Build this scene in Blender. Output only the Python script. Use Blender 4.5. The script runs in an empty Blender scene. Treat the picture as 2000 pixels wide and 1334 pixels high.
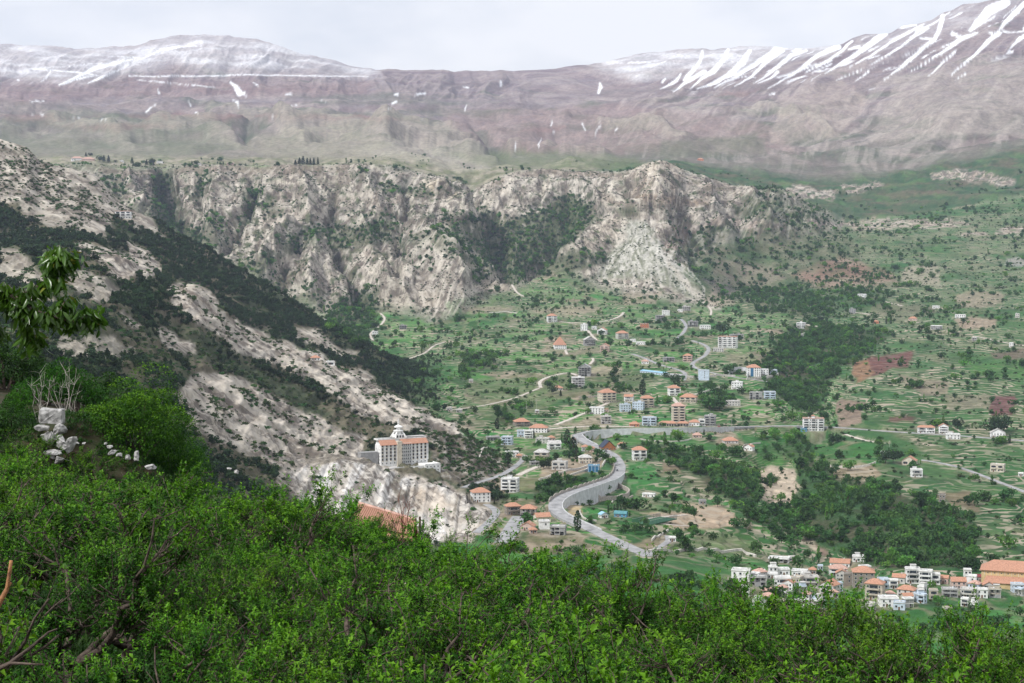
import bpy, math, random
HAZE = 3.0e-5
import numpy as np
from mathutils import Vector, Matrix
R = math.radians
scene = bpy.context.scene
COL = scene.collection
PI = math.pi
# ------------------------------------------------------------------ camera
PITCH = R(3.19)
FPX = 3172.0                       # focal length in pixels of a 2000 px wide picture
cam_d = bpy.data.cameras.new('camera'); cam = bpy.data.objects.new('camera', cam_d); COL.objects.link(cam)
cam_d.sensor_width = 36.0; cam_d.lens = 36.0 * FPX / 2000.0
cam_d.clip_start = 0.5; cam_d.clip_end = 60000
cam.location = (0, 0, 0); cam.rotation_euler = (PI/2 - PITCH, 0, 0)
scene.camera = cam
# ------------------------------------------------------------------ world: cloudy spring daylight
SUN_EL, SUN_AZ = R(46), R(236)      # azimuth measured clockwise from +Y: behind and to the left of the camera
world = bpy.data.worlds.new('World'); scene.world = world; world.use_nodes = True
nt = world.node_tree; nt.nodes.clear()
def N(t, typ, **kw):
    n = t.nodes.new(typ)
    for k, v in kw.items():
        if k.startswith('i_'):
            n.inputs[k[2:].replace('_', ' ')].default_value = v
        else: setattr(n, k, v)
    return n
sky = N(nt, 'ShaderNodeTexSky', sky_type='NISHITA', sun_disc=False, sun_elevation=SUN_EL, sun_rotation=SUN_AZ, altitude=1500, air_density=1.0, dust_density=2.0)
bg1 = N(nt, 'ShaderNodeBackground', i_Strength=0.05); nt.links.new(sky.outputs[0], bg1.inputs[0])
tc = N(nt, 'ShaderNodeTexCoord'); mp = N(nt, 'ShaderNodeMapping'); mp.inputs['Scale'].default_value = (1.0, 1.0, 2.6)
nt.links.new(tc.outputs['Generated'], mp.inputs[0])
n1 = N(nt, 'ShaderNodeTexNoise', i_Scale=4.2, i_Detail=7.0, i_Roughness=0.52); nt.links.new(mp.outputs[0], n1.inputs['Vector'])
cr = N(nt, 'ShaderNodeValToRGB'); nt.links.new(n1.outputs['Fac'], cr.inputs[0])
cr.color_ramp.elements[0].position = 0.36; cr.color_ramp.elements[0].color = (0.71, 0.755, 0.81, 1)
cr.color_ramp.elements[1].position = 0.54; cr.color_ramp.elements[1].color = (1.0, 1.0, 1.0, 1)
bg2 = N(nt, 'ShaderNodeBackground', i_Strength=0.62); nt.links.new(cr.outputs[0], bg2.inputs[0])
ad = N(nt, 'ShaderNodeMixShader', i_Fac=0.88)
nt.links.new(bg1.outputs[0], ad.inputs[1]); nt.links.new(bg2.outputs[0], ad.inputs[2])
wo = N(nt, 'ShaderNodeOutputWorld'); nt.links.new(ad.outputs[0], wo.inputs[0])
sd = bpy.data.lights.new('sun', 'SUN'); sd.energy = 2.1; sd.angle = R(10); sd.color = (1.0, 0.98, 0.95)
sun = bpy.data.objects.new('sun', sd); COL.objects.link(sun)
dv = Vector((math.sin(SUN_AZ)*math.cos(SUN_EL), math.cos(SUN_AZ)*math.cos(SUN_EL), math.sin(SUN_EL)))
sun.rotation_euler = dv.to_track_quat('Z', 'Y').to_euler()
vs = scene.view_settings; vs.view_transform = 'Standard'; vs.look = 'None'; vs.gamma = 1.0; vs.exposure = 0.86; vs.use_curve_mapping = False
cy = scene.cycles
cy.use_denoising = True; cy.max_bounces = 6; cy.diffuse_bounces = 3; cy.glossy_bounces = 2; cy.transmission_bounces = 4; cy.transparent_max_bounces = 8; cy.volume_bounces = 1
cy.caustics_reflective = False; cy.caustics_refractive = False
# ------------------------------------------------------------------ helpers
def link(o, parent=None):
    COL.objects.link(o)
    if parent is not None: o.parent = parent
    return o
def tag(o, label=None, cat=None, group=None, kind=None):
    if label: o['label'] = label
    if cat: o['category'] = cat
    if group: o['group'] = group
    if kind: o['kind'] = kind
    return o
def empty(name, loc=(0,0,0), rz=0.0, label=None, cat=None, group=None):
    o = bpy.data.objects.new(name, None); o.empty_display_size = 0.5
    o.location = loc; o.rotation_euler = (0,0,rz); link(o); tag(o, label, cat, group); return o
def mesh_np(name, V, F, mats, parent=None, smooth=False, mi=None, nside=None, data_only=False):
    """V (n,3); F (m,k) int array with k=3|4, or list of lists"""
    me = bpy.data.meshes.new(name)
    V = np.asarray(V, np.float32)
    if isinstance(F, np.ndarray):
        m, k = F.shape
        me.vertices.add(len(V)); me.vertices.foreach_set('co', V.ravel())
        me.loops.add(m*k); me.loops.foreach_set('vertex_index', F.astype(np.int32).ravel())
        me.polygons.add(m); me.polygons.foreach_set('loop_start', np.arange(0, m*k, k, dtype=np.int32))
    else:
        me.from_pydata(V.tolist(), [], F); m = len(F)
    if not isinstance(mats, (list, tuple)): mats = [mats]
    for x in mats: me.materials.append(x)
    if mi is not None: me.polygons.foreach_set('material_index', np.asarray(mi, np.int32))
    if smooth: me.polygons.foreach_set('use_smooth', np.ones(m, bool))
    me.update(calc_edges=True)
    if data_only: return me
    o = bpy.data.objects.new(name, me); link(o, parent); return o
class MB:
    """collects boxes, prisms and tubes into one mesh"""
    def __init__(s): s.v = []; s.f = []; s.m = []
    def add(s, vs, fs, m=0):
        b = len(s.v); s.v += [tuple(x) for x in vs]; s.f += [[b+i for i in f] for f in fs]; s.m += [m]*len(fs)
    def box(s, x0, x1, y0, y1, z0, z1, m=0):
        s.add([(x0,y0,z0),(x1,y0,z0),(x1,y1,z0),(x0,y1,z0),(x0,y0,z1),(x1,y0,z1),(x1,y1,z1),(x0,y1,z1)],
              [(0,3,2,1),(4,5,6,7),(0,1,5,4),(1,2,6,5),(2,3,7,6),(3,0,4,7)], m)
    def prism(s, pts, z0, z1, m=0):
        n = len(pts); s.add([(x,y,z0) for x,y in pts]+[(x,y,z1) for x,y in pts],
              [list(range(n))[::-1], list(range(n,2*n))]+[(i,(i+1)%n,n+(i+1)%n,n+i) for i in range(n)], m)
    def tube(s, pts, rad, n=6, m=0):
        pts = [Vector(p) for p in pts]; k = len(pts); rad = rad if isinstance(rad,(list,tuple)) else [rad]*k
        b = len(s.v)
        for i, p in enumerate(pts):
            d = (pts[min(i+1,k-1)]-pts[max(i-1,0)]).normalized()
            a = d.cross(Vector((0.31,0.2,0.93))).normalized() if abs(d.z) < .99 else Vector((1,0,0)); c = d.cross(a)
            for j in range(n):
                t = 2*PI*j/n; q = p + (a*math.cos(t)+c*math.sin(t))*rad[i]; s.v.append(tuple(q))
        for i in range(k-1):
            for j in range(n):
                s.f.append([b+i*n+j, b+i*n+(j+1)%n, b+(i+1)*n+(j+1)%n, b+(i+1)*n+j]); s.m.append(m)
        s.f.append([b+j for j in range(n)][::-1]); s.m.append(m); s.f.append([b+(k-1)*n+j for j in range(n)]); s.m.append(m)
    def lathe(s, cx, cy, prof, n=12, m=0):
        b = len(s.v)
        for r, z in prof:
            for j in range(n): s.v.append((cx+r*math.cos(2*PI*j/n), cy+r*math.sin(2*PI*j/n), z))
        for i in range(len(prof)-1):
            for j in range(n): s.f.append([b+i*n+j, b+i*n+(j+1)%n, b+(i+1)*n+(j+1)%n, b+(i+1)*n+j]); s.m.append(m)
        s.f.append([b+j for j in range(n)][::-1]); s.m.append(m); s.f.append([b+(len(prof)-1)*n+j for j in range(n)]); s.m.append(m)
    def build(s, name, mats, parent=None, smooth=False, data_only=False):
        return mesh_np(name, s.v, s.f, mats, parent, smooth, s.m, data_only=data_only)
# ---- gradient noise in numpy (world-space)
def _h(ix, iy, iz, seed):
    n = (ix*374761393 + iy*668265263 + iz*2147483647 + seed*974711) & 0xffffffff
    n = ((n ^ (n >> 13)) * 1274126177) & 0xffffffff
    n = ((n ^ (n >> 15)) * 2246822519) & 0xffffffff
    return (n ^ (n >> 16)) & 0xffff
_rs = np.random.RandomState(5); _P = _rs.permutation(1024).astype(np.int32); _P2 = np.concatenate([_P, _P])
_ang = np.arange(1024)*(2*np.pi/1024); _GX = (np.cos(_ang)*1.5).astype(np.float32); _GY = (np.sin(_ang)*1.5).astype(np.float32)
def pn(x, y, seed=0):
    x = np.asarray(x, np.float32); y = np.asarray(y, np.float32)
    if x.shape != y.shape: x, y = np.broadcast_arrays(x, y)
    fx0 = np.floor(x); fy0 = np.floor(y); fx = x-fx0; fy = y-fy0
    ix = (fx0.astype(np.int32)+seed*131) & 1023; iy = (fy0.astype(np.int32)+seed*57) & 1023
    a0 = _P[ix]; a1 = _P[(ix+1) & 1023]; iy1 = (iy+1) & 1023
    u = fx*fx*fx*(fx*(fx*6-15)+10); v = fy*fy*fy*(fy*(fy*6-15)+10)
    h = _P2[a0+iy]; a = _GX[h]*fx+_GY[h]*fy
    h = _P2[a1+iy]; a += u*(_GX[h]*(fx-1)+_GY[h]*fy-a)
    fy -= 1
    h = _P2[a0+iy1]; c = _GX[h]*fx+_GY[h]*fy
    h = _P2[a1+iy1]; c += u*(_GX[h]*(fx-1)+_GY[h]*fy-c)
    return a+(c-a)*v
def fbm(x, y, o=4, seed=0, gain=.5, lac=2.03):
    s = 0; a = 1; t = 0
    for i in range(o):
        s = s + a*pn(x, y, seed+i*17); t += a; a *= gain; x = x*lac+3.1; y = y*lac+7.7
    return s/t
def ridged(x, y, o=4, seed=0, gain=.5, lac=2.1):
    s = 0; a = 1; t = 0
    for i in range(o):
        s = s + a*(1-np.abs(pn(x, y, seed+i*13))*1.6); t += a; a *= gain; x = x*lac+1.7; y = y*lac+9.2
    return s/t
def sst(a, b, x):
    t = np.clip((x-a)/(b-a), 0, 1); return t*t*(3-2*t)
# ---- photo pixel (2000 px wide) <-> world
cP, sP = math.cos(PITCH), math.sin(PITCH)
def ray(u, v):
    cx = (np.asarray(u, float)-1000)/FPX; cyy = (667-np.asarray(v, float))/FPX
    return cx, cP+cyy*sP, -sP+cyy*cP
def proj(x, y, z):
    f = y*cP - z*sP; up = y*sP + z*cP
    return 1000+FPX*x/f, 667-FPX*up/f
# ---- materials
MATS = {}
def pmat(name, col, rough=.85, var=.12, scale=.6, bump=0.0, metallic=0.0, spec=.3, col2=None, detail=4.0, transl=0.0):
    if name in MATS: return MATS[name]
    m = bpy.data.materials.new(name); m.use_nodes = True; t = m.node_tree; b = t.nodes['Principled BSDF']
    b.inputs['Roughness'].default_value = rough; b.inputs['Metallic'].default_value = metallic
    b.inputs['Specular IOR Level'].default_value = spec
    tcn = N(t, 'ShaderNodeTexCoord'); nz = N(t, 'ShaderNodeTexNoise', i_Scale=scale, i_Detail=detail, i_Roughness=0.6)
    t.links.new(tcn.outputs['Object'], nz.inputs['Vector'])
    mx = N(t, 'ShaderNodeMix', data_type='RGBA')
    c2 = col2 if col2 else tuple(c*(1-var*2.2) for c in col)
    c1 = col if col2 else tuple(min(1, c*(1+var)) for c in col)
    mx.inputs[6].default_value = (*c2, 1); mx.inputs[7].default_value = (*c1, 1)
    mr = N(t, 'ShaderNodeMapRange', i_From_Min=.35, i_From_Max=.65); t.links.new(nz.outputs['Fac'], mr.inputs[0])
    t.links.new(mr.outputs[0], mx.inputs[0]); t.links.new(mx.outputs[2], b.inputs['Base Color'])
    if bump:
        bp = N(t, 'ShaderNodeBump', i_Strength=bump); bp.inputs['Distance'].default_value = .1
        t.links.new(nz.outputs['Fac'], bp.inputs['Height']); t.links.new(bp.outputs[0], b.inputs['Normal'])
    if transl:
        tr = N(t, 'ShaderNodeBsdfTranslucent'); t.links.new(mx.outputs[2], tr.inputs[0])
        ms = N(t, 'ShaderNodeMixShader', i_Fac=transl); out = t.nodes['Material Output']
        t.links.new(b.outputs[0], ms.inputs[1]); t.links.new(tr.outputs[0], ms.inputs[2]); t.links.new(ms.outputs[0], out.inputs[0])
    MATS[name] = m; return m
# ================================================================== TERRAIN
# Lofted through contour lines that follow the land: (u, v, distance) of points on each line,
# from the near toe of the slope to behind the skyline.
L = []
def curve(amp, pts, sm=7): L.append((amp, pts, sm))
curve(2, [(-600,1010,300),(0,1010,300),(300,1150,300),(600,1300,300),(1000,1500,300),(2000,1650,300),(2600,1650,300)])
curve(4, [(-600,760,800),(0,820,800),(300,960,850),(600,1120,950),(800,1150,1050),(950,1120,1080),(1100,1125,1020),(1300,1140,985),(1600,1210,1000),(2000,1215,1000),(2600,1215,1000)])
curve(5, [(-600,700,900),(0,720,900),(200,775,950),(400,905,1050),(600,1015,1180),(830,1062,1200),(900,1050,1200),(950,1010,1230),(1000,1040,1200),(1100,1062,1150),(1300,1085,1100),(1600,1125,1130),(2000,1135,1150),(2600,1130,1150)])
curve(6, [(-600,640,1050),(0,655,1050),(200,690,1080),(330,790,1120),(420,868,1180),(500,893,1250),(590,915,1330),(680,905,1370),(760,920,1400),(850,945,1390),(905,962,1370),(960,1003,1330),(1000,990,1350),(1100,1010,1280),(1300,1030,1250),(1600,1085,1280),(2000,1100,1250),(2600,1090,1250)])
curve(7, [(-600,600,1200),(0,605,1200),(200,625,1240),(400,735,1400),(600,850,1480),(700,893,1480),(760,905,1465),(850,925,1465),(900,940,1460),(990,950,1480),(1100,955,1480),(1300,960,1500),(1600,1005,1500),(2000,1000,1500),(2600,990,1500)])
curve(6, [(-600,480,1500),(0,500,1580),(130,474,1620),(160,480,1640),(200,492,1650),(250,506,1650),(300,532,1650),(322,565,1650),(338,560,1650),(380,556,1650),(420,590,1660),(460,640,1680),(530,665,1700),(600,690,1700),(680,728,1710),(730,757,1720),(800,790,1710),(860,820,1700),(940,875,1650),(1000,908,1620),(1100,890,1720),(1300,880,1750),(1600,900,1750),(2000,880,1800),(2600,860,1800)], 3)
curve(4, [(-600,500,1650),(0,512,1700),(140,500,1750),(300,560,1780),(460,668,1800),(600,722,1850),(730,790,1850),(860,846,1820),(940,868,1800),(1000,868,1830),(1150,858,1840),(1300,850,1850),(1600,870,1850),(2000,850,1900),(2600,830,1900)])
curve(6, [(-600,380,2000),(0,420,2050),(150,450,2050),(300,510,2050),(450,590,2050),(600,665,2050),(730,745,2000),(800,795,1990),(860,812,1990),(940,830,1980),(1000,822,2000),(1150,812,2000),(1300,810,2020),(1600,820,2020),(2000,790,2100),(2600,760,2100)])
curve(5, [(-600,230,2300),(0,268,2300),(60,290,2300),(70,318,2300),(110,325,2300),(190,350,2350),(240,400,2350),(310,445,2350),(380,480,2330),(450,520,2300),(600,605,2250),(700,668,2200),(760,705,2180),(805,736,2150),(860,755,2250),(940,760,2300),(1000,750,2350),(1300,740,2350),(1600,760,2350),(2000,720,2400),(2600,690,2400)], 3)
curve(4, [(-600,400,2700),(0,420,2700),(300,560,2700),(450,610,2700),(600,675,2600),(740,718,2500),(800,712,2500),(900,700,2650),(1300,680,2700),(1600,690,2700),(1800,665,2750),(2000,640,2800),(2600,600,2800)])
curve(5, [(-600,480,3200),(0,480,3200),(300,500,3300),(450,560,3200),(600,640,3000),(700,655,3000),(800,655,3000),(1000,650,3000),(1300,640,3000),(1600,635,3100),(1800,600,3200),(2000,570,3300),(2600,520,3300)])
curve(12, [(-600,420,3700),(0,420,3700),(250,440,3700),(320,450,3800),(420,490,3700),(500,540,3500),(600,590,3400),(660,615,3320),(700,605,3400),(740,598,3400),(860,610,3320),(930,585,3450),(985,560,3600),(1050,545,3780),(1100,535,3800),(1180,555,3700),(1300,575,3600),(1380,588,3600),(1450,565,3800),(1560,560,3800),(1750,525,3800),(1850,505,3850),(2000,480,3900),(2600,440,3900)], 5)
curve(18, [(-600,380,3900),(0,380,3900),(250,390,3950),(320,400,4080),(380,425,3950),(450,440,3820),(560,455,3760),(640,450,3820),(720,440,3850),(800,430,3870),(870,430,3900),(930,445,4080),(980,465,4220),(1080,440,4220),(1180,440,4100),(1240,445,3880),(1300,450,3880),(1400,470,4000),(1500,470,4050),(1640,470,4100),(1800,450,4200),(2000,420,4300),(2600,380,4300)], 5)
curve(14, [(-600,320,4200),(0,322,4200),(200,322,4200),(290,326,4300),(320,330,4420),(350,326,4250),(500,322,4150),(640,322,4150),(700,318,4100),(780,322,4120),(850,348,4180),(890,372,4300),(915,385,4500),(935,368,4560),(1000,335,4480),(1060,327,4500),(1150,335,4450),(1200,336,4350),(1235,330,4250),(1260,320,4220),(1290,317,4200),(1325,325,4220),(1380,347,4250),(1440,365,4300),(1480,372,4300),(1510,366,4300),(1545,376,4330),(1600,415,4380),(1645,445,4420),(1700,432,4500),(1800,425,4500),(2000,390,4600),(2600,350,4600)], 2)
curve(6, [(-600,330,4700),(0,330,4700),(300,334,4700),(640,332,4700),(850,352,4700),(915,372,4900),(1000,342,4850),(1150,343,4800),(1300,338,4800),(1400,358,4850),(1500,380,4900),(1600,405,4900),(1700,400,4950),(1800,385,5000),(2000,350,5050),(2600,310,5000)])
curve(10, [(-600,300,5500),(0,305,5500),(300,302,5500),(500,306,5400),(640,308,5300),(760,300,5300),(900,322,5200),(945,330,5200),(1000,318,5300),(1150,315,5400),(1300,315,5500),(1500,335,5500),(1640,350,5450),(1800,320,5550),(2000,285,5700),(2600,250,5600)])
curve(26, [(-600,240,7000),(0,250,7000),(300,255,7000),(600,262,6800),(760,270,6600),(900,298,6500),(1000,290,6900),(1200,285,7000),(1350,268,7000),(1500,290,6800),(1700,285,6500),(1800,268,6300),(1900,258,6250),(2000,255,6250),(2600,200,6200)])
curve(30, [(-600,190,8200),(0,205,8200),(300,210,8200),(600,212,8000),(900,215,8000),(1100,212,8100),(1300,200,8000),(1500,195,7700),(1700,190,7400),(1850,170,7200),(2000,150,7000),(2600,60,6900)])
curve(22, [(-600,150,9200),(0,150,9200),(300,150,9200),(600,152,9200),(900,178,9100),(1200,180,9000),(1400,155,8600),(1600,140,8300),(1800,105,8000),(2000,70,7800),(2600,-20,7700)])
curve(3, [(-600,60,10200),(-100,84,10200),(0,88,10200),(60,87,10200),(95,92,10200),(165,96,10200),(230,93,10200),(300,80,10100),(340,72,10100),(400,69,10000),(440,70,10000),(500,79,10000),(560,93,10000),(620,108,10000),(690,126,10000),(740,137,10000),(850,139,10000),(960,141,9900),(1050,137,9800),(1150,128,9600),(1190,120,9600),(1235,108,9500),(1300,100,9500),(1330,97,9450),(1400,97,9400),(1450,93,9400),(1500,92,9300),(1560,93,9300),(1620,89,9200),(1645,86,9200),(1665,74,9100),(1690,66,9100),(1740,64,9100),(1760,50,9000),(1790,48,9000),(1820,42,9000),(1840,28,8900),(1860,22,8900),(1880,10,8900),(1910,6,8800),(1950,-4,8800),(2000,-8,8800),(2100,-20,8700),(2600,-120,8700)], 1)
curve(3, [(-600,120,11500),(0,150,11500),(400,140,11500),(740,180,11500),(1150,180,11200),(1450,150,11000),(2000,60,10500),(2600,0,10500)])
U_IN = np.linspace(-80, 2080, 1130)
U_COLS = np.concatenate([np.linspace(-600,-85,36), U_IN, np.linspace(2085,2600,36)])
A = (U_COLS-1000)/FPX/cP
def gsm(a, s):
    if s <= 0: return a
    k = np.exp(-.5*(np.arange(-int(3*s),int(3*s)+1)/s)**2); k /= k.sum(); n = len(k)//2
    return np.convolve(np.pad(a, n, mode='edge'), k, mode='valid')
CD, CZ, CA = [], [], []
for amp, pts, sm in L:
    p = np.array(pts, float); cx, ty, tz = ray(p[:,0], p[:,1]); a = cx/ty; z = tz/ty*p[:,2]
    CD.append(gsm(np.interp(A, a, p[:,2]), sm)); CZ.append(gsm(np.interp(A, a, z), sm)); CA.append(amp)
rows_D, rows_Z, rows_amp, rows_k = [], [], [], []
for k in range(len(L)-1):
    _, va = proj(A*CD[k], CD[k], CZ[k]); _, vb = proj(A*CD[k+1], CD[k+1], CZ[k+1])
    dvm = np.max(np.abs(va-vb)[30:-30]); n = int(np.clip(dvm/2.15, 6, 85))
    if k == 0: n = 10
    if k == len(L)-2: n = 6
    for i in range(n + (1 if k == len(L)-2 else 0)):
        t = i/n; rows_D.append(CD[k]*(1-t)+CD[k+1]*t); rows_Z.append(CZ[k]*(1-t)+CZ[k+1]*t)
        rows_amp.append(CA[k]*(1-t)+CA[k+1]*t); rows_k.append(k+t)
gD = np.array(rows_D); gZ = np.array(rows_Z); gAmp = np.array(rows_amp)[:,None]*np.ones(len(A)); gK = np.array(rows_k)[:,None]*np.ones(len(A))
# soften the creases between the lofted bands (not at crests, which the photo shows sharp)
for kk in (1,2,4,6,7,10,11,12,14,15,16,17,18):
    i = int(np.argmin(np.abs(np.array(rows_k)-kk)))
    for _ in range(6):
        s = slice(max(1,i-5), i+6)
        gZ[s] = .5*gZ[s]+.25*(gZ[s.start-1:s.stop-1]+gZ[s.start+1:s.stop+1])
        gD[s] = .5*gD[s]+.25*(gD[s.start-1:s.stop-1]+gD[s.start+1:s.stop+1])
NR, NC = gD.shape
gD = gD.astype(np.float32); gZ = gZ.astype(np.float32); gAmp = gAmp.astype(np.float32); gK = gK.astype(np.float32)
bX = (A[None,:]*gD).astype(np.float32); bY = gD.copy(); bZ = gZ.copy()
UB, VB = proj(bX, bY, bZ)
def inpoly(pts, U, V):
    p = np.array(pts, float); ins = np.zeros(U.shape, bool); d2 = np.full(U.shape, 1e12)
    for i in range(len(p)):
        x0, y0 = p[i]; x1, y1 = p[(i+1)%len(p)]
        c = ((y0 > V) != (y1 > V))
        with np.errstate(divide='ignore', invalid='ignore'):
            xi = (x1-x0)*(V-y0)/((y1-y0) if y1 != y0 else 1e-9)+x0
        ins ^= c & (U < xi)
        dx, dy = x1-x0, y1-y0; L2 = dx*dx+dy*dy+1e-9
        t = np.clip(((U-x0)*dx+(V-y0)*dy)/L2, 0, 1)
        d2 = np.minimum(d2, (U-x0-t*dx)**2+(V-y0-t*dy)**2)
    d = np.sqrt(d2); return np.where(ins, d, -d)
class Cover:
    """land-cover map: where each kind of ground lies (looked up from the shape of the land)"""
    def __init__(s, U, V, x, y, z, k):
        s.k = k
        D = y/1000.0
        s.w1 = fbm(x/(14*D)+3, z/(9*D)+y/(60*D), 4, 5); s.w2 = fbm(x/(14*D)+40, z/(9*D)+y/(60*D)+9, 4, 8)
        s.U = U + s.w1*16; s.V = V + s.w2*9; s.U0 = U; s.V0 = V
    def poly(s, pts, feather=5, k0=-1, k1=99, nz=None, warp=1.0):
        p = np.array(pts, float); m = np.zeros(s.U.shape, np.float32); mg = feather+14
        b = (s.U0 > p[:,0].min()-mg) & (s.U0 < p[:,0].max()+mg) & (s.V0 > p[:,1].min()-mg) & (s.V0 < p[:,1].max()+mg) & (s.k >= k0) & (s.k <= k1)
        if not b.any(): return m
        uu = s.U0[b]+(s.U[b]-s.U0[b])*warp; vv = s.V0[b]+(s.V[b]-s.V0[b])*warp
        sd_ = inpoly(pts, uu, vv)
        if nz is not None: sd_ = sd_ + nz[b]
        m[b] = sst(-feather*.5, feather*.5, sd_); return m
    def stroke(s, pts, k0=-1, k1=99, warp=.35, soft=1.2):
        """pts: (u, v, width)"""
        p = np.array(pts, float); m = np.zeros(s.U.shape, np.float32); mg = p[:,2].max()+12
        b = (s.U0 > p[:,0].min()-mg) & (s.U0 < p[:,0].max()+mg) & (s.V0 > p[:,1].min()-mg) & (s.V0 < p[:,1].max()+mg) & (s.k >= k0) & (s.k <= k1)
        if not b.any(): return m
        uu = s.U0[b]+(s.U[b]-s.U0[b])*warp; vv = s.V0[b]+(s.V[b]-s.V0[b])*warp; best = np.full(uu.shape, -1e9)
        for i in range(len(p)-1):
            x0,y0,w0 = p[i]; x1,y1,w1 = p[i+1]; dx, dy = x1-x0, y1-y0
            t = np.clip(((uu-x0)*dx+(vv-y0)*dy)/(dx*dx+dy*dy+1e-9), 0, 1)
            d = np.hypot(uu-x0-t*dx, vv-y0-t*dy); best = np.maximum(best, (w0+(w1-w0)*t)/2-d)
        m[b] = sst(-soft*.5, soft*.5, best); return m
# ---- relief
cov = Cover(UB, VB, bX, bY, bZ, gK)
P_FARCLIFF = [(130,325),(320,332),(640,322),(700,312),(860,345),(905,380),(940,355),(1060,322),(1210,335),(1290,312),(1450,365),(1510,365),(1640,440),(1560,470),(1400,480),(1330,540),(1400,600),(1180,560),(1080,520),(1000,560),(930,590),(860,625),(760,600),(660,630),(560,570),(430,510),(300,440),(200,390)]
m_cliff = cov.poly(P_FARCLIFF, 30, 10.2, 13.6, warp=.6)
P_SPUR = [(-600,480),(0,490),(135,470),(300,525),(345,552),(600,685),(860,815),(1000,910),(975,1010),(800,1100),(-600,1100)]
m_spur = cov.poly(P_SPUR, 16, 0, 5.6, warp=.5)
m_forest = ((gK > 5.2) & (gK < 9.2)).astype(np.float32) * sst(880, 760, UB)
m_back = sst(14.8, 15.8, gK); m_valley = np.clip(1-m_cliff-m_spur-m_forest-m_back, 0, 1)*(gK < 13.2)
m_rplat = np.clip(1-m_cliff-m_forest-m_back, 0, 1)*(gK >= 13.2)
x, y, z = bX, bY, bZ
wx = fbm(x/260, z/170+y/900, 3, 31)*60
fan_ = fbm(x/420, y/900, 2, 39)*2.2
ribs = ridged((x+wx+fan_*z*.8)/120, z/420+y/1500, 5, 41, .52)-.45
ribs2 = ridged((x*.8-z*.65*np.sign(fan_)*sst(0,.4,np.abs(fan_))+wx)/50, (z+x*.3)/210, 4, 43, .55)-.45
strata = fbm(z/11+fbm(x/240, z/80, 2, 4)*2.2, x/420, 2, 47)
rim_ = sst(13.3, 12.3, gK)*.85+.15
m_fan = cov.poly([(1215,440),(1275,430),(1305,500),(1350,550),(1400,600),(1330,585),(1280,560),(1200,560),(1140,560),(1185,500)], 26, 9.5, 14, warp=.4)
led_ = (z+wx*.4)/46.0; lf_ = led_-np.floor(led_); ledge = (sst(.0,.62,lf_)-lf_)*46*.62*sst(13.2,12.9,gK)*(1-m_fan)
HR = np.zeros(UB.shape, np.float32)
for amp_, w_, pts_ in [(75,46,[(825,470),(850,500),(880,545),(905,605)]),(48,38,[(625,485),(612,530),(600,590)]),(38,26,[(700,440),(725,500),(770,585)]),(60,46,[(855,352),(890,395),(900,440)]),(40,26,[(565,455),(510,530),(500,560)]),(52,60,[(1280,352),(1285,395),(1262,430)]),(48,30,[(1210,430),(1150,495),(1110,520)]),
   (55,42,[(1440,368),(1480,430),(1530,500)]),(45,34,[(430,330),(422,430),(412,490)]),(45,30,[(560,325),(600,380),(600,430)]),(40,30,[(700,320),(715,380),(745,430)]),(34,24,[(1010,335),(985,370),(945,415)]),(30,20,[(1130,338),(1150,380),(1190,420)]),(40,30,[(1370,345),(1380,420),(1420,470)]),(34,24,[(250,330),(255,380),(290,430)]),(34,22,[(760,490),(790,540),(800,600)]),
   (-60,24,[(318,332),(335,400),(380,465)]),(-30,16,[(398,335),(388,400)]),(-40,20,[(500,345),(480,420),(440,490)]),(-40,22,[(650,470),(685,540),(705,600)]),(-34,18,[(780,465),(765,520),(790,560)]),(-60,30,[(925,385),(960,440),(985,530)]),(-60,40,[(1105,388),(1090,450),(1040,515)]),(-36,28,[(1330,420),(1370,510),(1400,560)]),(-26,18,[(650,330),(655,400),(640,450)]),(-26,18,[(790,360),(800,430)]),(-22,14,[(1065,335),(1050,390)]),(-34,20,[(1235,440),(1195,500),(1170,540)]),(-30,16,[(560,520),(545,580)]),(-22,14,[(1215,340),(1225,400)])]:
    p_ = np.array(pts_, float); b_ = (UB > p_[:,0].min()-w_*1.6) & (UB < p_[:,0].max()+w_*1.6) & (VB > p_[:,1].min()-w_) & (VB < p_[:,1].max()+w_*1.3) & (gK > 9.8) & (gK < 14); uu, vv = cov.U[b_], cov.V[b_]; dd = np.full(uu.shape, 1e9)
    for i_ in range(len(p_)-1):
        x0,y0 = p_[i_]; x1,y1 = p_[i_+1]; dx,dy = x1-x0,y1-y0; t_ = np.clip(((uu-x0)*dx+(vv-y0)*dy)/(dx*dx+dy*dy),0,1); dd = np.minimum(dd, np.hypot(uu-x0-t_*dx, vv-y0-t_*dy))
    HR[b_] += amp_*np.clip(1-dd/w_, 0, 1)**1.15
rim2_ = sst(13.15, 12.6, gK)
h = m_cliff*(HR*rim2_*(1-.6*m_fan)+(ribs*rim_*30+ribs2*rim_*18)*(1-.85*m_fan)-ledge*.9+(strata*3.5+fbm(x/16, z/13+y/40, 4, 49)*5)*(1-.8*m_fan))
m_cutc = cov.poly([(560,915),(600,905),(680,895),(740,906),(800,930),(870,948),(915,966),(965,1003),(950,1050),(830,1080),(700,1060),(600,1000)], 14, 0.3, 4, warp=.4)
h += m_spur*(1-.62*m_cutc)*(fbm(x/70, y/90, 4, 51)*11+(ridged((x-z*.9)/38, (y+z)/90, 4, 53)-.5)*9+fbm(x/9, z/7+y/14, 4, 55)*2.6+fbm(z/5.5, x/160, 2, 57)*1.2)
h += m_cutc*((ridged(x/13+z/60, z/55, 4, 58)-.5)*5.5+fbm(x/4, z/5, 3, 59)*1.2)
h += m_forest*(fbm(x/90, y/120, 4, 61)*14+fbm(x/14, y/18+z/12, 3, 63)*2.5)
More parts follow.
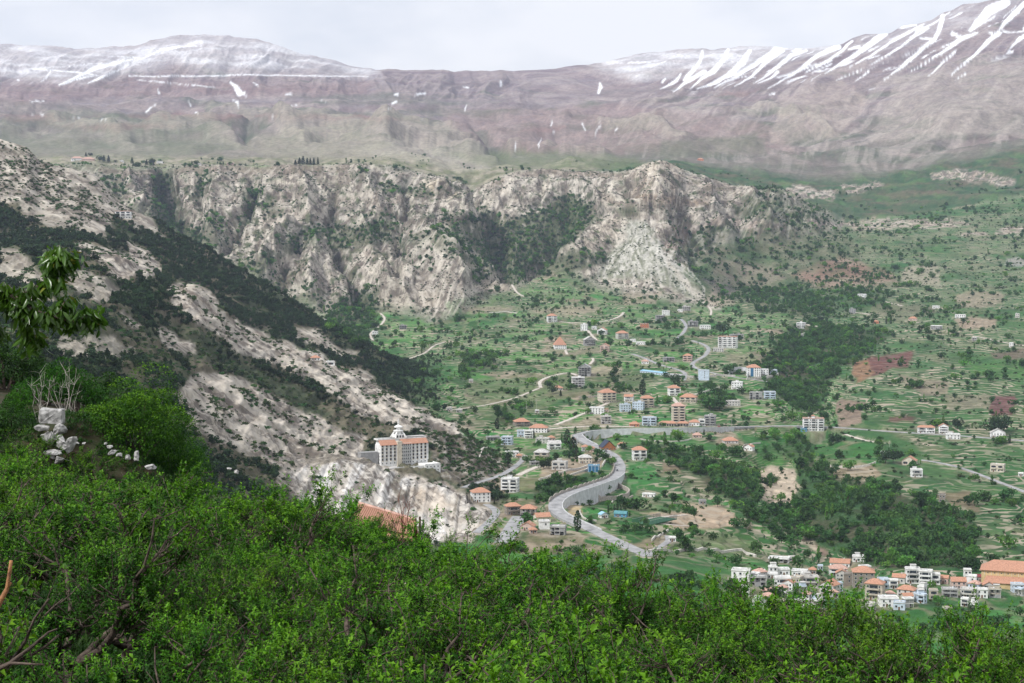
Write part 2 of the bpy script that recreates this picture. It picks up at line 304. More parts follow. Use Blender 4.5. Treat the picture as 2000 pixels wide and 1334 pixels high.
h += m_valley*(fbm(x/180, y/240, 4, 65)*9+fbm(x/40, y/55, 3, 67)*2.2)
h += m_rplat*(fbm(x/260, y/420, 4, 68)*30+(ridged(x/180, y/260, 4, 69)-.5)*20)
# back range: gullies that run down the slope, towards the lower left on the right-hand flank
skew = 1.65*sst(1000, 1300, UB)
s_c = x - skew*1.1*(z-500) + fbm(x/900, z/300, 3, 71)*160
g1 = ridged(s_c/330, z/1500+y/6000, 5, 73, .5)-.5
hills = ridged((x+wx*3)/520, y/560, 4, 75, .5)-.5
stra2 = fbm(z/30+fbm(x/900, z/200, 2, 76)*1.3, x/1800, 2, 77)
for amp_, w_, pts_ in [(70,40,[(760,266),(830,274),(900,298),(950,320)]),(60,50,[(560,250),(640,242),(740,275)]),(50,34,[(300,265),(380,250),(470,290)]),(60,30,[(1180,255),(1270,262),(1330,272)]),(45,26,[(100,240),(190,255),(260,290)]),(50,26,[(1440,230),(1500,215),(1620,260)]),(40,22,[(1000,300),(1080,292),(1180,312)]),(45,26,[(420,215),(520,235),(600,280)]),(-40,24,[(930,250),(960,290),(980,318)]),(-40,20,[(500,240),(480,280)])]:
    p_ = np.array(pts_, float); b_ = (UB > p_[:,0].min()-w_*1.6) & (UB < p_[:,0].max()+w_*1.6) & (VB > p_[:,1].min()-w_) & (VB < p_[:,1].max()+w_*1.3) & (gK > 14.6) & (gK < 18.6); uu, vv = cov.U[b_], cov.V[b_]; dd = np.full(uu.shape, 1e9)
    for i_ in range(len(p_)-1):
        x0,y0 = p_[i_]; x1,y1 = p_[i_+1]; dx,dy = x1-x0,y1-y0; t_ = np.clip(((uu-x0)*dx+(vv-y0)*dy)/(dx*dx+dy*dy),0,1); dd = np.minimum(dd, np.hypot(uu-x0-t_*dx, 1.6*(vv-y0-t_*dy)))
    HR[b_] += amp_*.8*np.exp(-2.2*(dd/w_)**2)
h += m_back*HR
bend = m_back*(1-sst(19.0, 20.0, gK)*.85)*(1-.8*sst(18.2, 19.2, gK))
h += bend*(g1*(95+70*sst(900,1500,UB))*(.08+.92*sst(16.9,17.9,gK))*(1-.5*sst(17.3,17.9,gK)*sst(1000,1250,UB)) + fbm((x+wx*2)/430, y/420, 3, 78)*105*sst(18.4, 16.4, gK) + stra2*12*(1-.8*sst(17.3,17.9,gK)*sst(1000,1250,UB))*sst(18.6,17.5,gK)*sst(1500,1200,UB) + fbm(x/60, z/50+y/200, 4, 79)*9*sst(18.0,16.8,gK))
h *= sst(0.2, 1.0, gK)
# ravine with wooded sides in the lower right, and the side gullies above it
def ravine(px, depth, wid):
    global h
    p = np.array(px, float); best = np.zeros(UB.shape)
    for i in range(len(p)-1):
        x0,y0,w0 = p[i]; x1,y1,w1 = p[i+1]; dx,dy = x1-x0, y1-y0
        t = np.clip(((cov.U-x0)*dx+(cov.V-y0)*dy)/(dx*dx+dy*dy), 0, 1); w = w0+(w1-w0)*t
        best = np.maximum(best, np.exp(-((cov.U-x0-t*dx)**2+(1.5*(cov.V-y0-t*dy))**2)/(w*w)))
    h -= best*depth*(gK < 11)*(gK > 1.2)
ravine([(1560,640,30),(1570,760,45),(1600,850,40)], 16, 1)
ravine([(1500,900,50),(1570,1010,60),(1650,1085,60)], 20, 1)
dyr = np.gradient(bY, axis=0); dzr = np.gradient(bZ, axis=0); dxr = np.gradient(bX, axis=0)
dxc = np.gradient(bX, axis=1); dyc = np.gradient(bY, axis=1); dzc = np.gradient(bZ, axis=1)
nx = dyc*dzr-dzc*dyr; ny = dzc*dxr-dxc*dzr; nz_ = dxc*dyr-dyc*dxr
sgn = np.sign(nz_+1e-9); ln = np.sqrt(nx*nx+ny*ny+nz_*nz_)+1e-9
nx, ny, nz_ = nx/ln*sgn, ny/ln*sgn, nz_/ln*sgn
flat = m_valley+m_rplat
nx = nx*(1-flat); ny = ny*(1-flat); nz_ = nz_*(1-flat)+flat
def smooth2(a, n=2):
    for _ in range(n):
        a[1:-1] = .5*a[1:-1]+.25*(a[:-2]+a[2:]); a[:,1:-1] = .5*a[:,1:-1]+.25*(a[:,:-2]+a[:,2:])
    return a
nx, ny, nz_ = (smooth2(q, 6) for q in (nx, ny, nz_))
gX = bX + nx*h*.6; gY = bY + ny*h; gZ = bZ + nz_*h
# stone-walled terraces: the slope goes up in steps
hz = gZ + fbm(gX/60, gY/80, 2, 81)*2.0
step = 3.4; ph = hz/step; fr = ph-np.floor(ph)
m_terr = m_valley*sst(1.6, 2.4, gK)*sst(-.35, -.05, fbm(gX/160, gY/220, 2, 83))
gZ += m_terr*((sst(.72, 1.0, fr)-fr)*step*.8)
def locate(u, v, base=False):
    """the point of the land that shows at photo pixel (u, v)"""
    X, Y, Z = (bX, bY, bZ) if base else (gX, gY, gZ)
    cx, ty, tz = ray(u, v); a = cx/ty; c = int(np.argmin(np.abs(A-a))); 
    c0 = c if A[c] <= a else c-1; f = (a-A[c0])/(A[c0+1]-A[c0])
    zz = Z[:,c0]*(1-f)+Z[:,c0+1]*f; yy = Y[:,c0]*(1-f)+Y[:,c0+1]*f
    vv = proj(a*yy, yy, zz)[1]; idx = np.nonzero((vv[1:] <= v))[0]
    if len(idx) == 0: i = NR-2
    else: i = idx[0]
    t = 0.0 if vv[i] <= v else (vv[i]-v)/(vv[i]-vv[i+1]+1e-9)
    Y_ = yy[i]*(1-t)+yy[i+1]*t; Z_ = zz[i]*(1-t)+zz[i+1]*t
    return Vector((a*Y_, Y_, Z_))
# ================================================================== ROADS (laid out before the ground is finished, so that it can be cut to them)
ROADS = [  # name, width m, raise m, points (photo pixels), kind of surface, downhill wall
 ('road', 11.0, [(1127,849,8.5),(1133,857,7),(1150,866,3),(1178,878,0),(1196,887,0),(1207,899,0),(1212,912,1),(1209,925,3),(1197,935,6),(1175,943,9),(1150,952,11),(1125,960,11),(1101,969,10),(1086,979,9),(1081,989,7),(1089,1002,5),(1107,1012,3),(1128,1021,1),(1150,1031,0),(1175,1043,0),(1200,1055,0),(1225,1067,0),(1250,1077,0),(1270,1086,0)], 'asphalt'),
 ('road', 8.0, [(1127,849,8.5),(1136,843,9),(1160,840,9),(1200,838,8.5),(1260,837,8.5),(1330,836,8),(1390,835,6),(1430,834,2),(1500,832,0),(1568,831,0),(1610,833,0),(1646,835,0),(1700,840,0),(1790,846,0),(1850,849,0),(2060,865,0)], 'asphalt'),
 ('road', 6.0, [(905,952,0),(937,941,0),(975,930,0),(1000,916,0),(1020,900,0),(1025,890,0)], 'asphalt'),
 ('road', 6.0, [(1012,928,0),(1030,919,0),(1058,908,0)], 'pale'),
 ('road', 6.5, [(948,984,0),(962,989,0),(971,999,0),(963,1012,0),(948,1026,0),(930,1040,0)], 'asphalt'),
 ('road', 13.0, [(1016,1008,0),(1008,1020,0),(998,1036,0),(982,1060,0)], 'asphalt'),
 ('track', 7.0, [(1068,838,0),(1110,834,0),(1150,832,0),(1200,832,0),(1238,833,0)], 'pale'),
 ('track', 5.0, [(1086,829,0),(1120,816,0),(1150,803,0),(1172,793,0),(1190,786,0)], 'pale'),
 ('road', 6.0, [(1330,623,0),(1341,634,0),(1337,648,0),(1322,661,0)], 'asphalt'),
 ('road', 6.5, [(1352,665,0),(1375,672,0),(1386,681,0),(1377,695,0),(1352,708,0),(1351,715,0),(1364,722,0),(1400,730,0),(1437,738,0),(1475,741,0),(1500,745,0)], 'asphalt'),
 ('road', 6.0, [(1235,691,0),(1262,700,0),(1282,710,0),(1300,716,0),(1330,722,0),(1341,731,0),(1334,744,0)], 'asphalt'),
 ('track', 5.0, [(1095,628,0),(1150,632,0),(1185,627,0),(1212,618,0),(1218,610,0)], 'pale'),
 ('track', 4.5, [(1148,645,0),(1155,654,0),(1165,664,0)], 'pale'), ('track', 4.5, [(1190,675,0),(1215,673,0),(1234,671,0)], 'pale'),
 ('track', 4.5, [(1000,556,0),(1008,570,0),(1022,580,0),(1040,581,0)], 'pale'),
 ('track', 5.0, [(1056,757,0),(1053,746,0),(1064,738,0),(1090,731,0),(1111,726,0),(1127,733,0)], 'pale'),
 ('track', 4.0, [(1104,684,0),(1108,692,0)], 'pale'), ('track', 4.0, [(1105,683,0),(1120,681,0),(1145,681,0)], 'pale'),
 ('track', 4.0, [(1157,699,0),(1160,703,0),(1152,711,0)], 'pale'),
 ('track', 5.0, [(1358,770,0),(1380,763,0),(1400,758,0),(1430,755,0)], 'pale'), ('track', 6.0, [(1313,776,0),(1320,785,0),(1330,790,0)], 'pale'),
 ('track', 4.5, [(1652,848,0),(1675,856,0),(1700,862,0),(1730,866,0)], 'pale'),
 ('road', 5.5, [(1800,898,0),(1835,903,0),(1870,911,0),(1910,925,0),(1945,939,0),(1980,952,0),(2040,975,0)], 'asphalt'),
 ('track', 4.0, [(1340,1005,0),(1260,1012,0),(1252,1016,0),(1300,1024,0),(1345,1027,0)], 'pale'),
 ('road', 5.0, [(1262,1084,0),(1275,1076,0),(1295,1064,0),(1308,1055,0),(1304,1046,0)], 'asphalt'),
 ('track', 4.0, [(743,612,0),(755,622,0),(737,641,0),(720,652,0),(728,664,0)], 'pale'),
 ('track', 4.0, [(1383,598,0),(1390,606,0),(1388,615,0)], 'pale'), ('track', 4.0, [(1782,632,0),(1795,629,0),(1818,626,0)], 'pale'),
 ('track', 4.0, [(1575,633,0),(1595,636,0),(1610,645,0)], 'pale'), ('track', 4.0, [(1670,610,0),(1690,612,0),(1700,614,0)], 'pale'),
 ('track', 4.0, [(1720,586,0),(1740,592,0),(1762,597,0)], 'pale'), ('track', 4.5, [(1900,656,0),(1935,662,0),(1965,670,0),(2010,676,0)], 'pale'),
 ('track', 3.5, [(880,800,0),(930,795,0),(1000,780,0),(1053,758,0)], 'pale'), ('track', 3.5, [(800,700,0),(830,690,0),(850,672,0),(870,668,0)], 'pale')]
def rspline(P, n):
    P = np.array(P, float); d = np.concatenate([[0], np.cumsum(np.linalg.norm(np.diff(P[:,:2],axis=0),axis=1))]); t = np.linspace(0, d[-1], n)
    Q = np.stack([np.interp(t, d, P[:,i]) for i in range(P.shape[1])], 1)
    k = max(1, int(n*.5/len(P))); ker = np.ones(2*k+1)/(2*k+1)
    for i in range(P.shape[1]):
        for _ in range(2):
            q = np.pad(Q[:,i], k, mode='reflect', reflect_type='odd'); Q[:,i] = np.convolve(q, ker, mode='valid')
    return Q
ROAD_P = []
for nm, w, pts, surf in ROADS:
    W = []
    for (u, v, r) in pts:
        p = locate(u, v, True); D = p.y
        if r: p = locate(u, v + r/D*FPX, True); p.z += r
        W.append((p.x, p.y, p.z, r))
    W = np.array(W); 
    length = np.sum(np.linalg.norm(np.diff(W[:,:2],axis=0),axis=1)); n = max(12, int(length/6)); Q = rspline(W, n)
    if len(Q) > 9:
        for _ in range(3): Q[1:-1,2] = (Q[:-2,2]+Q[1:-1,2]*2+Q[2:,2])/4
    ROAD_P.append((nm, w, Q, surf))
# cut and fill
def carve(Q, w, blend, drop=.35):
    P = Q[:,:2]; T = np.gradient(P, axis=0); T /= np.linalg.norm(T,axis=1)[:,None]+1e-9
    b = (gX > P[:,0].min()-w-blend) & (gX < P[:,0].max()+w+blend) & (gY > P[:,1].min()-w-blend-4) & (gY < P[:,1].max()+w+blend+4) & (gK > .9) & (gK < 11.6)
    idx = np.nonzero(b); X = gX[idx]; Y = gY[idx]
    d2 = np.full(len(X), 1e18); zz = np.zeros(len(X)); side = np.zeros(len(X)); rr = np.zeros(len(X))
    for i in range(len(P)-1):
        e = P[i+1]-P[i]; L2 = e@e+1e-9; t = np.clip(((X-P[i,0])*e[0]+(Y-P[i,1])*e[1])/L2, 0, 1)
        dx = X-P[i,0]-t*e[0]; dy = Y-P[i,1]-t*e[1]; d = dx*dx+dy*dy; m = d < d2
        d2 = np.where(m, d, d2); zz = np.where(m, Q[i,2]+t*(Q[i+1,2]-Q[i,2]), zz); rr = np.where(m, Q[i,3], rr); side = np.where(m, dy, side)
    d = np.sqrt(d2); zc = gZ[idx]; tgt = zz-drop
    uphill = side > 0        # farther from the camera than the road
    f = 1-sst(w*.5+1.0, w*.5+blend, d)
    fdown = np.where(rr > 1.0, 1-sst(w*.5-.6, w*.5-.3, d), f)
    ff = np.where(uphill, f, fdown); new = zc*(1-ff)+tgt*ff
    # on the valley side the ground never rises above the road
    new = np.where((~uphill) & (d < w*.5+25), np.minimum(new, tgt+np.maximum(0, d-w*.5)*.08), new)
    gZ[idx] = new
for nm, w, Q, surf in ROAD_P: carve(Q, w, 10 if w > 7 else 5)
def ground_at(x_, y_):
    """height of the land under a point"""
    a = x_/y_; c0 = int(np.clip(np.searchsorted(A, a)-1, 0, len(A)-2)); f = (a-A[c0])/(A[c0+1]-A[c0])
    yy = gY[:,c0]*(1-f)+gY[:,c0+1]*f; zz = gZ[:,c0]*(1-f)+gZ[:,c0+1]*f
    return float(np.interp(y_, np.maximum.accumulate(yy), zz))
def pad(p, r, blend=5):
    b = (np.abs(gX-p.x) < r+blend) & (np.abs(gY-p.y) < r+blend); d = np.hypot(gX[b]-p.x, gY[b]-p.y)
    f = 1-sst(r, r+blend, d); gZ[b] = gZ[b]*(1-f)+p.z*f
# ================================================================== HOUSES: where each stands (photo pixel of the foot of its front), size in photo pixels, look
# u, v, width, wall height, depth/width, turn (degrees), style, wall colour, roof, label
HOUSES = [
(1079,629,19,12,.8,8,'balcony','white','hip','white villa with orange hip roof and columned balconies, left end of the valley road'),
(1140,646,12,12,.9,-14,'plain','white','flat','narrow white three storey house at the top of a short lane'),
(1161,643,10,4.5,.8,5,'plain','white','flat','tiny white flat roofed hut between the narrow white house and an orange roof'),
(1175,653,18,8,.8,-12,'balcony','white','gable','low white house with orange gable roof beside the short lane'),
(1217,662,22,11,.8,14,'balcony','pale','hip','pale house with orange hip roof and arched porch above the stone wall'),
(1153,675,22,11,.8,12,'frame','grey','palegable','unfinished grey house with pale pitched roof at the lane end'),
(1095,682,23,8,.9,10,'plain','white','steep','white house under a steep tent shaped orange roof'),
(1180,688,17,12,.9,-10,'balcony','pink','gable','pinkish gabled house of three storeys below the unfinished grey one'),
(1236,668,12,4.5,.8,0,'plain','white','flat','small white flat house on the right of the arched porch house'),
(1251,673,18,4.5,.6,-8,'plain','white','flat','low white bungalow at the bend of a pale lane'),
(1259,640,16,7,.8,4,'plain','orange','flatred','small red orange house alone in the green fields'),
(1291,627,18,10,.8,10,'frame','grey','flat','grey unfinished house in front of a white flat roofed one'),
(1301,616,14,9,.9,6,'plain','white','flat','white flat roofed house standing behind a grey unfinished one'),
(1340,607,16,8,.8,-6,'frame','pale','flat','pale open storeyed house at the upper edge of the fields'),
(1328,609,10,4,.8,0,'plain','white','flat','white shed left of the pale open storeyed house'),
(1353,638,20,10,.6,-4,'frame','grey','flat','long grey unfinished house beside the curved upper road'),
(1378,643,20,7,.7,8,'plain','white','flat','low bright white villa left of the big dark tree'),
(1420,680,36,22,.55,-10,'balcony','white','flatorange','large white apartment block with many balconies below the dark tree'),
(1440,662,26,8,.6,12,'frame','grey','flat','grey half built slabs behind the large white apartment block'),
(1403,687,20,6,.7,0,'plain','pale','flat','low pale annex at the left foot of the white apartment block'),
(1307,707,22,8,.7,8,'frame','grey','flat','grey concrete house with open ground floor above the blue roofed shed'),
(1342,706,17,11,.8,-10,'balcony','pink','hip','pink white villa with hip roof beside the road bend'),
(1260,711,14,5,.8,0,'plain','white','hippink','small cottage with pink roof among the orchards'),
(1374,743,21,19,.7,-4,'blank','bluewhite','flat','tall bluish white block with almost blank front'),
(1473,736,26,18,.8,8,'glass','white','hip','white villa with blue glazed stair tower and orange roof'),
(1493,733,16,11,.8,4,'plain','white','flat','white wing right of the blue glazed stair tower'),
(1511,731,14,8,.8,10,'plain','bluewhite','flat','small blue and white house at the ravine edge'),
(1141,735,24,17,.8,-6,'frame','grey','greygable','grey unfinished five storey building with gable top'),
(1130,756,25,18,.7,6,'frame','white','flat','white concrete frame of four open storeys'),
(1090,762,18,4,.8,0,'plain','pale','hip','low house with orange roof behind dark trees left of the white frame'),
(1190,787,30,20,.8,24,'balcony','cream','hip','large cream villa of four storeys above the cypress lane'),
(1227,784,17,9,.8,-12,'balcony','white','gable','white house with small orange gable right of the large cream villa'),
(1222,804,20,13,.8,10,'plain','bluewhite','flat','blue white flat roofed house with balconies in the middle of the hamlet'),
(1245,801,21,14,.8,-14,'plain','bluewhite','flat','grey and blue house squeezed before the beige hip roofed one'),
(1266,797,24,19,.8,12,'balcony','beige','hip','beige four storey house with shallow orange hip roof'),
(1318,773,23,15,.8,10,'balcony','white','hip','white stepped house with flat orange roof under the lone round tree'),
(1343,786,32,10,.7,-8,'balcony','cream','hip','wide villa under broad orange roof above the tower block'),
(1326,829,25,36,.8,8,'balcony','cream','hippink','cream tower block of eight storeys, tallest of the roadside buildings'),
(1439,760,21,13,.8,-6,'plain','white','turret','white villa with small square turret on its roof'),
(1432,793,28,9,.6,8,'plain','pale','flat','pale flat roofed house with small orange rooftop room'),
(1476,780,25,13,.6,-4,'frame','grey','flat','grey three storey unfinished block, left of a pair'),
(1504,779,22,13,.7,6,'balcony','bluewhite','flat','blue grey three storey block, right of a pair at the ravine edge'),
(1165,809,28,12,.6,-6,'plain','white','flat','modern bright white villa by the pale sloping track'),
(1184,805,9,5,.8,0,'plain','pink','flatred','small pink cabin attached right of the modern white villa'),
(1184,828,20,14,.7,4,'frame','pale','flat','open pale concrete frame behind a small roadside tree'),
(1239,833,19,4,.8,0,'plain','orange','hip','small shop with red orange roof at the roadside'),
(1268,831,28,15,.5,0,'balcony','bluewhite','flat','blue white apartment house in two halves on the road'),
(1304,832,34,5,.4,0,'arcade','cream','hip','long low arcade with orange roof left of the tower foot'),
(1334,832,22,5,.5,0,'arcade','cream','hip','short arcade with orange roof under the tower block'),
(1356,832,20,7,.8,0,'plain','white','hip','white single storey house with orange hip roof right of the arcades'),
(1371,832,13,12,.8,0,'balcony','white','flat','slim white house between an orange hip roof and a grey block'),
(1386,832,22,19,.8,-5,'balcony','grey','flatroom','grey white block with rooftop room at the right end of the row'),
(1362,855,17,5,.8,4,'plain','pink','hippink','pink roofed cottage under the roadside retaining wall'),
(1190,879,26,4.5,1.0,18,'chalet','wood','darksteep','timber chalet with steep blue black roof by the curving road'),
(1213,874,15,6,.8,-12,'plain','white','hip','small white house with orange tent roof right of the timber chalet'),
(1250,899,27,20,.8,8,'balcony','white','hip','white four storey house with pink orange roof above green terraces'),
(1428,866,28,5,.8,10,'plain','pale','hip','low villa with spreading orange roofs behind dark trees'),
(1461,880,17,7,.9,-18,'plain','white','gable','white house with orange gable beside the ravine wood'),
(1589,842,41,24,.5,4,'balcony','white','flatorange','big white five storey block alone on the right hand road'),
(1570,843,12,6,.8,4,'plain','blue','flat','bright blue shed at the left foot of the big roadside block'),
(1809,846,33,11,.35,2,'balcony','white','hip','long white terrace house with orange roof on the right slope'),
(1843,847,18,14,.6,4,'balcony','white','gable','taller white end house with orange roof beside the long terrace'),
(1862,858,26,9,.7,6,'plain','white','flat','bright white flat roofed villa below the terrace houses'),
(1949,854,28,8,.7,4,'plain','white','palegable','white villa with pale pitched roof near dark trees at right'),
(1729,893,18,9,.8,0,'balcony','white','flat','small white house left of a group of dark trees'),
(1775,908,27,8,.7,-10,'balcony','cream','gable','cream house with bright orange gable at the lane head'),
(1791,932,22,14,.8,8,'balcony','white','flat','white three storey house below the bright orange gable'),
(1947,922,26,14,.7,-10,'balcony','cream','flat','cream house with terrace above the right hand lane'),
(1564,642,17,11,.8,-6,'balcony','white','flat','white house on the far side of the wooded ravine'),
(1684,582,16,7,.8,4,'plain','white','flat','white house high on the slope under the red cliffs'),
(1665,612,12,8,.7,0,'plain','grey','flat','grey hut at the end of an upper track'),
(1571,659,14,6,.8,0,'frame','pale','flat','pale half built hut above the wooded ravine'),
(1783,626,16,4,.7,0,'plain','pink','hip','low pink house with orange roof high on the right'),
(1711,632,10,4,.8,0,'plain','orange','hip','small orange cottage beside poplars high on the right'),
(1828,602,14,4,.6,0,'plain','white','flat','low white shed in the upper right orchards'),
(1876,621,20,6,.5,4,'plain','white','flat','white shed in front of a ploughed brown field'),
(1829,644,22,7,.6,0,'frame','white','flat','white open ground floored house under round trees at right'),
(1987,620,8,7,.8,0,'plain','pale','flat','tiny pale tower house near the upper right corner of the fields'),
(1975,678,8,8,.8,0,'plain','white','flat','little white house at the end of a long lane on the right'),
(1903,666,9,6,.8,0,'frame','pale','flat','little pale frame house above the long lane'),
(1840,981,12,15,.8,0,'plain','brown','flat','slender brown stone house above the dark wooded slope'),
(1994,930,10,3,.8,0,'plain','white','flat','low white hut at the right edge below the lane'),
(1021,833,29,9,.8,12,'balcony','brown','hip','brown walled house with orange hip roof on the left of the upper cluster'),
(1051,845,35,9,.7,-6,'plain','white','hip','broad white house with orange roof at the start of the pale track'),
(1020,853,18,11,.8,6,'plain','bluewhite','flat','blue grey flats directly below the brown walled house'),
(1032,856,17,14,.8,-8,'balcony','white','flat','white upright house right of the blue grey flats'),
(989,869,21,15,.8,-12,'balcony','bluewhite','flat','light blue apartment house with many windows under the rocky spur'),
(964,861,26,7,.6,8,'frame','grey','flat','grey flats stepping down the spur left of the light blue house'),
(1001,893,26,9,.7,6,'plain','white','flat','white roofed house at the top of the old road bend'),
(1013,895,11,5,.8,-10,'plain','pink','hip','small orange roofed lean-to beside the old road bend'),
(1059,866,26,9,.7,-8,'plain','pale','flat','pale flat roofed house above the bushy hollow'),
(1078,862,13,7,.9,10,'plain','pink','hip','small house with bright orange tent roof behind a pale flat one'),
(1084,878,25,11,.8,12,'balcony','white','palegable','white gabled house with wide balcony next to the tall dark cypresses'),
(1056,896,28,12,.8,-10,'balcony','beige','palehip','beige house with pale pyramid roof over two floors'),
(1091,918,28,15,.7,-14,'balcony','pale','flat','pale grey house with white roof terrace above the bare plots'),
(1144,905,25,11,.7,8,'plain','cream','palehip','cream house with pale roof left of the road loop'),
(1159,922,22,12,.7,-6,'glass','blue','flat','blue glass fronted showroom beside the road loop'),
(1124,868,16,8,.8,-10,'plain','white','hip','white house with orange roof touching the top of the loop'),
(1144,881,14,8,.8,8,'plain','white','hip','orange roofed cottage behind a bright green tree inside the loop'),
(1156,882,9,7,.9,-8,'plain','pink','hip','tiny orange roofed cottage nearest the road inside the loop'),
(994,962,33,26,.7,-12,'balcony','white','flatroom','white apartment house with light blue stripe and red balconies'),
(941,981,35,19,.8,12,'plain','white','hip','white L shaped house with orange hip roof beside the cut cliff'),
(1004,1006,29,17,.7,14,'balcony','brown','hip','brown stone twin house with orange roof, left one'),
(1031,1009,30,15,.8,-8,'frame','brown','hip','brown grey twin house with orange roof and open floors, right one'),
(1062,1020,29,10,.8,16,'plain','cream','gable','cream house with orange gable right inside the lower road bend'),
(1064,1034,20,15,.8,8,'blank','white','flat','white cube house in front of the lower bend'),
(1088,1045,30,15,.8,-10,'frame','grey','flat','grey concrete frame with roof posts below the lower bend'),
(1029,1036,26,8,.8,-14,'plain','pink','gable','low house with pale orange roof above the orchard trees'),
(1042,1042,14,7,.9,10,'plain','pink','hip','small orange roofed house half hidden by the orchard trees'),
(1045,908,18,4,.4,20,'frame','grey','flat','open carport with flat grey roof along the old road'),
(1266,971,25,5,.4,-16,'plain','white','flat','long white shed lying on the green terraces'),
(1373,985,13,7,.9,10,'plain','grey','flat','small grey ruin above the sandy excavation'),
(1181,1012,15,6,.9,24,'plain','white','bluegable','small chapel like hut with light blue roof among cypresses'),
(1211,1010,24,4,.6,-14,'plain','blue','tealgable','low blue green roofed sheds right of the light blue roof'),
(1313,1058,14,5,.7,0,'plain','white','flat','white hut at the corner of the lower lane'),
(1520,1099,40,7,.6,-8,'frame','white','flat','broken white slab roofed building at the foot of the green spur'),
(1548,1097,15,8,.7,8,'plain','pale','flat','small white house right of the broken slab roof'),
(1489,1128,11,12,.9,0,'blank','white','flat','white water tower cube at the left of the town'),
(1508,1130,22,7,.7,0,'plain','white','flat','white flat roofed house right of the cube'),
(1480,1146,34,18,.7,8,'frame','grey','flat','grey and white block at the left of the town, half behind trees'),
(1446,1136,36,21,.7,-8,'plain','white','flat','leftmost white town house behind the orchard tops'),
(1530,1150,30,20,.7,8,'balcony','white','flat','white town house with terraces behind a leafy treetop'),
(1561,1126,30,10,.6,-6,'plain','white','flat','low white town houses in front of the wooded slope'),
(1587,1122,13,9,.9,0,'plain','beige','hip','beige house with small rounded orange roof in the town'),
(1602,1118,10,12,.9,0,'plain','bluewhite','flat','slim light blue tower in the town'),
(1583,1146,34,18,.7,10,'balcony','pale','flat','pale stacked house left of the slanting orange gable'),
(1640,1108,38,8,.6,-4,'plain','white','gable','house with wide orange shed roof, highest of the town'),
(1638,1124,34,13,.7,6,'balcony','white','hippink','white house with pink hip roof and arched balcony'),
(1614,1160,30,17,.9,-28,'balcony','pale','gable','grey white house with slanting orange gable in the town centre'),
(1657,1146,17,25,.8,4,'blank','brown','flat','bare brown block left of the tall hip roofed house'),
(1687,1149,42,31,.8,4,'plain','brown','hip','tall brown grey house under a large orange hip roof'),
(1706,1172,34,32,.8,-12,'balcony','beige','hip','beige house with dark balcony opening and orange roof'),
(1680,1098,30,10,.6,0,'plain','white','flat','white block behind the large orange hip roof'),
(1726,1150,20,18,.8,10,'balcony','bluewhite','flat','light blue balcony house right of the beige house'),
(1738,1186,36,16,.8,12,'plain','white','flat','bright white house with sloping roof just above the trees'),
(1755,1140,24,12,.8,-6,'plain','pale','gable','house with orange gable left of the white stacked block'),
(1745,1150,18,16,.7,6,'balcony','white','flat','white narrow balcony house in the dense middle of the town'),
(1783,1140,28,28,.7,6,'balcony','white','flatroom','left part of the white stacked block with crowded roof'),
(1807,1142,26,26,.7,-4,'balcony','white','flat','middle part of the white stacked block'),
(1827,1142,18,20,.8,4,'balcony','white','flat','right part of the white stacked block'),
(1842,1140,18,11,.8,-10,'plain','pink','gable','orange gabled house beside a bare tree'),
(1768,1166,34,14,.7,-16,'plain','pale','hip','house with low orange roof over the treetops'),
(1873,1150,28,14,.8,10,'plain','pink','gable','pinkish gabled house between the bare tree and the white cube'),
(1897,1144,19,18,.8,-4,'blank','white','flat','plain white cube house left of the yellow hall'),
(1914,1136,18,9,.6,0,'plain','grey','maroon','house with dark red roof touching the yellow hall'),
(1856,1166,30,14,.7,6,'frame','grey','flat','grey cluttered terrace house above the trees'),
(1890,1168,30,16,.7,-8,'balcony','pale','flat','pale house with roof tanks in front of the white cube'),
(1918,1168,22,16,.7,6,'plain','white','flat','white house at the left foot of the yellow hall'),
(1996,1112,20,8,.8,-12,'plain','pink','hippink','pink villa behind the yellow hall'),
(240,427,30,14,.7,-6,'balcony','white','flatorange','white hotel with orange parapet perched on the left mountainside'),
(616,704,18,4,.8,0,'plain','white','hip','low house with orange roof at the foot of the left slope'),
(646,714,16,7,.8,6,'balcony','white','flat','white flat roofed house at the foot of the left slope'),
(634,629,9,4,.8,0,'plain','white','flat','tiny white hut under the pale cliffs on the left'),
(733,655,11,7,.8,6,'plain','white','flat','white hut beside a winding track under the pyramid cliff'),
(787,643,14,7,.8,0,'frame','grey','flat','grey frame house in the fields under the pyramid cliff'),
(878,803,11,6,.8,10,'plain','pale','flat','pale ruined hut on the tip of the rocky ridge'),
(897,806,12,5,.7,0,'frame','pale','flat','low open ruin right of the pale ruined hut'),
(1049,806,8,4,.8,0,'plain','white','flat','tiny field hut on the olive green slope'),
(151,313,22,4,.6,4,'plain','white','hippink','left of two pink roofed houses on the plateau rim'),
(172,314,24,3.5,.6,-4,'plain','pink','hippink','right of two pink roofed houses on the plateau rim'),
(238,317,8,3,.7,0,'plain','white','flat','small white house right of the plateau pines'),
(312,318,12,3,.7,0,'plain','white','flat','small house between round dark trees on the plateau rim'),
(390,322,7,3,.8,0,'plain','pale','flat','small pale cabin on the plateau above the green gully'),
(450,323,14,5,.8,0,'balcony','pink','flat','pinkish house on the plateau rim near the cliff head'),
(920,747,8,5,.8,0,'plain','pale','flat','tiny cream field house on the left fields'),
(1368,314,12,3,.8,0,'plain','orange','hip','lone orange roofed farm on the green plateau beyond the peak'),
]
_r = random.Random(4)
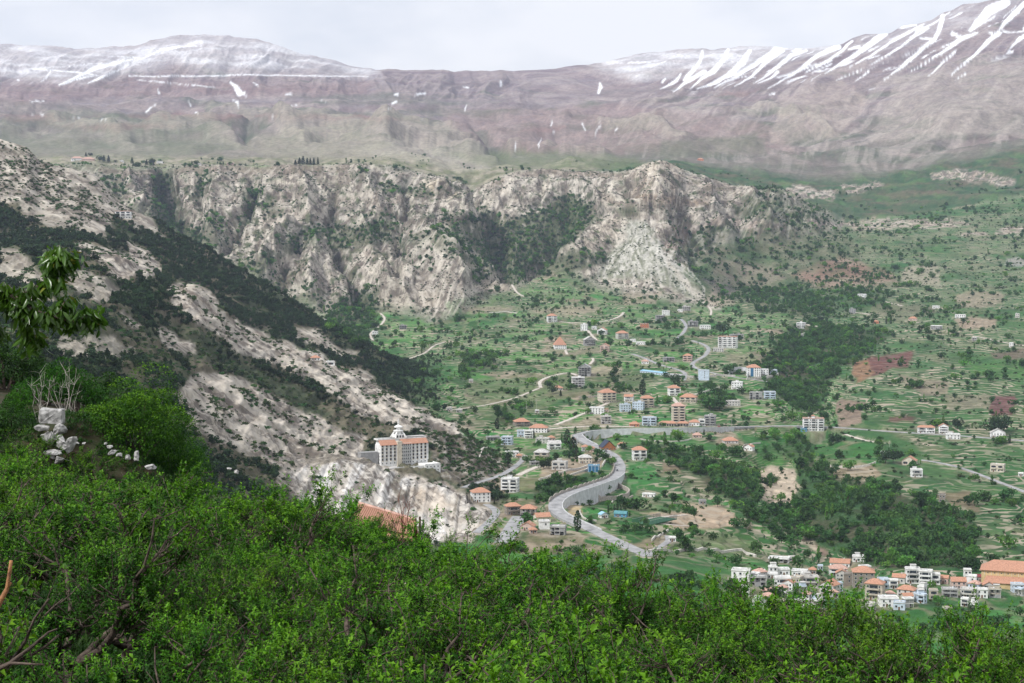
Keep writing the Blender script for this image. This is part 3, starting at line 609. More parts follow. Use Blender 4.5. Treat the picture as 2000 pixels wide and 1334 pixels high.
for i in range(58):
    u = _r.uniform(1436, 1995); v = 1122+_r.uniform(-4, 74)+(u-1440)*.015
    HOUSES.append((u, v, _r.uniform(12,24), _r.uniform(8,19), .8, _r.uniform(-30,30), _r.choice(('plain','balcony','plain','frame')), _r.choice(('white','white','pale','bluewhite','beige')), _r.choice(('flat','flat','flat','flat','flatroom','hippink','gable')), 'FILL'))
HP = []
for r in HOUSES:
    p = locate(r[0], r[1]); wm = r[2]/FPX*p.y; HP.append((p, wm))
MON = locate(786, 897)
for (p, wm), r in zip(HP, HOUSES): pad(p + Vector((0, wm*r[4]*.4, 0)), wm*.55, 6)
# ================================================================== LAND COVER
U1, V1 = proj(gX, gY, gZ)
VERGE = np.zeros(gX.shape, np.float32)
cov = Cover(U1, V1, gX, gY, gZ, gK)
x, y, z = gX, gY, gZ
def C(*c): return np.array(c, np.float32)
CREAM, CREAM2, GREY, MAUVE, TAN, SOIL = C(.48,.435,.365), C(.365,.32,.265), C(.36,.34,.33), C(.195,.168,.180), C(.33,.27,.20), C(.20,.145,.10)
REDS, GRASS, GRASS2, LEAFD, OLIVE, SNOW, DARK = C(.15,.07,.055), C(.036,.150,.034), C(.072,.20,.044), C(.022,.058,.02), C(.13,.155,.075), C(.82,.84,.87), C(.055,.05,.04)
col = np.zeros(gX.shape+(3,), np.float32); terr = np.zeros(gX.shape, np.float32); veg = np.zeros(gX.shape, np.float32); rock = np.zeros(gX.shape, np.float32)
def lay(m, c, c2=None, nz=None):
    b = m > .004; n = b.sum()
    if n == 0: return
    if n > m.size*.7: b = slice(None)
    mm = np.asarray(m)[b][...,None].astype(np.float32)
    if c2 is not None:
        q = nz[b][...,None]; cc = c*(1-q)+c2*q
    else: cc = c if c.ndim == 1 else c[b]
    col[b] = col[b]*(1-mm)+cc*mm
def nz01(sx, sy, o, seed, lo=-.25, hi=.25): return sst(lo, hi, fbm(x/sx+z/sy*.0, y/sy+z/(sy*.5), o, seed)).astype(np.float32)
one = np.ones(gX.shape, np.float32)
nA = nz01(60, 90, 5, 101); nB = nz01(25, 40, 4, 103); nC = nz01(220, 300, 5, 105); nD = nz01(9, 16, 3, 107)
# ---- valley floor: small fields, each with its own crop
fx_, fy_ = x/52+fbm(x/130, y/130, 3, 111)*1.1, y/88+fbm(x/130, y/130, 3, 113)*1.1
best = np.full(x.shape, 9e9, np.float32); cell = np.zeros(x.shape, np.int64); second = best.copy()
ix0, iy0 = np.floor(fx_).astype(np.int64), np.floor(fy_).astype(np.int64)
for i in (-1,0,1):
    for j in (-1,0,1):
        hh = _h(ix0+i, iy0+j, 1, 7); px = ix0+i+(hh & 255)/255.; py = iy0+j+(hh>>8)/255.
        d = (fx_-px)**2+(fy_-py)**2; nearer = d < best
        second = np.where(nearer, best, np.minimum(second, d)); best = np.where(nearer, d, best); cell = np.where(nearer, hh, cell)
r1 = ((cell*7919) & 1023)/1023.; r2 = ((cell*104729) & 1023)/1023.
edge = sst(.10, .02, np.sqrt(second)-np.sqrt(best))
green = GRASS[None,None]*(.75+.5*r2[...,None])*(1-nA[...,None]*.35) + C(.012,.004,.0)[None,None]*nB[...,None]
lay(one, green)
dens = fbm(x/240, y/330, 3, 115)
lay(((r1 > .92)*(1-.5*nB)).astype(np.float32), TAN*.85, SOIL, nB)
lay(((r1 < .22)*.75).astype(np.float32), GRASS2)
lay(((r1 > .32)&(r1 < .55))*.72*one, LEAFD*1.9, GRASS*.8, nB)
lay(edge*.45*one, TAN*.8)
veg_line = sst(.05, .3, fbm(x/30, y/60, 3, 117)); lay(veg_line*.55*one, LEAFD*1.5)
lay(sst(.16, .42, fbm(x/45+z/20, y/80, 3, 119))*.34*one, TAN*.75, SOIL, nD)
terr[:] = m_terr*(.6+.4*sst(.15, .6, r2))
veg[:] = .45
# ---- green plateau behind the cliffs on the right and the slopes under it
lay(m_rplat*one, C(.024,.078,.028), C(.05,.092,.04), nA); lay(m_rplat*sst(.0,.35,fbm(x/200, z/40+y/500, 4, 121))*.5, SOIL*.8); terr *= (1-m_rplat)
lay(m_rplat*sst(.02,.3,fbm(x/90, y/160, 4, 123))*.6, LEAFD*1.4)
lay(m_rplat*sst(.08,.32,fbm(x/170,z/26+y/500,4,126))*.55, C(.15,.095,.075)); lay(m_rplat*sst(.02,.26,fbm(x/26,y/60,4,128))*.5, C(.018,.045,.018)); lay(m_rplat*sst(.12,.3,fbm(x/70+7,y/120,4,129))*.5, C(.085,.17,.05))
lay(m_rplat*sst(1240,1100,U1), C(.30,.27,.205), C(.17,.18,.10), nA)
lay(m_rplat*sst(-.05,.3,fbm(x/40, y/90, 4, 124))*.5, C(.10,.09,.06), C(.05,.08,.03), nB)
mr = cov.poly([(1400,470),(1640,440),(2090,380),(2090,1130),(1860,1130),(1560,620),(1400,600)], 40, 1, 13.6)
lay(mr*.8, C(.026,.098,.028), C(.055,.120,.040), nA)
lay(mr*sst(.08,.34,fbm(x/50+z/25, z/9, 4, 125))*.32, SOIL*1.05, TAN*.8, nD)
lay(mr*sst(.05,.3,fbm(x/60, y/90, 4, 127))*.7, LEAFD*1.3)
# ---- far range
mb = sst(14.7, 15.5, gK).astype(np.float32)
st1 = sst(-.3, .3, fbm(z/16+fbm(x/700, z/150, 2, 131)*1.4, x/2500, 3, 133)).astype(np.float32)
kh = sst(18.6, 15.6, gK)
lay(mb, MAUVE, C(.165,.12,.128), st1); lay(mb*(1-nC)*.4, C(.33,.27,.25)); lay(mb*.5*nA*kh, C(.26,.23,.19))
lay(mb*sst(17.4,15.6,gK)*.8, C(.235,.20,.172), C(.13,.125,.10), sst(-.25,.25,fbm(x/150,y/200+z/60,5,142,.6))); lay(mb*sst(17.8,16.5,gK)*sst(.05,.3,fbm(x/240+4,z/50,5,143))*.6, C(.10,.095,.07))
grn = sst(.0, .28, fbm(x/330+z/180, y/420+z/90, 5, 135)+.14*(17.5-gK)-.18)
lay(mb*grn*.72, C(.085,.105,.06), C(.05,.075,.04), nA)
lay(mb*sst(.1,.4,-(hills)+.0)*sst(18.6,16.5,gK)*.55, C(.075,.09,.055))
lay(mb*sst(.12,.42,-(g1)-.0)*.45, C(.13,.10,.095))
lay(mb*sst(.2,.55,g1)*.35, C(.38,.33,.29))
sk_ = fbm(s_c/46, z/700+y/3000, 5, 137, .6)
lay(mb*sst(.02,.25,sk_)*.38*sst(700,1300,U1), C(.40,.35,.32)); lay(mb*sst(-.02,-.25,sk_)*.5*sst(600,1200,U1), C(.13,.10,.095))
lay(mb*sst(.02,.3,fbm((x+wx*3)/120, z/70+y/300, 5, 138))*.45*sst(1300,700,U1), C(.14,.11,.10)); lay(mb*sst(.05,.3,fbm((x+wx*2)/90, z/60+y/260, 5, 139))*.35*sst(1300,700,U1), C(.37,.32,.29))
for p, c, s_ in [([(860,215),(1250,205),(1500,240),(1560,300),(1000,300),(880,260)], C(.27,.19,.175), .5),
               ([(760,268),(830,275),(950,318),(955,332),(900,335),(840,320),(700,300)], C(.38,.35,.29), .6),
               ([(560,250),(640,240),(760,280),(720,310),(600,310),(500,300),(440,290)], C(.30,.28,.21), .6),
               ([(0,150),(560,160),(740,160),(700,185),(300,190),(0,200)], C(.20,.12,.11), .45),
               ([(1530,190),(1640,150),(1700,200),(1640,270),(1500,280)], C(.36,.30,.26), .6),
               ([(1750,150),(2000,110),(2090,100),(2090,270),(1900,262),(1700,280)], C(.35,.31,.27), .5),
               ([(1290,275),(1480,262),(1500,300),(1300,310)], C(.10,.12,.065), .6),
               ([(850,300),(1000,295),(1200,300),(1300,330),(1000,335)], C(.12,.15,.07), .7),
               ([(0,230),(150,215),(420,245),(480,290),(300,310),(0,300)], C(.17,.18,.12), .6)]:
    lay(cov.poly(p, 13, 14.5)*s_*(.6+.4*nA), c)
# red-brown layers and grey-green hollows of the middle slopes
for i in range(26):
    rr = random.Random(i*7+1); u0 = rr.uniform(0, 1500); v0 = rr.uniform(170, 262); w = rr.uniform(50, 190)
    lay(cov.poly([(u0-w,v0+rr.uniform(-4,4)),(u0,v0-rr.uniform(3,7)),(u0+w,v0+rr.uniform(-6,4)),(u0+w*.3,v0+rr.uniform(3,7))], 6, 15.0)*.5, [C(.20,.115,.10), C(.10,.11,.075), C(.16,.13,.12)][i%3])
# snow: streaks lying in the gullies, drifts along the tracks, and a dusting over the tops
snow = np.zeros(gX.shape, np.float32)
def zs(pts, ou=1300, ov=0, f=2.857): return [(ou+a/f, ov+b/f, w/f*.66) for a,b,w in pts]
STREAKS = [zs(q) for q in (
 [(205,285,26),(190,340,30),(150,400,40),(105,445,22)], [(215,400,40),(110,460,26),(45,512,6)], [(350,280,34),(320,340,44),(260,400,46),(200,440,22),(135,497,6)],
 [(470,285,40),(430,350,60),(350,420,40),(250,470,20),(165,498,5)], [(630,268,70),(560,320,50),(480,375,30),(380,435,20),(270,488,5)], [(655,285,22),(560,350,30),(470,435,18),(385,482,4)],
 [(785,283,26),(700,310,42),(630,370,34),(560,420,18),(495,468,4)], [(625,405,24),(570,440,14),(520,466,4)], [(960,262,50),(860,300,44),(800,350,28),(700,420,18),(570,495,4)],
 [(1040,232,22),(950,310,24),(870,360,20),(785,402,8)], [(1225,185,60),(1150,240,56),(1070,300,36),(960,368,20),(890,408,4)], [(1080,262,30),(1020,275,10)],
 [(1440,135,14),(1340,190,30),(1250,240,22),(1130,320,14),(1028,375,4)], [(1365,222,16),(1250,300,18),(1140,362,5)], [(1585,68,10),(1440,160,18),(1360,210,8)],
 [(1545,90,44),(1530,150,44),(1500,215,36),(1400,300,30),(1320,370,30),(1260,412,10)], [(1420,215,14),(1490,215,20)], [(1900,15,66),(1800,60,80),(1740,130,66),(1700,170,30)],
 [(1740,185,14),(1650,215,40),(1590,260,26),(1490,328,12),(1370,402,5)], [(1600,190,30),(1640,205,24)], [(2010,10,40),(1940,80,44),(1880,150,26),(1860,168,6)],
 [(1860,185,44),(1800,230,34),(1740,295,24),(1660,360,14),(1588,418,5)], [(1615,286,18),(1545,355,16),(1470,424,4)], [(1135,402,14),(1058,452,4)], [(925,358,12),(820,404,3)],
 [(1095,388,8),(950,448,3)], [(1670,410,10),(1615,442,3)], [(2010,195,34),(1960,235,20),(1915,276,4)], [(85,415,16),(60,450,26),(0,485,12),(-30,500,3)], [(5,435,14),(-20,460,18)],
 [(1400,140,14),(1320,150,26),(1300,155,4)], [(1250,375,8),(1215,395,3)], [(2080,60,60),(2000,160,30),(1990,180,5)], [(1780,182,6),(1990,180,10)], [(1160,495,2),(1130,505,2)], [(610,522,14),(580,530,3)], [(330,430,4),(480,430,7),(500,432,3)], [(1250,425,5),(1225,438,9)])]
STREAKS += [zs(q, 0) for q in (
 [(165,383,8),(380,397,12),(575,425,10)], [(720,427,6),(1000,423,9),(1450,418,9),(2050,424,5)], [(240,381,5),(600,350,8),(800,325,10),(900,280,26),(1000,262,20),(1120,258,6)], [(330,472,12),(450,420,26),(560,370,40),(740,330,10)],
 [(345,472,6),(440,440,16),(520,425,14)], [(490,465,6),(560,435,22),(640,400,16),(745,350,5)], [(610,315,6),(810,323,10)], [(283,400,10),(260,430,12),(225,458,3)], [(765,446,3),(900,456,6),(1200,490,5)],
 [(1290,458,16),(1310,480,30),(1335,495,10)], [(1305,495,14),(1330,515,50),(1370,530,20)], [(875,500,4),(890,522,16)], [(1300,558,5),(1325,575,22),(1330,598,4)], [(1412,465,6),(1440,477,12)], [(1625,598,3),(1670,585,9)], [(1795,560,6),(1815,567,12)],
 [(408,653,4),(455,656,7)], [(180,640,4),(248,640,6)], [(160,566,3),(245,565,6)], [(815,625,12),(880,580,3)], [(1065,590,10),(1050,560,3)], [(1590,527,3),(1640,529,5)], [(1090,628,5),(1105,630,5)], [(560,668,3),(610,666,4)], [(100,445,14),(105,448,8)], [(1510,655,6),(1522,650,3)])]
STREAKS += [zs(q, 650, 200) for q in ([(355,-3,18),(335,8,10)], [(325,35,8),(312,38,4)], [(745,20,6),(735,45,9)], [(1220,100,4),(1215,125,8)], [(1228,165,10),(1235,170,8)], [(1020,235,8),(1028,255,9)], [(1163,210,4),(1150,235,9),(1158,250,3)],
 [(1390,115,8),(1405,155,8)], [(1495,125,6),(1468,165,8),(1468,190,2)], [(1585,145,14),(1572,158,4)], [(1490,100,4),(1478,110,3)], [(490,92,5),(500,93,3)])]
STREAKS += [[(1171,163,4),(1172,172,8),(1170,181,4)], [(978,160,3),(978,168,4)], [(812,184,3),(830,182,4)], [(771,185,2),(776,184,3)], [(906,170,2),(915,172,3)]]
covS = cov
rag = .75+.5*fbm(x/40, z/40, 3, 140)
for q in STREAKS: snow = np.maximum(snow, covS.stroke(q, 15, warp=.30, soft=3.0)*np.clip(rag+.25,0,1))
dust = sst(-.1, .3, fbm(x/260, z/60+y/700, 5, 141)+.05)
for p, s_ in [([(-90,70),(90,85),(240,90),(330,70),(440,60),(580,90),(740,133),(740,147),(560,136),(420,140),(330,120),(280,135),(160,160),(-90,150)], .55),
              ([(300,80),(400,62),(470,68),(600,100),(720,135),(600,120),(480,100),(340,105)], .6),
              ([(1150,122),(1235,103),(1330,90),(1640,80),(1620,100),(1500,120),(1330,140),(1240,155)], .6),
              ([(1220,105),(1400,92),(1560,86),(1540,98),(1380,112),(1260,130)], .6), ([(1660,70),(1780,40),(1900,0),(2000,-10),(1960,30),(1800,80),(1690,105)], .22)]:
    snow = np.maximum(snow, covS.poly(p, 34, 17.5)*s_*(.5+.5*dust))
fine_ = sst(.16,.27,fbm(s_c/44, z/1400, 3, 144, .6))*covS.poly([(1195,118),(1330,96),(1640,84),(1800,40),(2000,-12),(2090,-30),(2090,90),(1900,120),(1760,130),(1560,160),(1400,172),(1290,180),(1215,170)], 26, 17)*sst(-.15,.15,fbm(x/170,z/70,4,145))
snow = np.maximum(snow, fine_*.8)
lay(snow, SNOW)
# ---- far cliffs
mc = m_cliff.astype(np.float32)
stc = sst(-.25, .3, fbm(z/9+fbm(x/150, z/60, 2, 4)*1.6, x/300, 3, 151)).astype(np.float32)
rb = sst(-.15, .35, ribs).astype(np.float32)
lay(mc, CREAM*.80, CREAM2*.80, stc); lay(mc*sst(0,.35,fbm(x/210, z/120+y/500, 4, 152)-.12*sst(760,300,U1))*.6, CREAM*1.02)
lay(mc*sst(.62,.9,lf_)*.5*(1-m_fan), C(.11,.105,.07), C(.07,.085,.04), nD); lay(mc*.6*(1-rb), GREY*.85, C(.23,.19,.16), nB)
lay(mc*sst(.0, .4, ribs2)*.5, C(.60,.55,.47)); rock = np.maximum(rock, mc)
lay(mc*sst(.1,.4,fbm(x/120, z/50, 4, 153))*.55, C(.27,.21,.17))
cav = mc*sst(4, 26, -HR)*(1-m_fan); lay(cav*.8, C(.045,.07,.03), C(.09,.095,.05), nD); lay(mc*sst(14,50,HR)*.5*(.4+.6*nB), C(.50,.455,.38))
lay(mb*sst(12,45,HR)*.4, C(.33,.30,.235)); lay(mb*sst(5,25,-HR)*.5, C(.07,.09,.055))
terr *= (1-mc); veg *= (1-mc*.2)
m_dark = np.zeros(gX.shape, np.float32)
for p, c, s_ in [([(1235,322),(1290,314),(1330,325),(1330,372),(1290,385),(1235,375)], C(.50,.40,.31), .7),
   ([(1150,380),(1200,380),(1260,420),(1190,470),(1150,500),(1100,520),(1140,470),(1190,410)], C(.42,.36,.29), .7),
   ([(820,355),(860,352),(900,380),(885,392),(845,375)], C(.50,.42,.30), .8),
   ([(910,380),(1000,335),(1100,335),(1200,345),(1160,400),(1080,385),(1000,415),(950,410)], C(.50,.46,.40), .65),
   ([(1330,345),(1470,372),(1440,420),(1360,440),(1320,400)], C(.42,.38,.33), .6),
   ([(700,320),(800,325),(860,350),(800,370),(740,400),(640,380),(560,350)], C(.46,.42,.36), .55),
   ([(1300,440),(1400,430),(1560,455),(1560,478),(1430,470),(1300,480)], C(.17,.10,.08), .6),
   ([(1300,480),(1400,478),(1540,476),(1540,488),(1380,497),(1290,500)], C(.15,.08,.07), .8),
   ([(1450,380),(1510,362),(1640,440),(1600,455),(1500,440),(1440,430)], C(.055,.085,.035), .85),
   ([(1380,440),(1640,455),(1700,500),(1600,560),(1400,600),(1330,540),(1300,500)], C(.05,.08,.035), .8),
   ([(1545,535),(1640,500),(1740,535),(1760,555),(1690,560),(1600,565)], C(.21,.13,.10), .75),
   ([(1400,505),(1500,520),(1540,545),(1450,560),(1390,540)], C(.17,.13,.11), .5),
   ([(1370,540),(1420,545),(1450,580),(1400,580)], C(.10,.09,.09), .6)]:
    m = cov.poly(p, 14, 9.6, 14.2)*s_*(.55+.45*nA)
    if c[0] < .25: m = np.clip(m*1.25,0,1); rock *= (1-m*.9); veg = np.maximum(veg, m*.6); m_dark = np.maximum(m_dark, m)
    lay(m, c)
# cliff bands (pale ledges) in the green slopes at right
for q in ([(1385,437,12),(1440,434,16),(1530,440,10)], [(1575,432,14),(1640,440,10)], [(1640,438,12),(1700,440,20),(1780,438,16),(1850,436,14),(1885,438,6)], [(1830,340,12),(1900,345,26),(1970,355,18)], [(1545,375,24),(1620,380,24),(1600,372,10)], [(1650,372,16),(1720,362,8)],
          [(1955,455,16),(2040,440,18)], [(1890,455,10),(1930,460,6)]):
    m = cov.stroke(q, 9.6, 15.4, warp=1.3, soft=5)*sst(-.22,.06,fbm(x/28,z/9+y/60,4,157)); lay(m*.9, C(.42,.34,.28), C(.26,.22,.20), nB); rock = np.maximum(rock, m)
# green creeping into the gullies and ledges of the cliffs
fs_ = fbm((x+fan_*z*.8+wx)/13, z/95, 4, 155); lay(mc*sst(.03,.3,fs_)*.38, C(.60,.55,.48)); lay(mc*sst(-.02,-.28,fs_)*.6, C(.20,.165,.135))
gcl = np.zeros(gX.shape, np.float32)
CG = [([(296,340),(335,338),(332,400),(345,430),(392,450),(395,500),(340,520),(300,440)], .95), ([(390,330),(420,335),(395,390),(370,392)], .7), ([(470,370),(520,365),(500,400),(470,450),(450,490),(470,420)], .7),
 ([(380,500),(440,480),(450,440),(420,400),(400,430)], .6), ([(540,470),(610,440),(700,440),(770,428),(790,450),(720,470),(620,475),(560,500)], .8), ([(430,520),(500,500),(560,490),(540,540),(560,600),(500,570)], .75),
 ([(740,365),(790,362),(860,372),(855,380),(780,380),(745,385)], .8), ([(680,420),(760,412),(790,418),(760,430)], .6), ([(640,480),(740,440),(790,470),(740,480),(640,490)], .75),
 ([(560,560),(620,545),(640,600),(580,600)], .6), ([(870,420),(930,420),(960,470),(975,530),(930,560),(900,500),(850,450)], .8),
 ([(930,400),(985,430),(1060,410),(1110,378),(1160,400),(1165,425),(1110,480),(1060,510),(1000,560),(940,500),(950,450)], .9), ([(1060,510),(1120,485),(1180,490),(1200,510),(1150,520),(1090,540),(1040,540)], .8),
 ([(750,470),(840,450),(880,480),(900,520),(850,500),(800,480)], .6), ([(660,580),(740,560),(770,600),(700,640),(640,620)], .8), ([(780,500),(830,490),(860,520),(840,545)], .4), ([(1205,405),(1240,400),(1250,422),(1215,428)], .8),
 ([(200,340),(250,360),(240,400),(290,430),(260,440),(200,400)], .6), ([(500,400),(540,385),(560,420),(520,430)], .5), ([(690,330),(720,330),(715,345),(690,345)], .6), ([(250,385),(310,400),(330,440),(300,460),(260,430)], .5)]
for p, s_ in CG: gcl = np.maximum(gcl, cov.poly(p, 14, 9.5, 14)*s_)
gcl2 = np.clip(gcl*sst(-.35, .0, fbm(x/22, z/16+y/40, 4, 161)+.25*gcl), 0, 1)
scat = mc*sst(.07, .24, fbm(x/26+z/40, z/20+y/60, 4, 163)-.12*rb+.06*sst(900,500,U1))*.9
m = np.maximum(gcl2, scat*(1-.4*gcl)); lay(m, C(.04,.065,.025), C(.065,.085,.035), nD); rock *= (1-m*.8); veg = np.maximum(veg, m)
# debris fan and pale runnels below the summit
fan = cov.poly([(1225,430),(1262,430),(1290,470),(1300,500),(1345,550),(1392,590),(1330,575),(1280,545),(1200,545),(1150,545),(1190,500),(1215,470)], 10, 9.5, 14)
fs = sst(.0, .3, fbm((x-gX.mean()+(y-3900)*.0)/7, z/120, 3, 171))
lay(fan*.9, C(.17,.18,.125), C(.31,.305,.26), fs); rock *= (1-fan*.93)
for i in range(34):
    rr = random.Random(i); u0 = 1240+rr.uniform(-26,34); u1 = 1165+i*6.4+rr.uniform(-6,6); v1 = 530+rr.uniform(-20,26)+max(0,(u1-1290)*.35)
    q = [(u0,432+rr.uniform(-12,30),1.5),((u0*.6+u1*.4)+rr.uniform(-3,3),485,3.5),((u0*.25+u1*.75),520,4.5),(u1,v1,3)]
    lay(cov.stroke(q, 9.5, 14, warp=.9, soft=1.8)*.62*sst(-.35,.0,fbm(x/9,z/9,2,172)), C(.52,.50,.45))
for q in ([(1345,560,5),(1372,580,12),(1388,598,16),(1400,605,4)], [(1300,500,4),(1320,535,7),(1345,562,9)], [(1210,400,2),(1170,440,5),(1120,475,3)], [(1305,400,2),(1275,470,4)], [(1330,430,2),(1300,490,3)], [(1030,335,2),(1055,380,6),(1070,400,3)], [(1050,335,2),(1085,385,5)], [(1090,345,2),(1110,370,4)],
          [(835,478,20),(850,500,20),(835,540,14)], [(700,500,14),(735,535,10),(760,555,6)], [(640,500,30),(610,545,40),(570,570,20)], [(560,500,12),(520,545,20),(500,560,8)], [(905,520,14),(930,560,8)], [(860,440,14),(900,480,18),(960,520,4)]):
    lay(cov.stroke(q, 9.5, 14, warp=.8, soft=5)*.7, C(.55,.50,.43))
for q, c, s_ in [([(340,334,10),(420,330,14),(520,332,18),(640,330,16),(700,326,14)], C(.21,.165,.13), .7), ([(200,335,12),(300,338,10)], C(.24,.19,.15), .6), ([(940,366,8),(1000,342,10),(1080,336,12),(1200,343,14),(1240,345,12)], C(.25,.20,.155), .7), ([(1330,352,12),(1400,366,14),(1450,378,10)], C(.24,.19,.15), .6),
   ([(1235,382,10),(1270,386,16),(1330,392,18),(1380,398,10)], C(.27,.19,.13), .7), ([(1200,395,6),(1260,400,12),(1330,408,10)], C(.15,.11,.08), .6), ([(1225,420,5),(1290,425,8),(1400,425,6)], C(.13,.10,.08), .6),
   ([(760,420,8),(800,432,12),(870,434,14),(925,425,8)], C(.12,.095,.075), .8), ([(620,440,8),(700,452,10),(760,448,8)], C(.10,.10,.06), .7), ([(440,500,6),(480,470,10),(520,440,8)], C(.12,.12,.075), .6), ([(720,480,6),(770,520,8),(800,560,5)], C(.11,.12,.07), .7),
   ([(880,470,6),(905,500,8),(925,540,10),(945,570,6)], C(.12,.12,.08), .6), ([(690,470,6),(700,520,7),(735,570,5)], C(.14,.13,.09), .6), ([(600,470,4),(590,510,8),(560,550,6)], C(.13,.12,.08), .6), ([(500,350,4),(480,400,7),(440,450,6)], C(.14,.12,.09), .6),
   ([(560,345,4),(575,390,8),(600,430,6)], C(.16,.14,.11), .55), ([(650,340,4),(665,385,8),(660,430,6)], C(.17,.14,.11), .55), ([(740,340,4),(730,380,7),(750,420,6)], C(.17,.14,.11), .55), ([(820,360,4),(810,400,7),(830,430,4)], C(.17,.14,.11), .5),
   ([(1000,345,4),(985,380,7),(960,420,6)], C(.19,.16,.13), .55), ([(1120,345,4),(1105,375,8),(1095,400,5)], C(.21,.18,.15), .5), ([(1180,350,4),(1165,400,8),(1130,450,5)], C(.20,.16,.13), .55), ([(1300,330,4),(1310,370,6),(1300,400,4)], C(.20,.16,.12), .5)]:
    m = cov.stroke(q, 9.8, 14, warp=1.0, soft=5); lay(m*s_, c, c*.7, nD)
for q in ([(600,455,8),(570,500,14),(530,550,10)], [(640,455,6),(620,490,10)], [(470,430,10),(450,470,16),(440,500,8)], [(780,470,8),(760,500,14),(700,560,8)], [(820,475,6),(800,510,12),(745,560,8)], [(850,480,6),(880,530,12),(930,580,6)], [(870,478,5),(905,515,12),(960,535,8),(985,550,4)], [(350,345,8),(400,350,14)], [(540,350,14),(620,355,20),(680,345,12)], [(860,395,14),(900,400,18),(930,405,8)], [(1010,350,8),(960,390,14),(930,420,6)], [(1080,345,6),(1050,375,12)], [(1250,330,20),(1280,345,26),(1300,365,18)]):
    lay(cov.stroke(q, 9.8, 14, warp=1.0, soft=6)*.5, C(.60,.54,.45))
pyr = cov.poly([(835,475),(880,500),(925,560),(955,590),(880,612),(800,590),(740,590),(760,560),(800,520)], 12, 9.0, 13); lay(pyr*.65, C(.44,.40,.35), C(.30,.265,.225), nB); rock = np.maximum(rock, pyr)
lay(cov.poly([(745,565),(800,562),(860,575),(870,600),(800,600),(740,598)], 10, 9, 13)*.5, C(.52,.46,.38))
# ---- near spur: pale rock ribs, brushy slopes, the cut cliff
ms = (m_spur+m_forest).clip(0,1).astype(np.float32)
lay(ms, C(.13,.115,.08), C(.055,.07,.038), nA); rock = rock*(1-ms); terr *= (1-ms); veg = veg*(1-ms)+ms*.6
PALE = [([(133,473),(165,472),(205,484),(255,500),(304,526),(306,542),(262,540),(240,548),(225,540),(200,515),(160,492)], 1),
 ([(322,560),(345,552),(385,553),(412,575),(428,600),(470,632),(530,660),(600,684),(680,722),(730,752),(800,786),(862,818),(905,846),(880,850),(800,842),(740,818),(690,800),(640,765),(585,730),(520,705),(470,690),(420,650),(380,625),(345,600)], 1),
 ([(360,745),(400,725),(470,738),(540,775),(590,800),(640,830),(700,850),(720,890),(640,905),(560,915),(480,885),(420,868),(360,810),(340,780)], .85),
 ([(560,905),(600,905),(680,890),(740,905),(800,930),(870,945),(910,965),(960,1000),(975,1020),(920,1060),(700,1040),(600,985),(540,940)], 1),
 ([(244,473),(262,480),(292,500),(316,524),(322,536),(300,526),(270,505)], .95), ([(230,605),(262,620),(280,640),(262,640),(240,622)], .8), ([(300,640),(340,650),(378,672),(385,690),(350,690),(310,665)], .9), ([(130,540),(170,530),(210,545),(245,570),(200,590),(150,570)], .6),
 ([(0,485),(30,490),(70,520),(110,560),(60,560),(0,540)], .6), ([(0,560),(50,575),(100,590),(40,600),(0,590)], .6),
 ([(-80,268),(40,268),(70,300),(110,325),(170,370),(215,425),(210,450),(160,440),(100,415),(40,395),(-80,385)], .8), ([(40,395),(110,400),(200,450),(220,470),(170,455),(100,440),(40,420)], .6),
 ([(90,320),(200,330),(240,355),(300,440),(330,470),(290,450),(240,425),(200,420),(150,370)], .75), ([(580,640),(620,650),(640,665),(700,690),(690,700),(640,690),(590,665)], .6), ([(120,660),(230,655),(260,690),(180,700),(100,690)], .5),
 ([(660,730),(700,720),(740,750),(735,790),(700,800),(665,770)], .5)]
PN_ = np.full(gX.shape, 1.0, np.float32)
for p, s_ in PALE:
    m = cov.poly(p, 7, 0.3, 9.3, warp=1.3, nz=PN_)*min(1,s_*1.15); rock = np.maximum(rock, m); veg *= (1-m)
    lay(m, CREAM*1.06, CREAM2*1.1, sst(-.3,.35,fbm(x/18+z/20, z/12+y/40, 4, 181))); lay(m*(1-sst(-.1,.2,fbm(x/6, z/6+y/12, 3, 183)))*.4, GREY*.8)
up = cov.poly([(-80,268),(70,290),(215,425),(330,470),(300,450),(215,440),(0,385),(-80,385)], 14, 3, 9.3); lay(up*sst(-.1,.25,fbm(x/22, z/14+y/40, 4, 185))*.75, C(.05,.05,.03), C(.12,.11,.075), nD)
cut = cov.poly([(560,925),(600,912),(680,897),(740,908),(800,935),(870,950),(910,968),(955,1003),(940,1040),(830,1060),(700,1040),(600,985)], 8, 0.3, 4)
lay(cut*.9, C(.46,.43,.385), C(.66,.645,.62), sst(-.25,.3,fbm(x/12+3, z/22, 4, 187)))
lay(cov.poly([(800,955),(850,950),(880,985),(850,1010),(810,1000)], 16, 0.3, 4)*.6, C(.46,.36,.26))
lay(cut*sst(.28,.4,fbm(x/7, z/7, 3, 189))*.7, C(.13,.11,.08))
for p, s_ in [([(780,905),(790,925),(780,950),(800,960),(775,990),(768,950)], .8), ([(600,880),(740,900),(745,912),(680,900),(600,905)], .6), ([(420,860),(500,880),(540,920),(480,900)], .5)]:
    m = cov.poly(p, 6, 0.3, 5)*s_; lay(m, C(.09,.08,.05))
bs = cov.poly([(820,840),(900,850),(960,880),(1000,910),(960,950),(900,950),(860,930),(840,890)], 10, 3, 6.3); lay(bs*.9, C(.14,.12,.09), C(.30,.28,.26), sst(.0,.25,fbm(x/6, z/6+y/9, 3, 191))); rock = np.maximum(rock, bs)
lay(cov.poly([(900,835),(960,850),(985,880),(950,870),(905,850)], 8, 3, 8)*.8, GRASS*1.1)
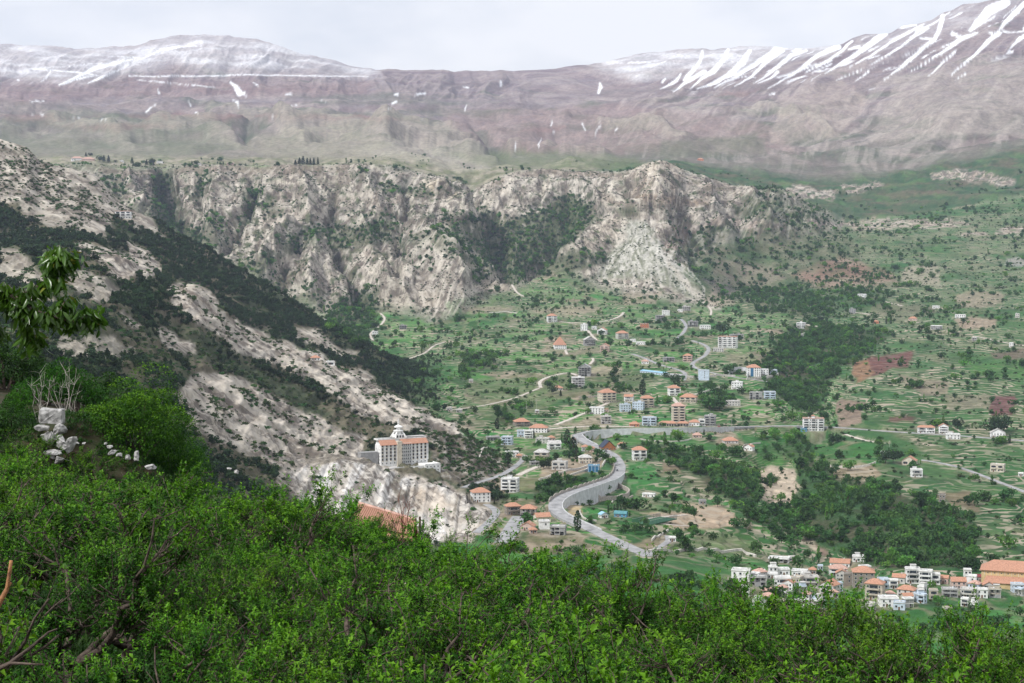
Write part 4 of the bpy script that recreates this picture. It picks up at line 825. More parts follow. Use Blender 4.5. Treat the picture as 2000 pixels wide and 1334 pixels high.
# ---- named patches of the valley
VAL = [([(870,590),(950,570),(985,580),(930,612),(880,612)], GRASS2*.9, .5), ([(920,560),(990,560),(998,568),(940,570)], C(.46,.40,.32), .8), ([(930,540),(960,545),(1000,565),(960,568)], C(.46,.40,.32), .7),
 ([(1030,610),(1080,598),(1180,600),(1180,612),(1090,618)], TAN, .7), ([(1220,572),(1290,570),(1285,592),(1220,598)], TAN*.9, .7), ([(1380,595),(1392,560),(1410,575),(1440,590),(1400,600)], C(.40,.33,.26), .6),
 ([(900,598),(1000,598),(1000,612),(900,612)], TAN*.85, .7), ([(1150,715),(1215,712),(1215,735),(1150,735)], TAN*1.05, .75), ([(1080,685),(1170,680),(1175,692),(1090,697)], TAN*.8, .7),
 ([(760,700),(830,690),(900,700),(860,760),(790,760)], GRASS*.8, .5), ([(920,740),(1090,735),(1130,760),(1000,830),(900,800)], OLIVE*1.0, .6), ([(1090,830),(1180,810),(1200,830),(1120,836)], TAN*.9, .8),
 ([(1060,905),(1160,880),(1190,900),(1140,930),(1080,945),(1050,930)], C(.34,.26,.19), .9), ([(960,935),(1060,930),(1050,960),(960,965)], SOIL*1.1, .6),
 ([(1420,690),(1520,680),(1530,720),(1440,730)], TAN*.7, .6), ([(1020,730),(1250,725),(1300,740),(1200,770),(1060,770)], OLIVE*.8, .5),
 ([(1225,890),(1260,900),(1290,930),(1240,960),(1220,940)], GRASS*1.15, .9), ([(1290,905),(1330,905),(1340,925),(1295,925)], SOIL*1.2, .8), ([(1250,1000),(1340,1000),(1400,985),(1440,1000),(1440,1028),(1390,1035),(1300,1030),(1280,1010)], C(.42,.32,.23), .95),
 ([(1330,975),(1440,1000),(1430,1030),(1380,1020),(1340,1005)], C(.46,.36,.26), .8), ([(1300,1075),(1400,1040),(1480,1060),(1470,1090),(1300,1080)], OLIVE*1.05, .7), ([(1240,1060),(1300,1040),(1310,1060),(1270,1075)], C(.30,.23,.16), .7),
 ([(1475,925),(1500,905),(1555,920),(1555,960),(1540,1000),(1505,990),(1480,965)], C(.48,.40,.31), 1), ([(1530,1038),(1580,1045),(1620,1080),(1600,1085),(1560,1060)], C(.44,.36,.28), .9), ([(1590,1060),(1620,1075),(1620,1090),(1600,1085)], C(.20,.13,.10), .8),
 ([(1150,975),(1185,965),(1185,985),(1150,995)], C(.50,.40,.28), .0), ([(1108,985),(1138,985),(1138,1002),(1112,1008)], C(.50,.38,.22), .95),
 ([(1668,705),(1705,700),(1700,735),(1672,752),(1668,730)], C(.25,.14,.08), .95), ([(1700,700),(1780,685),(1790,692),(1775,720),(1740,715),(1700,735)], C(.14,.055,.05), .95), ([(1930,775),(1982,778),(1980,812),(1935,812)], C(.13,.055,.055), .95),
 ([(1730,812),(1790,814),(1780,826),(1730,822)], C(.13,.05,.05), .8), ([(1638,780),(1690,785),(1680,830),(1640,832),(1630,810)], C(.25,.18,.14), .9), ([(1755,735),(1850,745),(1855,770),(1800,770),(1755,745)], TAN*.8, .8),
 ([(1860,575),(1900,565),(1965,575),(1955,598),(1880,600)], TAN*.9, .7), ([(1870,620),(1945,622),(1945,640),(1875,642)], C(.34,.25,.19), .8), ([(1770,520),(1830,510),(1840,560),(1760,548)], C(.40,.34,.27), .6), ([(1960,505),(2010,500),(2010,520),(1960,520)], GREY*.9, .7),
 ([(1620,908),(1700,905),(1720,925),(1680,950),(1620,930)], C(.32,.24,.17), .85), ([(1820,965),(1900,958),(1920,1000),(1860,990)], SOIL*1.15, .75), ([(1480,870),(1530,875),(1530,910),(1480,910)], GRASS2*.9, .7), ([(1160,845),(1330,850),(1330,870),(1180,870)], GRASS2*.85, .7),
 ([(1430,845),(1560,850),(1640,880),(1500,890)], GRASS*1.0, .6), ([(1850,770),(1930,770),(1930,800),(1850,800)], TAN*.75, .6), ([(1700,600),(1740,590),(1840,600),(1800,620),(1700,615)], TAN*.6, .5), ([(1900,710),(2010,700),(2010,740),(1900,735)], GRASS2*.75, .7),
 ([(1940,690),(2010,680),(2010,700),(1940,705)], C(.15,.09,.08), .7), ([(1700,1040),(1760,1020),(1830,1060),(1860,1110),(1740,1110)], C(.16,.11,.085), .55), ([(1900,870),(2010,880),(2010,930),(1900,920)], GRASS*.8, .5)]
for p, c, s_ in VAL:
    m = cov.poly(p, 7, 1.2, 13)*s_; lay(m, c, c*.72, nD); terr = np.maximum(terr*(1-m), m*(.9 if c[0] > c[1]*1.05 and c[0] > .28 else .25)); veg *= (1-m*.7)
# woods: ravine and side valleys
for nm, w, Q, surf in ROAD_P:
    ix = np.nonzero((gX > Q[:,0].min()-12) & (gX < Q[:,0].max()+12) & (gY > Q[:,1].min()-12) & (gY < Q[:,1].max()+12)); d2 = np.full(len(ix[0]), 1e9, np.float32)
    for q in Q: d2 = np.minimum(d2, (gX[ix]-q[0])**2+(gY[ix]-q[1])**2)
    VERGE[ix] = np.maximum(VERGE[ix], 1-sst(w*.5+1, w*.5+5, np.sqrt(d2)))
for (p, wm_), r_h in zip(HP, HOUSES):
    ix = np.nonzero((np.abs(gX-p.x) < wm_*1.6) & (np.abs(gY-p.y-wm_*.3) < wm_*2.2)); d = np.hypot(gX[ix]-p.x, (gY[ix]-p.y-wm_*.3)*.75)
    VERGE[ix] = np.maximum(VERGE[ix], (1-sst(wm_*.65, wm_*1.25, d))*.75)
VERGE *= sst(-.3,.15,fbm(x/11, y/16, 3, 195)); lay(VERGE*.85, C(.36,.32,.26), C(.22,.18,.13), nD); veg *= (1-VERGE); terr *= (1-VERGE)
wood = np.zeros(gX.shape, np.float32)
for p, s_ in [([(1480,720),(1520,660),(1580,630),(1660,640),(1740,650),(1700,690),(1640,720),(1600,800),(1560,800),(1500,760)], 1),
 ([(1560,880),(1640,930),(1760,960),(1880,1000),(1910,1060),(1900,1110),(1700,1110),(1620,1075),(1540,1040),(1480,990),(1560,990),(1555,930)], 1), ([(1290,880),(1340,880),(1420,910),(1480,930),(1480,990),(1540,1050),(1460,1010),(1400,960),(1330,910)], 1),
 ([(1240,870),(1330,870),(1340,890),(1260,900)], .7), ([(1450,560),(1560,570),(1700,560),(1740,590),(1600,630),(1480,610)], .5), ([(640,600),(730,600),(740,650),(700,680),(640,650)], .6), ([(900,700),(960,690),(980,720),(900,740)], .5),
 ([(1120,900),(1180,885),(1190,895),(1140,905)], .6), ([(1060,945),(1140,925),(1180,935),(1100,965),(1050,985),(1040,960)], .8), ([(980,800),(1020,790),(1020,830),(970,830)], .5), ([(1360,770),(1420,765),(1430,790),(1370,800)], .8), ([(1480,880),(1560,850),(1620,860),(1570,900)], .5)]:
    wood = np.maximum(wood, cov.poly(p, 16, 1.2, 13)*s_)
lay(wood*.9, LEAFD*1.5, C(.06,.055,.035), nA); terr *= (1-wood); veg = np.maximum(veg, wood)
# ================================================================== the land as one sheet
def terrain_material():
    m = bpy.data.materials.new('land'); m.use_nodes = True; t = m.node_tree; b = t.nodes['Principled BSDF']
    b.inputs['Roughness'].default_value = .95; b.inputs['Specular IOR Level'].default_value = .15
    at = N(t, 'ShaderNodeAttribute', attribute_name='cover'); mk = N(t, 'ShaderNodeAttribute', attribute_name='kinds')
    geo = N(t, 'ShaderNodeNewGeometry'); sep = N(t, 'ShaderNodeSeparateColor'); t.links.new(mk.outputs['Color'], sep.inputs[0])
    def noise(sc, det, rough=.6, vec=None):
        n = N(t, 'ShaderNodeTexNoise', i_Scale=sc, i_Detail=det, i_Roughness=rough); t.links.new(vec or geo.outputs['Position'], n.inputs['Vector']); return n.outputs['Fac']
    def rng(x, a, b_, c, d):
        n = N(t, 'ShaderNodeMapRange', i_From_Min=a, i_From_Max=b_, i_To_Min=c, i_To_Max=d); t.links.new(x, n.inputs[0]); return n.outputs[0]
    def mathn(op, a, b_):
        n = N(t, 'ShaderNodeMath', operation=op)
        for i, q in enumerate((a, b_)):
            if isinstance(q, (int, float)): n.inputs[i].default_value = q
            else: t.links.new(q, n.inputs[i])
        return n.outputs[0]
    def mix(f, a, b_, bt='MIX'):
        n = N(t, 'ShaderNodeMix', data_type='RGBA', blend_type=bt)
        for i, q in ((0, f), (6, a), (7, b_)):
            if isinstance(q, (int, float)): n.inputs[i].default_value = q
            elif isinstance(q, tuple): n.inputs[i].default_value = q
            else: t.links.new(q, n.inputs[i])
        return n.outputs[2]
    # general mottling at three sizes
    c = at.outputs['Color']
    v1 = rng(noise(.055, 8, .68), .3, .7, .68, 1.32); c = mix(1.0, c, comb3(t, v1), 'MULTIPLY')
    # rock: cracks and bedding
    sc = N(t, 'ShaderNodeMapping'); sc.inputs['Scale'].default_value = (.05, .03, .055); t.links.new(geo.outputs['Position'], sc.inputs[0])
    rk = noise(1.0, 9, .72, sc.outputs[0]); rkm = mathn('MULTIPLY', sep.outputs[0], rng(rk, .51, .44, 0, .75)); c = mix(rkm, c, (.085,.07,.058,1))
    rl = mathn('MULTIPLY', sep.outputs[0], rng(rk, .54, .62, 0, .35)); c = mix(rl, c, (.62,.57,.49,1))
    # rills that run down the fall line
    fa = N(t, 'ShaderNodeAttribute', attribute_name='fall'); s1 = N(t, 'ShaderNodeTexNoise', i_Scale=1.0, i_Detail=6.0, i_Roughness=.62); t.links.new(fa.outputs['Vector'], s1.inputs['Vector'])
    c = mix(mathn('MULTIPLY', sep.outputs[0], rng(s1.outputs['Fac'], .47, .38, 0, .62)), c, (.13,.105,.085,1))
    c = mix(mathn('MULTIPLY', sep.outputs[0], rng(s1.outputs['Fac'], .53, .60, 0, .45)), c, (.66,.60,.52,1))
    # low plants: light and dark tufts
    vn = noise(.16, 7, .7); vm = mathn('MULTIPLY', sep.outputs[1], rng(vn, .5, .62, 0, .7)); c = mix(vm, c, (.028,.05,.016,1))
    vm2 = mathn('MULTIPLY', sep.outputs[1], rng(vn, .47, .36, 0, .35)); c = mix(vm2, c, (.17,.18,.085,1))
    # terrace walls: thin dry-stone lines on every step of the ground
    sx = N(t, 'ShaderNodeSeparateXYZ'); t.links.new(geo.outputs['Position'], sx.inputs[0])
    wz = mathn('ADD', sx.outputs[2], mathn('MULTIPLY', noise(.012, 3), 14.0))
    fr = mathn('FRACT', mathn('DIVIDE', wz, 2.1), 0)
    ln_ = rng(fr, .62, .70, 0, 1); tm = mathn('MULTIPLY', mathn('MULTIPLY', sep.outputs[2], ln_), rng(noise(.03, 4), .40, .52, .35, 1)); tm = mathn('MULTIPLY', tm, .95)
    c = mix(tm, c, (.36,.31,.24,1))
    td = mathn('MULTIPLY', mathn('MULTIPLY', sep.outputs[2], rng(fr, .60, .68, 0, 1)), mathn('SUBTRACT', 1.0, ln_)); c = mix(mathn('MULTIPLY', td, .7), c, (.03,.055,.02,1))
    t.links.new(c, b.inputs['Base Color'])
    bp = N(t, 'ShaderNodeBump', i_Strength=.9); bp.inputs['Distance'].default_value = 2.2; t.links.new(noise(.11, 9, .7), bp.inputs['Height']); t.links.new(bp.outputs[0], b.inputs['Normal'])
    return m
def comb3(t, v):
    n = N(t, 'ShaderNodeCombineColor')
    for i in range(3): t.links.new(v, n.inputs[i])
    return n.outputs[0]
M_LAND = terrain_material()
def grid_faces(nr, nc):
    i = np.arange(nr-1)[:,None]*nc+np.arange(nc-1)[None,:]; i = i.ravel()
    return np.stack([i, i+1, i+nc+1, i+nc], 1)
V = np.stack([gX, gY, gZ], -1).reshape(-1, 3)
land = mesh_np('ground', V, grid_faces(NR, NC), M_LAND, smooth=True); tag(land, kind='structure')
me = land.data
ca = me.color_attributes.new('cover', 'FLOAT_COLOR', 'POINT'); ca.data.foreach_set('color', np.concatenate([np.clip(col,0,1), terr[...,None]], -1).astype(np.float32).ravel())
fx1 = (gX+fan_*gZ*.8+wx)/15; fx2 = (gX*.62+gZ*.8+gY*.25+fbm(gX/60,gZ/60,2,221)*14)/8; ml_ = (gK < 9.4)
fx2 = fx2*(1-m_cutc)+(gX*.8+gY*.25+fbm(gX/30,gZ/40,2,223)*6)/4.2*m_cutc
fall = np.stack([np.where(ml_, fx2, fx1), np.where(ml_, np.where(m_cutc > .5, gZ/24., gZ/55.), gZ/110.), np.where(ml_, gX/160., 0)], -1)
at_ = me.attributes.new('fall', 'FLOAT_VECTOR', 'POINT'); at_.data.foreach_set('vector', fall.astype(np.float32).ravel())
kk_ = np.stack([rock*(1-snow), np.clip(veg*(1-snow)*(1-m_back),0,1), terr, snow], -1)
ca = me.color_attributes.new('kinds', 'FLOAT_COLOR', 'POINT'); ca.data.foreach_set('color', np.clip(kk_,0,1).astype(np.float32).ravel())
# ================================================================== road surfaces, retaining walls, parapets
M_ASPH = pmat('asphalt', (.32,.32,.325), .9, .16, .15, detail=6); M_PALE = pmat('pale_track', (.55,.50,.44), .95, .15, .4, detail=6)
M_CONC = pmat('concrete', (.56,.57,.58), .85, .10, .25, detail=8, bump=.2); M_LINE = pmat('road_paint', (.75,.75,.72), .7, .05, 2)
M_STONE = pmat('wall_stone', (.42,.38,.33), .9, .25, 1.2, detail=8, bump=.6)
def offs(Q, d):
    T = np.gradient(Q[:,:2], axis=0); T /= np.linalg.norm(T,axis=1)[:,None]+1e-9
    return np.stack([Q[:,0]+T[:,1]*d, Q[:,1]-T[:,0]*d, Q[:,2]], 1)
def strip(name, sections, mats, parent=None, mi=None):
    """sections: list of (n,3) rails -> surface between neighbouring rails"""
    k = len(sections); n = len(sections[0]); V = np.concatenate(sections); F = []; MI = []
    for s in range(k-1):
        for i in range(n-1): F.append([s*n+i, s*n+i+1, (s+1)*n+i+1, (s+1)*n+i]); MI.append(mi[s] if mi else 0)
    for s in ([j*n for j in range(k)], [j*n+n-1 for j in range(k)][::-1]):
        if k > 2: F.append(s); MI.append(0)
    return mesh_np(name, V, F, mats, parent, mi=MI)
def dz(S, z): S = S.copy(); S[:,2] += z; return S
for nm, w, Q, surf in ROAD_P:
    m = M_ASPH if surf == 'asphalt' else M_PALE
    a, b = offs(Q, -w/2), offs(Q, w/2)
    secs = [dz(a,-2.2), a, dz(offs(Q,0), .12), b, dz(b,-2.2)]
    if False:
        o = strip(nm, secs, [m], None)
        for s_ in (-w/2+.5, w/2-.5, 0):
            l = strip('road_marking', [dz(offs(Q, s_-.12), .14 if s_ else .16), dz(offs(Q, s_+.12), .14 if s_ else .16)], [M_LINE]); tag(l, kind='structure')
    else: o = strip(nm, secs, [m], None)
    tag(o, kind='structure')
def wall_run(Q, side, i0, i1, foot, name, label, mat, top=.9, thick=.6, parent_parts=False):
    """a retaining wall along a road edge, its foot on the ground below"""
    S = Q[i0:i1]; A_, B_ = offs(S, side), offs(S, side+math.copysign(thick, side)); 
    ft = B_.copy(); 
    for i in range(len(ft)): ft[i,2] = min(B_[i,2]-.5, ground_at(B_[i,0], B_[i,1])-1.0) if foot is None else B_[i,2]-foot
    fa = A_.copy(); fa[:,2] = ft[:,2]
    o = strip(name, [fa, dz(A_, top), dz(B_, top), ft], [mat]); tag(o, label, 'wall'); return o
Qm, wm_ = ROAD_P[0][2], ROAD_P[0][1]; Qu, wu_ = ROAD_P[1][2], ROAD_P[1][1]
def idx_of(Q, u, v):
    U_, V_ = proj(Q[:,0], Q[:,1], Q[:,2]); return int(np.argmin((U_-u)**2+(V_-v)**2))
def side_of(Q, i):   # sign of the offset that points towards the camera side
    T = Q[min(i+2,len(Q)-1)]-Q[max(i-2,0)]; return 1.0 if (T[1]*Q[i,0]*0 - T[0]) < 0 else -1.0
i_a, i_b = idx_of(Qm, 1205, 930), idx_of(Qm, 1128, 1021)
P0, P1 = Qm[i_a], Qm[i_a+8]; sgn_in = None
# the valley side of the lower loop: the side whose ground lies lower
def low_side(Q, i, w):
    a = offs(Q, w/2+4)[i]; b = offs(Q, -w/2-4)[i]; ga = ground_at(a[0],a[1]); gb = ground_at(b[0],b[1]); return 1 if ga < gb else -1
im = (i_a+i_b)//2 - 4; sd_ = low_side(Qm, idx_of(Qm, 1140, 956), wm_)
lw = wall_run(Qm, sd_*(wm_/2), i_a-4, i_b+6, None, 'retaining_wall', 'tall curved concrete wall holding up the lower road loop', M_CONC)
# low parapet of stone panels along the uphill side of the same loop
t = empty('parapet_wall', (0,0,0), 0, 'pale stone parapet with rounded panels along the inside of the lower road loop', 'parapet')
ia, ib = idx_of(Qm, 1200, 895), idx_of(Qm, 1083, 981)
S = Qm[ia:ib]; A_ = offs(S, -sd_*(wm_/2+.3)); B_ = offs(S, -sd_*(wm_/2+.9))
seg = 3
for i in range(0, len(S)-seg, seg):
    a, b = A_[i:i+seg+1], B_[i:i+seg+1]; n = len(a); tt = np.linspace(0, 1, n); hh = 1.5+1.1*np.sin(tt*PI)**.5
    top_a, top_b = a.copy(), b.copy(); top_a[:,2] += hh; top_b[:,2] += hh
    strip('panel', [dz(a,-1), top_a, top_b, dz(b,-1)], [M_STONE], t)
# upper wall
iu0, iu1 = 2, idx_of(Qu, 1432, 834); su = low_side(Qu, idx_of(Qu, 1250, 837), wu_)
uw = wall_run(Qu, su*(wu_/2), iu0, iu1, None, 'retaining_wall', 'long pale concrete wall below the row of roadside buildings', M_CONC)
jm = idx_of(Qm, 1165, 872); wall_run(Qm, sd_*(wm_/2), 0, jm, None, 'retaining_wall', 'short concrete wall carrying the bend above the timber chalet', M_CONC, top=.7)
t = empty('guard_rail', (0,0,0), 0, 'low dark railing with posts along the upper edge of the road bend', 'railing')
ra = offs(Qu, -su*(wu_/2+.2))[0:idx_of(Qu,1230,837)]; rail = MB(); rail.tube([tuple(p+np.array([0,0,1.0])) for p in ra], .12, 4); rail.build('rail', pmat('rail_metal', (.12,.12,.13), .6), t)
pm = MB(); pm.box(-.12,.12,-.12,.12,-.4,1.1); pmd = pm.build('post', MATS['rail_metal'], None, data_only=True)
for p in ra[::2]:
    o = bpy.data.objects.new('post', pmd); o.location = p; link(o, t)
# terrace and garden walls standing free on the fields
def field_wall(pts, hgt, thick, name, label, mat, cat='wall'):
    P = []
    for (u, v) in pts: P.append(tuple(locate(u, v))+(0,))
    P = np.array(P); n = max(6, int(np.sum(np.linalg.norm(np.diff(P[:,:2],axis=0),axis=1))/5)); Q = rspline(P, n)
    for i in range(n): Q[i,2] = ground_at(Q[i,0], Q[i,1])
    a, b = offs(Q, thick/2), offs(Q, -thick/2)
    o = strip(name, [dz(a,-1.5), dz(a,hgt), dz(b,hgt), dz(b,-1.5)], [mat]); tag(o, label, cat); return o
M_PWALL = pmat('pale_wall', (.58,.55,.50), .9, .14, .5, detail=6)
FW = [([(1265,1079),(1330,1078),(1390,1076),(1440,1075),(1462,1081),(1476,1088)], 1.8, 1.6, 'low white wall curving along the meadow above the orchard tops'),
 ([(1166,973),(1180,978),(1210,977),(1226,970),(1231,964),(1222,958),(1207,950)], 4.0, 1.2, 'curved rubble wall holding a small green terrace below the road'),
 ([(1213,978),(1222,975),(1236,970)], 1.6, 1.0, 'short rubble wall under the curved one'), ([(1192,985),(1197,980)], 1.2, .8, 'stub of wall beside the cypresses'),
 ([(1133,998),(1131,1000),(1140,1017),(1165,1018)], 1.2, .8, 'low kerb wall leaving the lower road towards the sheds'),
 ([(1436,736),(1400,733),(1380,738),(1340,737)], 3.0, 1.2, 'pale garden wall under the blank bluish block'),
 ([(1422,732),(1440,724),(1458,724),(1460,738)], 6.5, 1.0, 'grey concrete yard wall left of the glazed stair tower'),
 ([(1458,742),(1480,741),(1497,740),(1520,732)], 3.2, 1.2, 'long pale wall in front of the glazed stair tower villa'),
 ([(1053,938),(1080,928),(1108,920),(1140,914),(1152,910)], 1.8, 1.0, 'pale terrace wall crossing the bare plots, upper one'),
 ([(1078,940),(1100,934),(1130,925),(1148,917)], 1.8, 1.0, 'pale terrace wall crossing the bare plots, lower one'),
 ([(1176,911),(1188,901)], 2.0, 1.0, 'short slanting wall between the loop and the blue showroom'), ([(1166,903),(1175,897)], 2.0, 1.0, 'short slanting wall left of its twin inside the loop'),
 ([(1273,1057),(1290,1046),(1305,1037)], 1.6, .9, 'straight wall across the field above the low white wall'), ([(930,893),(943,881),(955,875)], 1.5, 1.0, 'old wall on the rocky spur beside the light blue house'),
 ([(1620,912),(1660,915),(1700,910),(1710,905)], 2.2, 1.0, 'pale wall along the red brown cutting on the right'), ([(1130,778),(1170,775),(1190,773)], 2.4, 1.0, 'stone wall left of the large cream villa'),
 ([(1010,612),(985,609),(955,611)], 1.8, 1.0, 'field wall at the foot of the pyramid cliff'), ([(1360,772),(1385,764),(1412,757)], 2.2, .9, 'roadside wall climbing to the turreted villa'),
 ([(1250,858),(1300,864),(1340,862),(1350,858)], 1.4, .8, 'dotted garden wall above the wooded hollow'), ([(1420,880),(1450,873),(1485,866)], 1.5, .9, 'pale hedge wall beside the spreading orange roofs')]
for pts, hg, th, lb in FW: field_wall(pts, hg, th, 'field_wall', lb, M_CONC if 'concrete' in lb else (M_STONE if 'rubble' in lb or 'stone' in lb else M_PWALL))
# ================================================================== HOUSE BUILDER
WALLC = dict(white=(.82,.82,.81), pale=(.58,.56,.53), grey=(.33,.33,.33), cream=(.62,.56,.46), beige=(.50,.45,.37), pink=(.62,.46,.40), orange=(.55,.20,.10), bluewhite=(.55,.64,.74), blue=(.10,.30,.48), brown=(.27,.235,.20), wood=(.40,.16,.06), yellow=(.62,.47,.25))
M_ORANGE = pmat('clay_tiles', (.47,.25,.17), .85, .16, 1.4, detail=6, bump=.3); M_PINKR = pmat('faded_tiles', (.52,.33,.27), .85, .16, 1.2, detail=6, bump=.3)
M_SLAB = pmat('roof_slab', (.50,.49,.47), .9, .16, .5, detail=7); M_GLASS = pmat('window_glass', (.035,.045,.055), .25, .2, 1.0, spec=.5); M_FRAME = pmat('window_frame', (.55,.55,.54), .6, .05, 1)
M_DSLATE = pmat('dark_slates', (.035,.05,.085), .6, .2, 1.5); M_BLUEG = pmat('blue_glass', (.04,.16,.30), .2, .15, .8, spec=.6); M_BLUER = pmat('blue_sheet_roof', (.30,.52,.68), .6, .12, .6); M_TEALR = pmat('teal_sheet_roof', (.10,.27,.30), .6, .12, .6)
M_MAROON = pmat('maroon_roof', (.22,.05,.06), .7, .12, .8); M_DOOR = pmat('brown_door', (.16,.08,.04), .6, .1, 2); M_TANK = pmat('tank_white', (.72,.73,.74), .5, .1, 1); M_GREYR = pmat('grey_roof', (.40,.40,.41), .8, .14, .6); M_SHADE = pmat('opening_shade', (.03,.03,.03), .9, .1, 1)  # last one: near-black for flat panels, shade inside openings painted as colour
def wallm(k): return pmat('plaster_'+k, WALLC[k], .88, .11, .35, detail=7)
b = MB(); b.box(-.62,.62,-.02,.06,-.75,.75,1); b.box(-.52,.52,-.05,.0,-.65,.65,0); b.box(-.7,.7,-.14,.02,-.86,-.76,1); WIN = b.build('window', [M_GLASS, M_FRAME], data_only=True)
b = MB(); b.box(-.52,.52,-.05,.04,0,2.1,0); b.box(-.62,.62,-.02,.06,0,2.2,1); DOOR = b.build('door', [M_DOOR, M_FRAME], data_only=True)
b = MB(); b.lathe(0,0,[(.55,0),(.6,.1),(.6,1.1),(.5,1.3),(.15,1.38)],10); TANK = b.build('water_tank', [M_TANK], data_only=True)
b = MB(); b.box(-.2,.2,-.2,.2,0,1,0); COLM = b.build('column', [M_SLAB], data_only=True)
def inst(name, me, parent, loc, rz=0, sc=None):
    o = bpy.data.objects.new(name, me); o.location = loc; o.rotation_euler = (0,0,rz)
    if sc: o.scale = sc
    link(o, parent); return o
def hip(w, d, z, rise, ov=.6, steep=0, th=.25):
    m = MB(); a, c = w/2+ov, d/2+ov; r = min(a, c)*(1.0 if steep == 2 else .92); L_ = max(a-r, .01); K = max(c-r, .01) if c > a else .01
    if a >= c: K = .01
    else: L_ = .01
    v = [(-a,-c,z),(a,-c,z),(a,c,z),(-a,c,z),(-L_,-K,z+rise),(L_,-K,z+rise),(L_,K,z+rise),(-L_,K,z+rise),(-a,-c,z-th),(a,-c,z-th),(a,c,z-th),(-a,c,z-th)]
    m.add(v, [(0,1,5,4),(1,2,6,5),(2,3,7,6),(3,0,4,7),(4,5,6,7),(8,9,1,0),(9,10,2,1),(10,11,3,2),(11,8,0,3),(11,10,9,8)]); return m
def gable(w, d, z, rise, ov=.5, axis='x', th=.25):
    m = MB(); a, c = w/2+ov, d/2+ov
    if axis == 'x': P = [(-a,-c,z),(a,-c,z),(a,c,z),(-a,c,z),(-a,0,z+rise),(a,0,z+rise)]
    else: P = [(a,-c,z),(a,c,z),(-a,c,z),(-a,-c,z),(0,-c,z+rise),(0,c,z+rise)]
    Q = [(x_,y_,z_-th) for x_,y_,z_ in P]
    m.add(P+Q, [(0,1,5,4),(3,4,5,2),(7,6,10,11),(8,11,10,9),(0,6,7,1),(2,8,9,3),(4,10,6,0),(3,9,10,4),(1,7,11,5),(5,11,8,2)]); return m
def house(p, w, d, hgt, rz, style, wc, roof, label, seed=0, cat='house', group=None, name='house'):
    rr = random.Random(seed*31+7); yaw = math.atan2(p.x, p.y)
    root = empty(name, p, -yaw*1.0 + R(rz), label, cat, group)
    wm = wallm(wc); fh = 3.05; nf = max(1, round(hgt/fh)); fh = hgt/nf; y0 = -d*.0; big = w > 9
    # local frame: front faces the camera (-y); origin at the foot of the front
    def box(name, *a, m=wm):
        q = MB(); q.box(*a); return q.build(name, m, root)
    hw = w/2
    if style == 'frame':
        for f in range(nf+1):
            z = f*fh; box('floor_slab', -hw, hw, 0, d, z-.28, z, m=wm if f < nf else M_SLAB)
        box('wall', -hw+.5, hw-.5, d*.38, d-.3, 0, nf*fh-.28, m=wallm('grey' if wc == 'grey' else 'pale'))
        nc = max(3, round(w/4.2)+1)
        for i in range(nc):
            for jy in (.25, d-.25): inst('column', COLM, root, (-hw+.25+i*(w-.5)/(nc-1), jy, -3), 0, (1,1,nf*fh+3))
        for f in range(nf):
            nb = nc-1
            for i in range(nb):
                cx = -hw+.25+(i+.5)*(w-.5)/nb
                if rr.random() < .45: box('wall_panel', cx-(w-.5)/nb/2+.2, cx+(w-.5)/nb/2-.2, .1, .3, f*fh+.01, f*fh+(1.0 if rr.random() < .6 else fh-.3), m=wallm('grey'))
                inst('window', WIN, root, (cx, d*.38-.02, f*fh+1.5), 0, (1.1,1,1.05))
    else:
        box('wall', -hw, hw, 0, d, -4, nf*fh)
    if style == 'glass':
        g = MB(); g.box(-hw*.55 if wc != 'blue' else -hw*.9, -hw*.1 if wc != 'blue' else hw*.9, -.15, .02, .5, nf*fh-.6); g.build('glazed_front', M_BLUEG, root)
        for i in range(4 if wc == 'blue' else 0): box('pillar', -hw*.9+i*hw*.6-.18, -hw*.9+i*hw*.6+.18, -.35, .0, 0, nf*fh, m=wallm('bluewhite'))
    if style in ('plain','balcony','glass','arcade','chalet'):
        nb = max(2, round(w/3.6)) if big else 2
        for f in range(nf):
            for i in range(nb):
                cx = -hw+(i+.5)*w/nb
                if style == 'glass' and (wc == 'blue' or -hw*.62 < cx < -hw*.02): continue
                if style == 'arcade' and f == 0: continue
                inst('window', WIN, root, (cx, -.03, f*fh+fh*.52), 0, (1.25 if rr.random() < .4 else .95, 1, min(1.0, fh/2.4)))
            ns = max(1, round(d/4))
            for sx in (-1, 1):
                for i in range(ns): inst('window', WIN, root, (sx*(hw+.03), (i+.5)*d/ns, f*fh+fh*.52), sx*PI/2, (.95,1,min(1.0, fh/2.4)))
        inst('door', DOOR, root, (-hw+w/nb*.5+w/nb*.5, -.06, 0), 0, (1,1,min(1,fh/2.6)))
    if style == 'balcony':
        nbx = max(1, round(w/8)); 
        for f in range(1 if nf > 1 else 0, nf):
            for i in range(nbx):
                cx = -hw+(i+.5)*w/nbx; bw = w/nbx*.34
                m = MB(); m.box(cx-bw, cx+bw, -1.5, -.01, f*fh-.2, f*fh-.02); m.box(cx-bw, cx+bw, -1.5, -1.38, f*fh-.02, f*fh+.95)
                m.box(cx-bw, cx-bw+.12, -1.38, -.01, f*fh-.02, f*fh+.95); m.box(cx+bw-.12, cx+bw, -1.38, -.01, f*fh-.02, f*fh+.95)
                m.build('balcony', wm if wc != 'white' or rr.random() < .7 else M_SLAB, root)
                g = MB(); g.box(cx-bw*.7, cx+bw*.7, -.09, -.005, f*fh+.02, f*fh+fh*.78); g.build('balcony_door', M_GLASS, root)
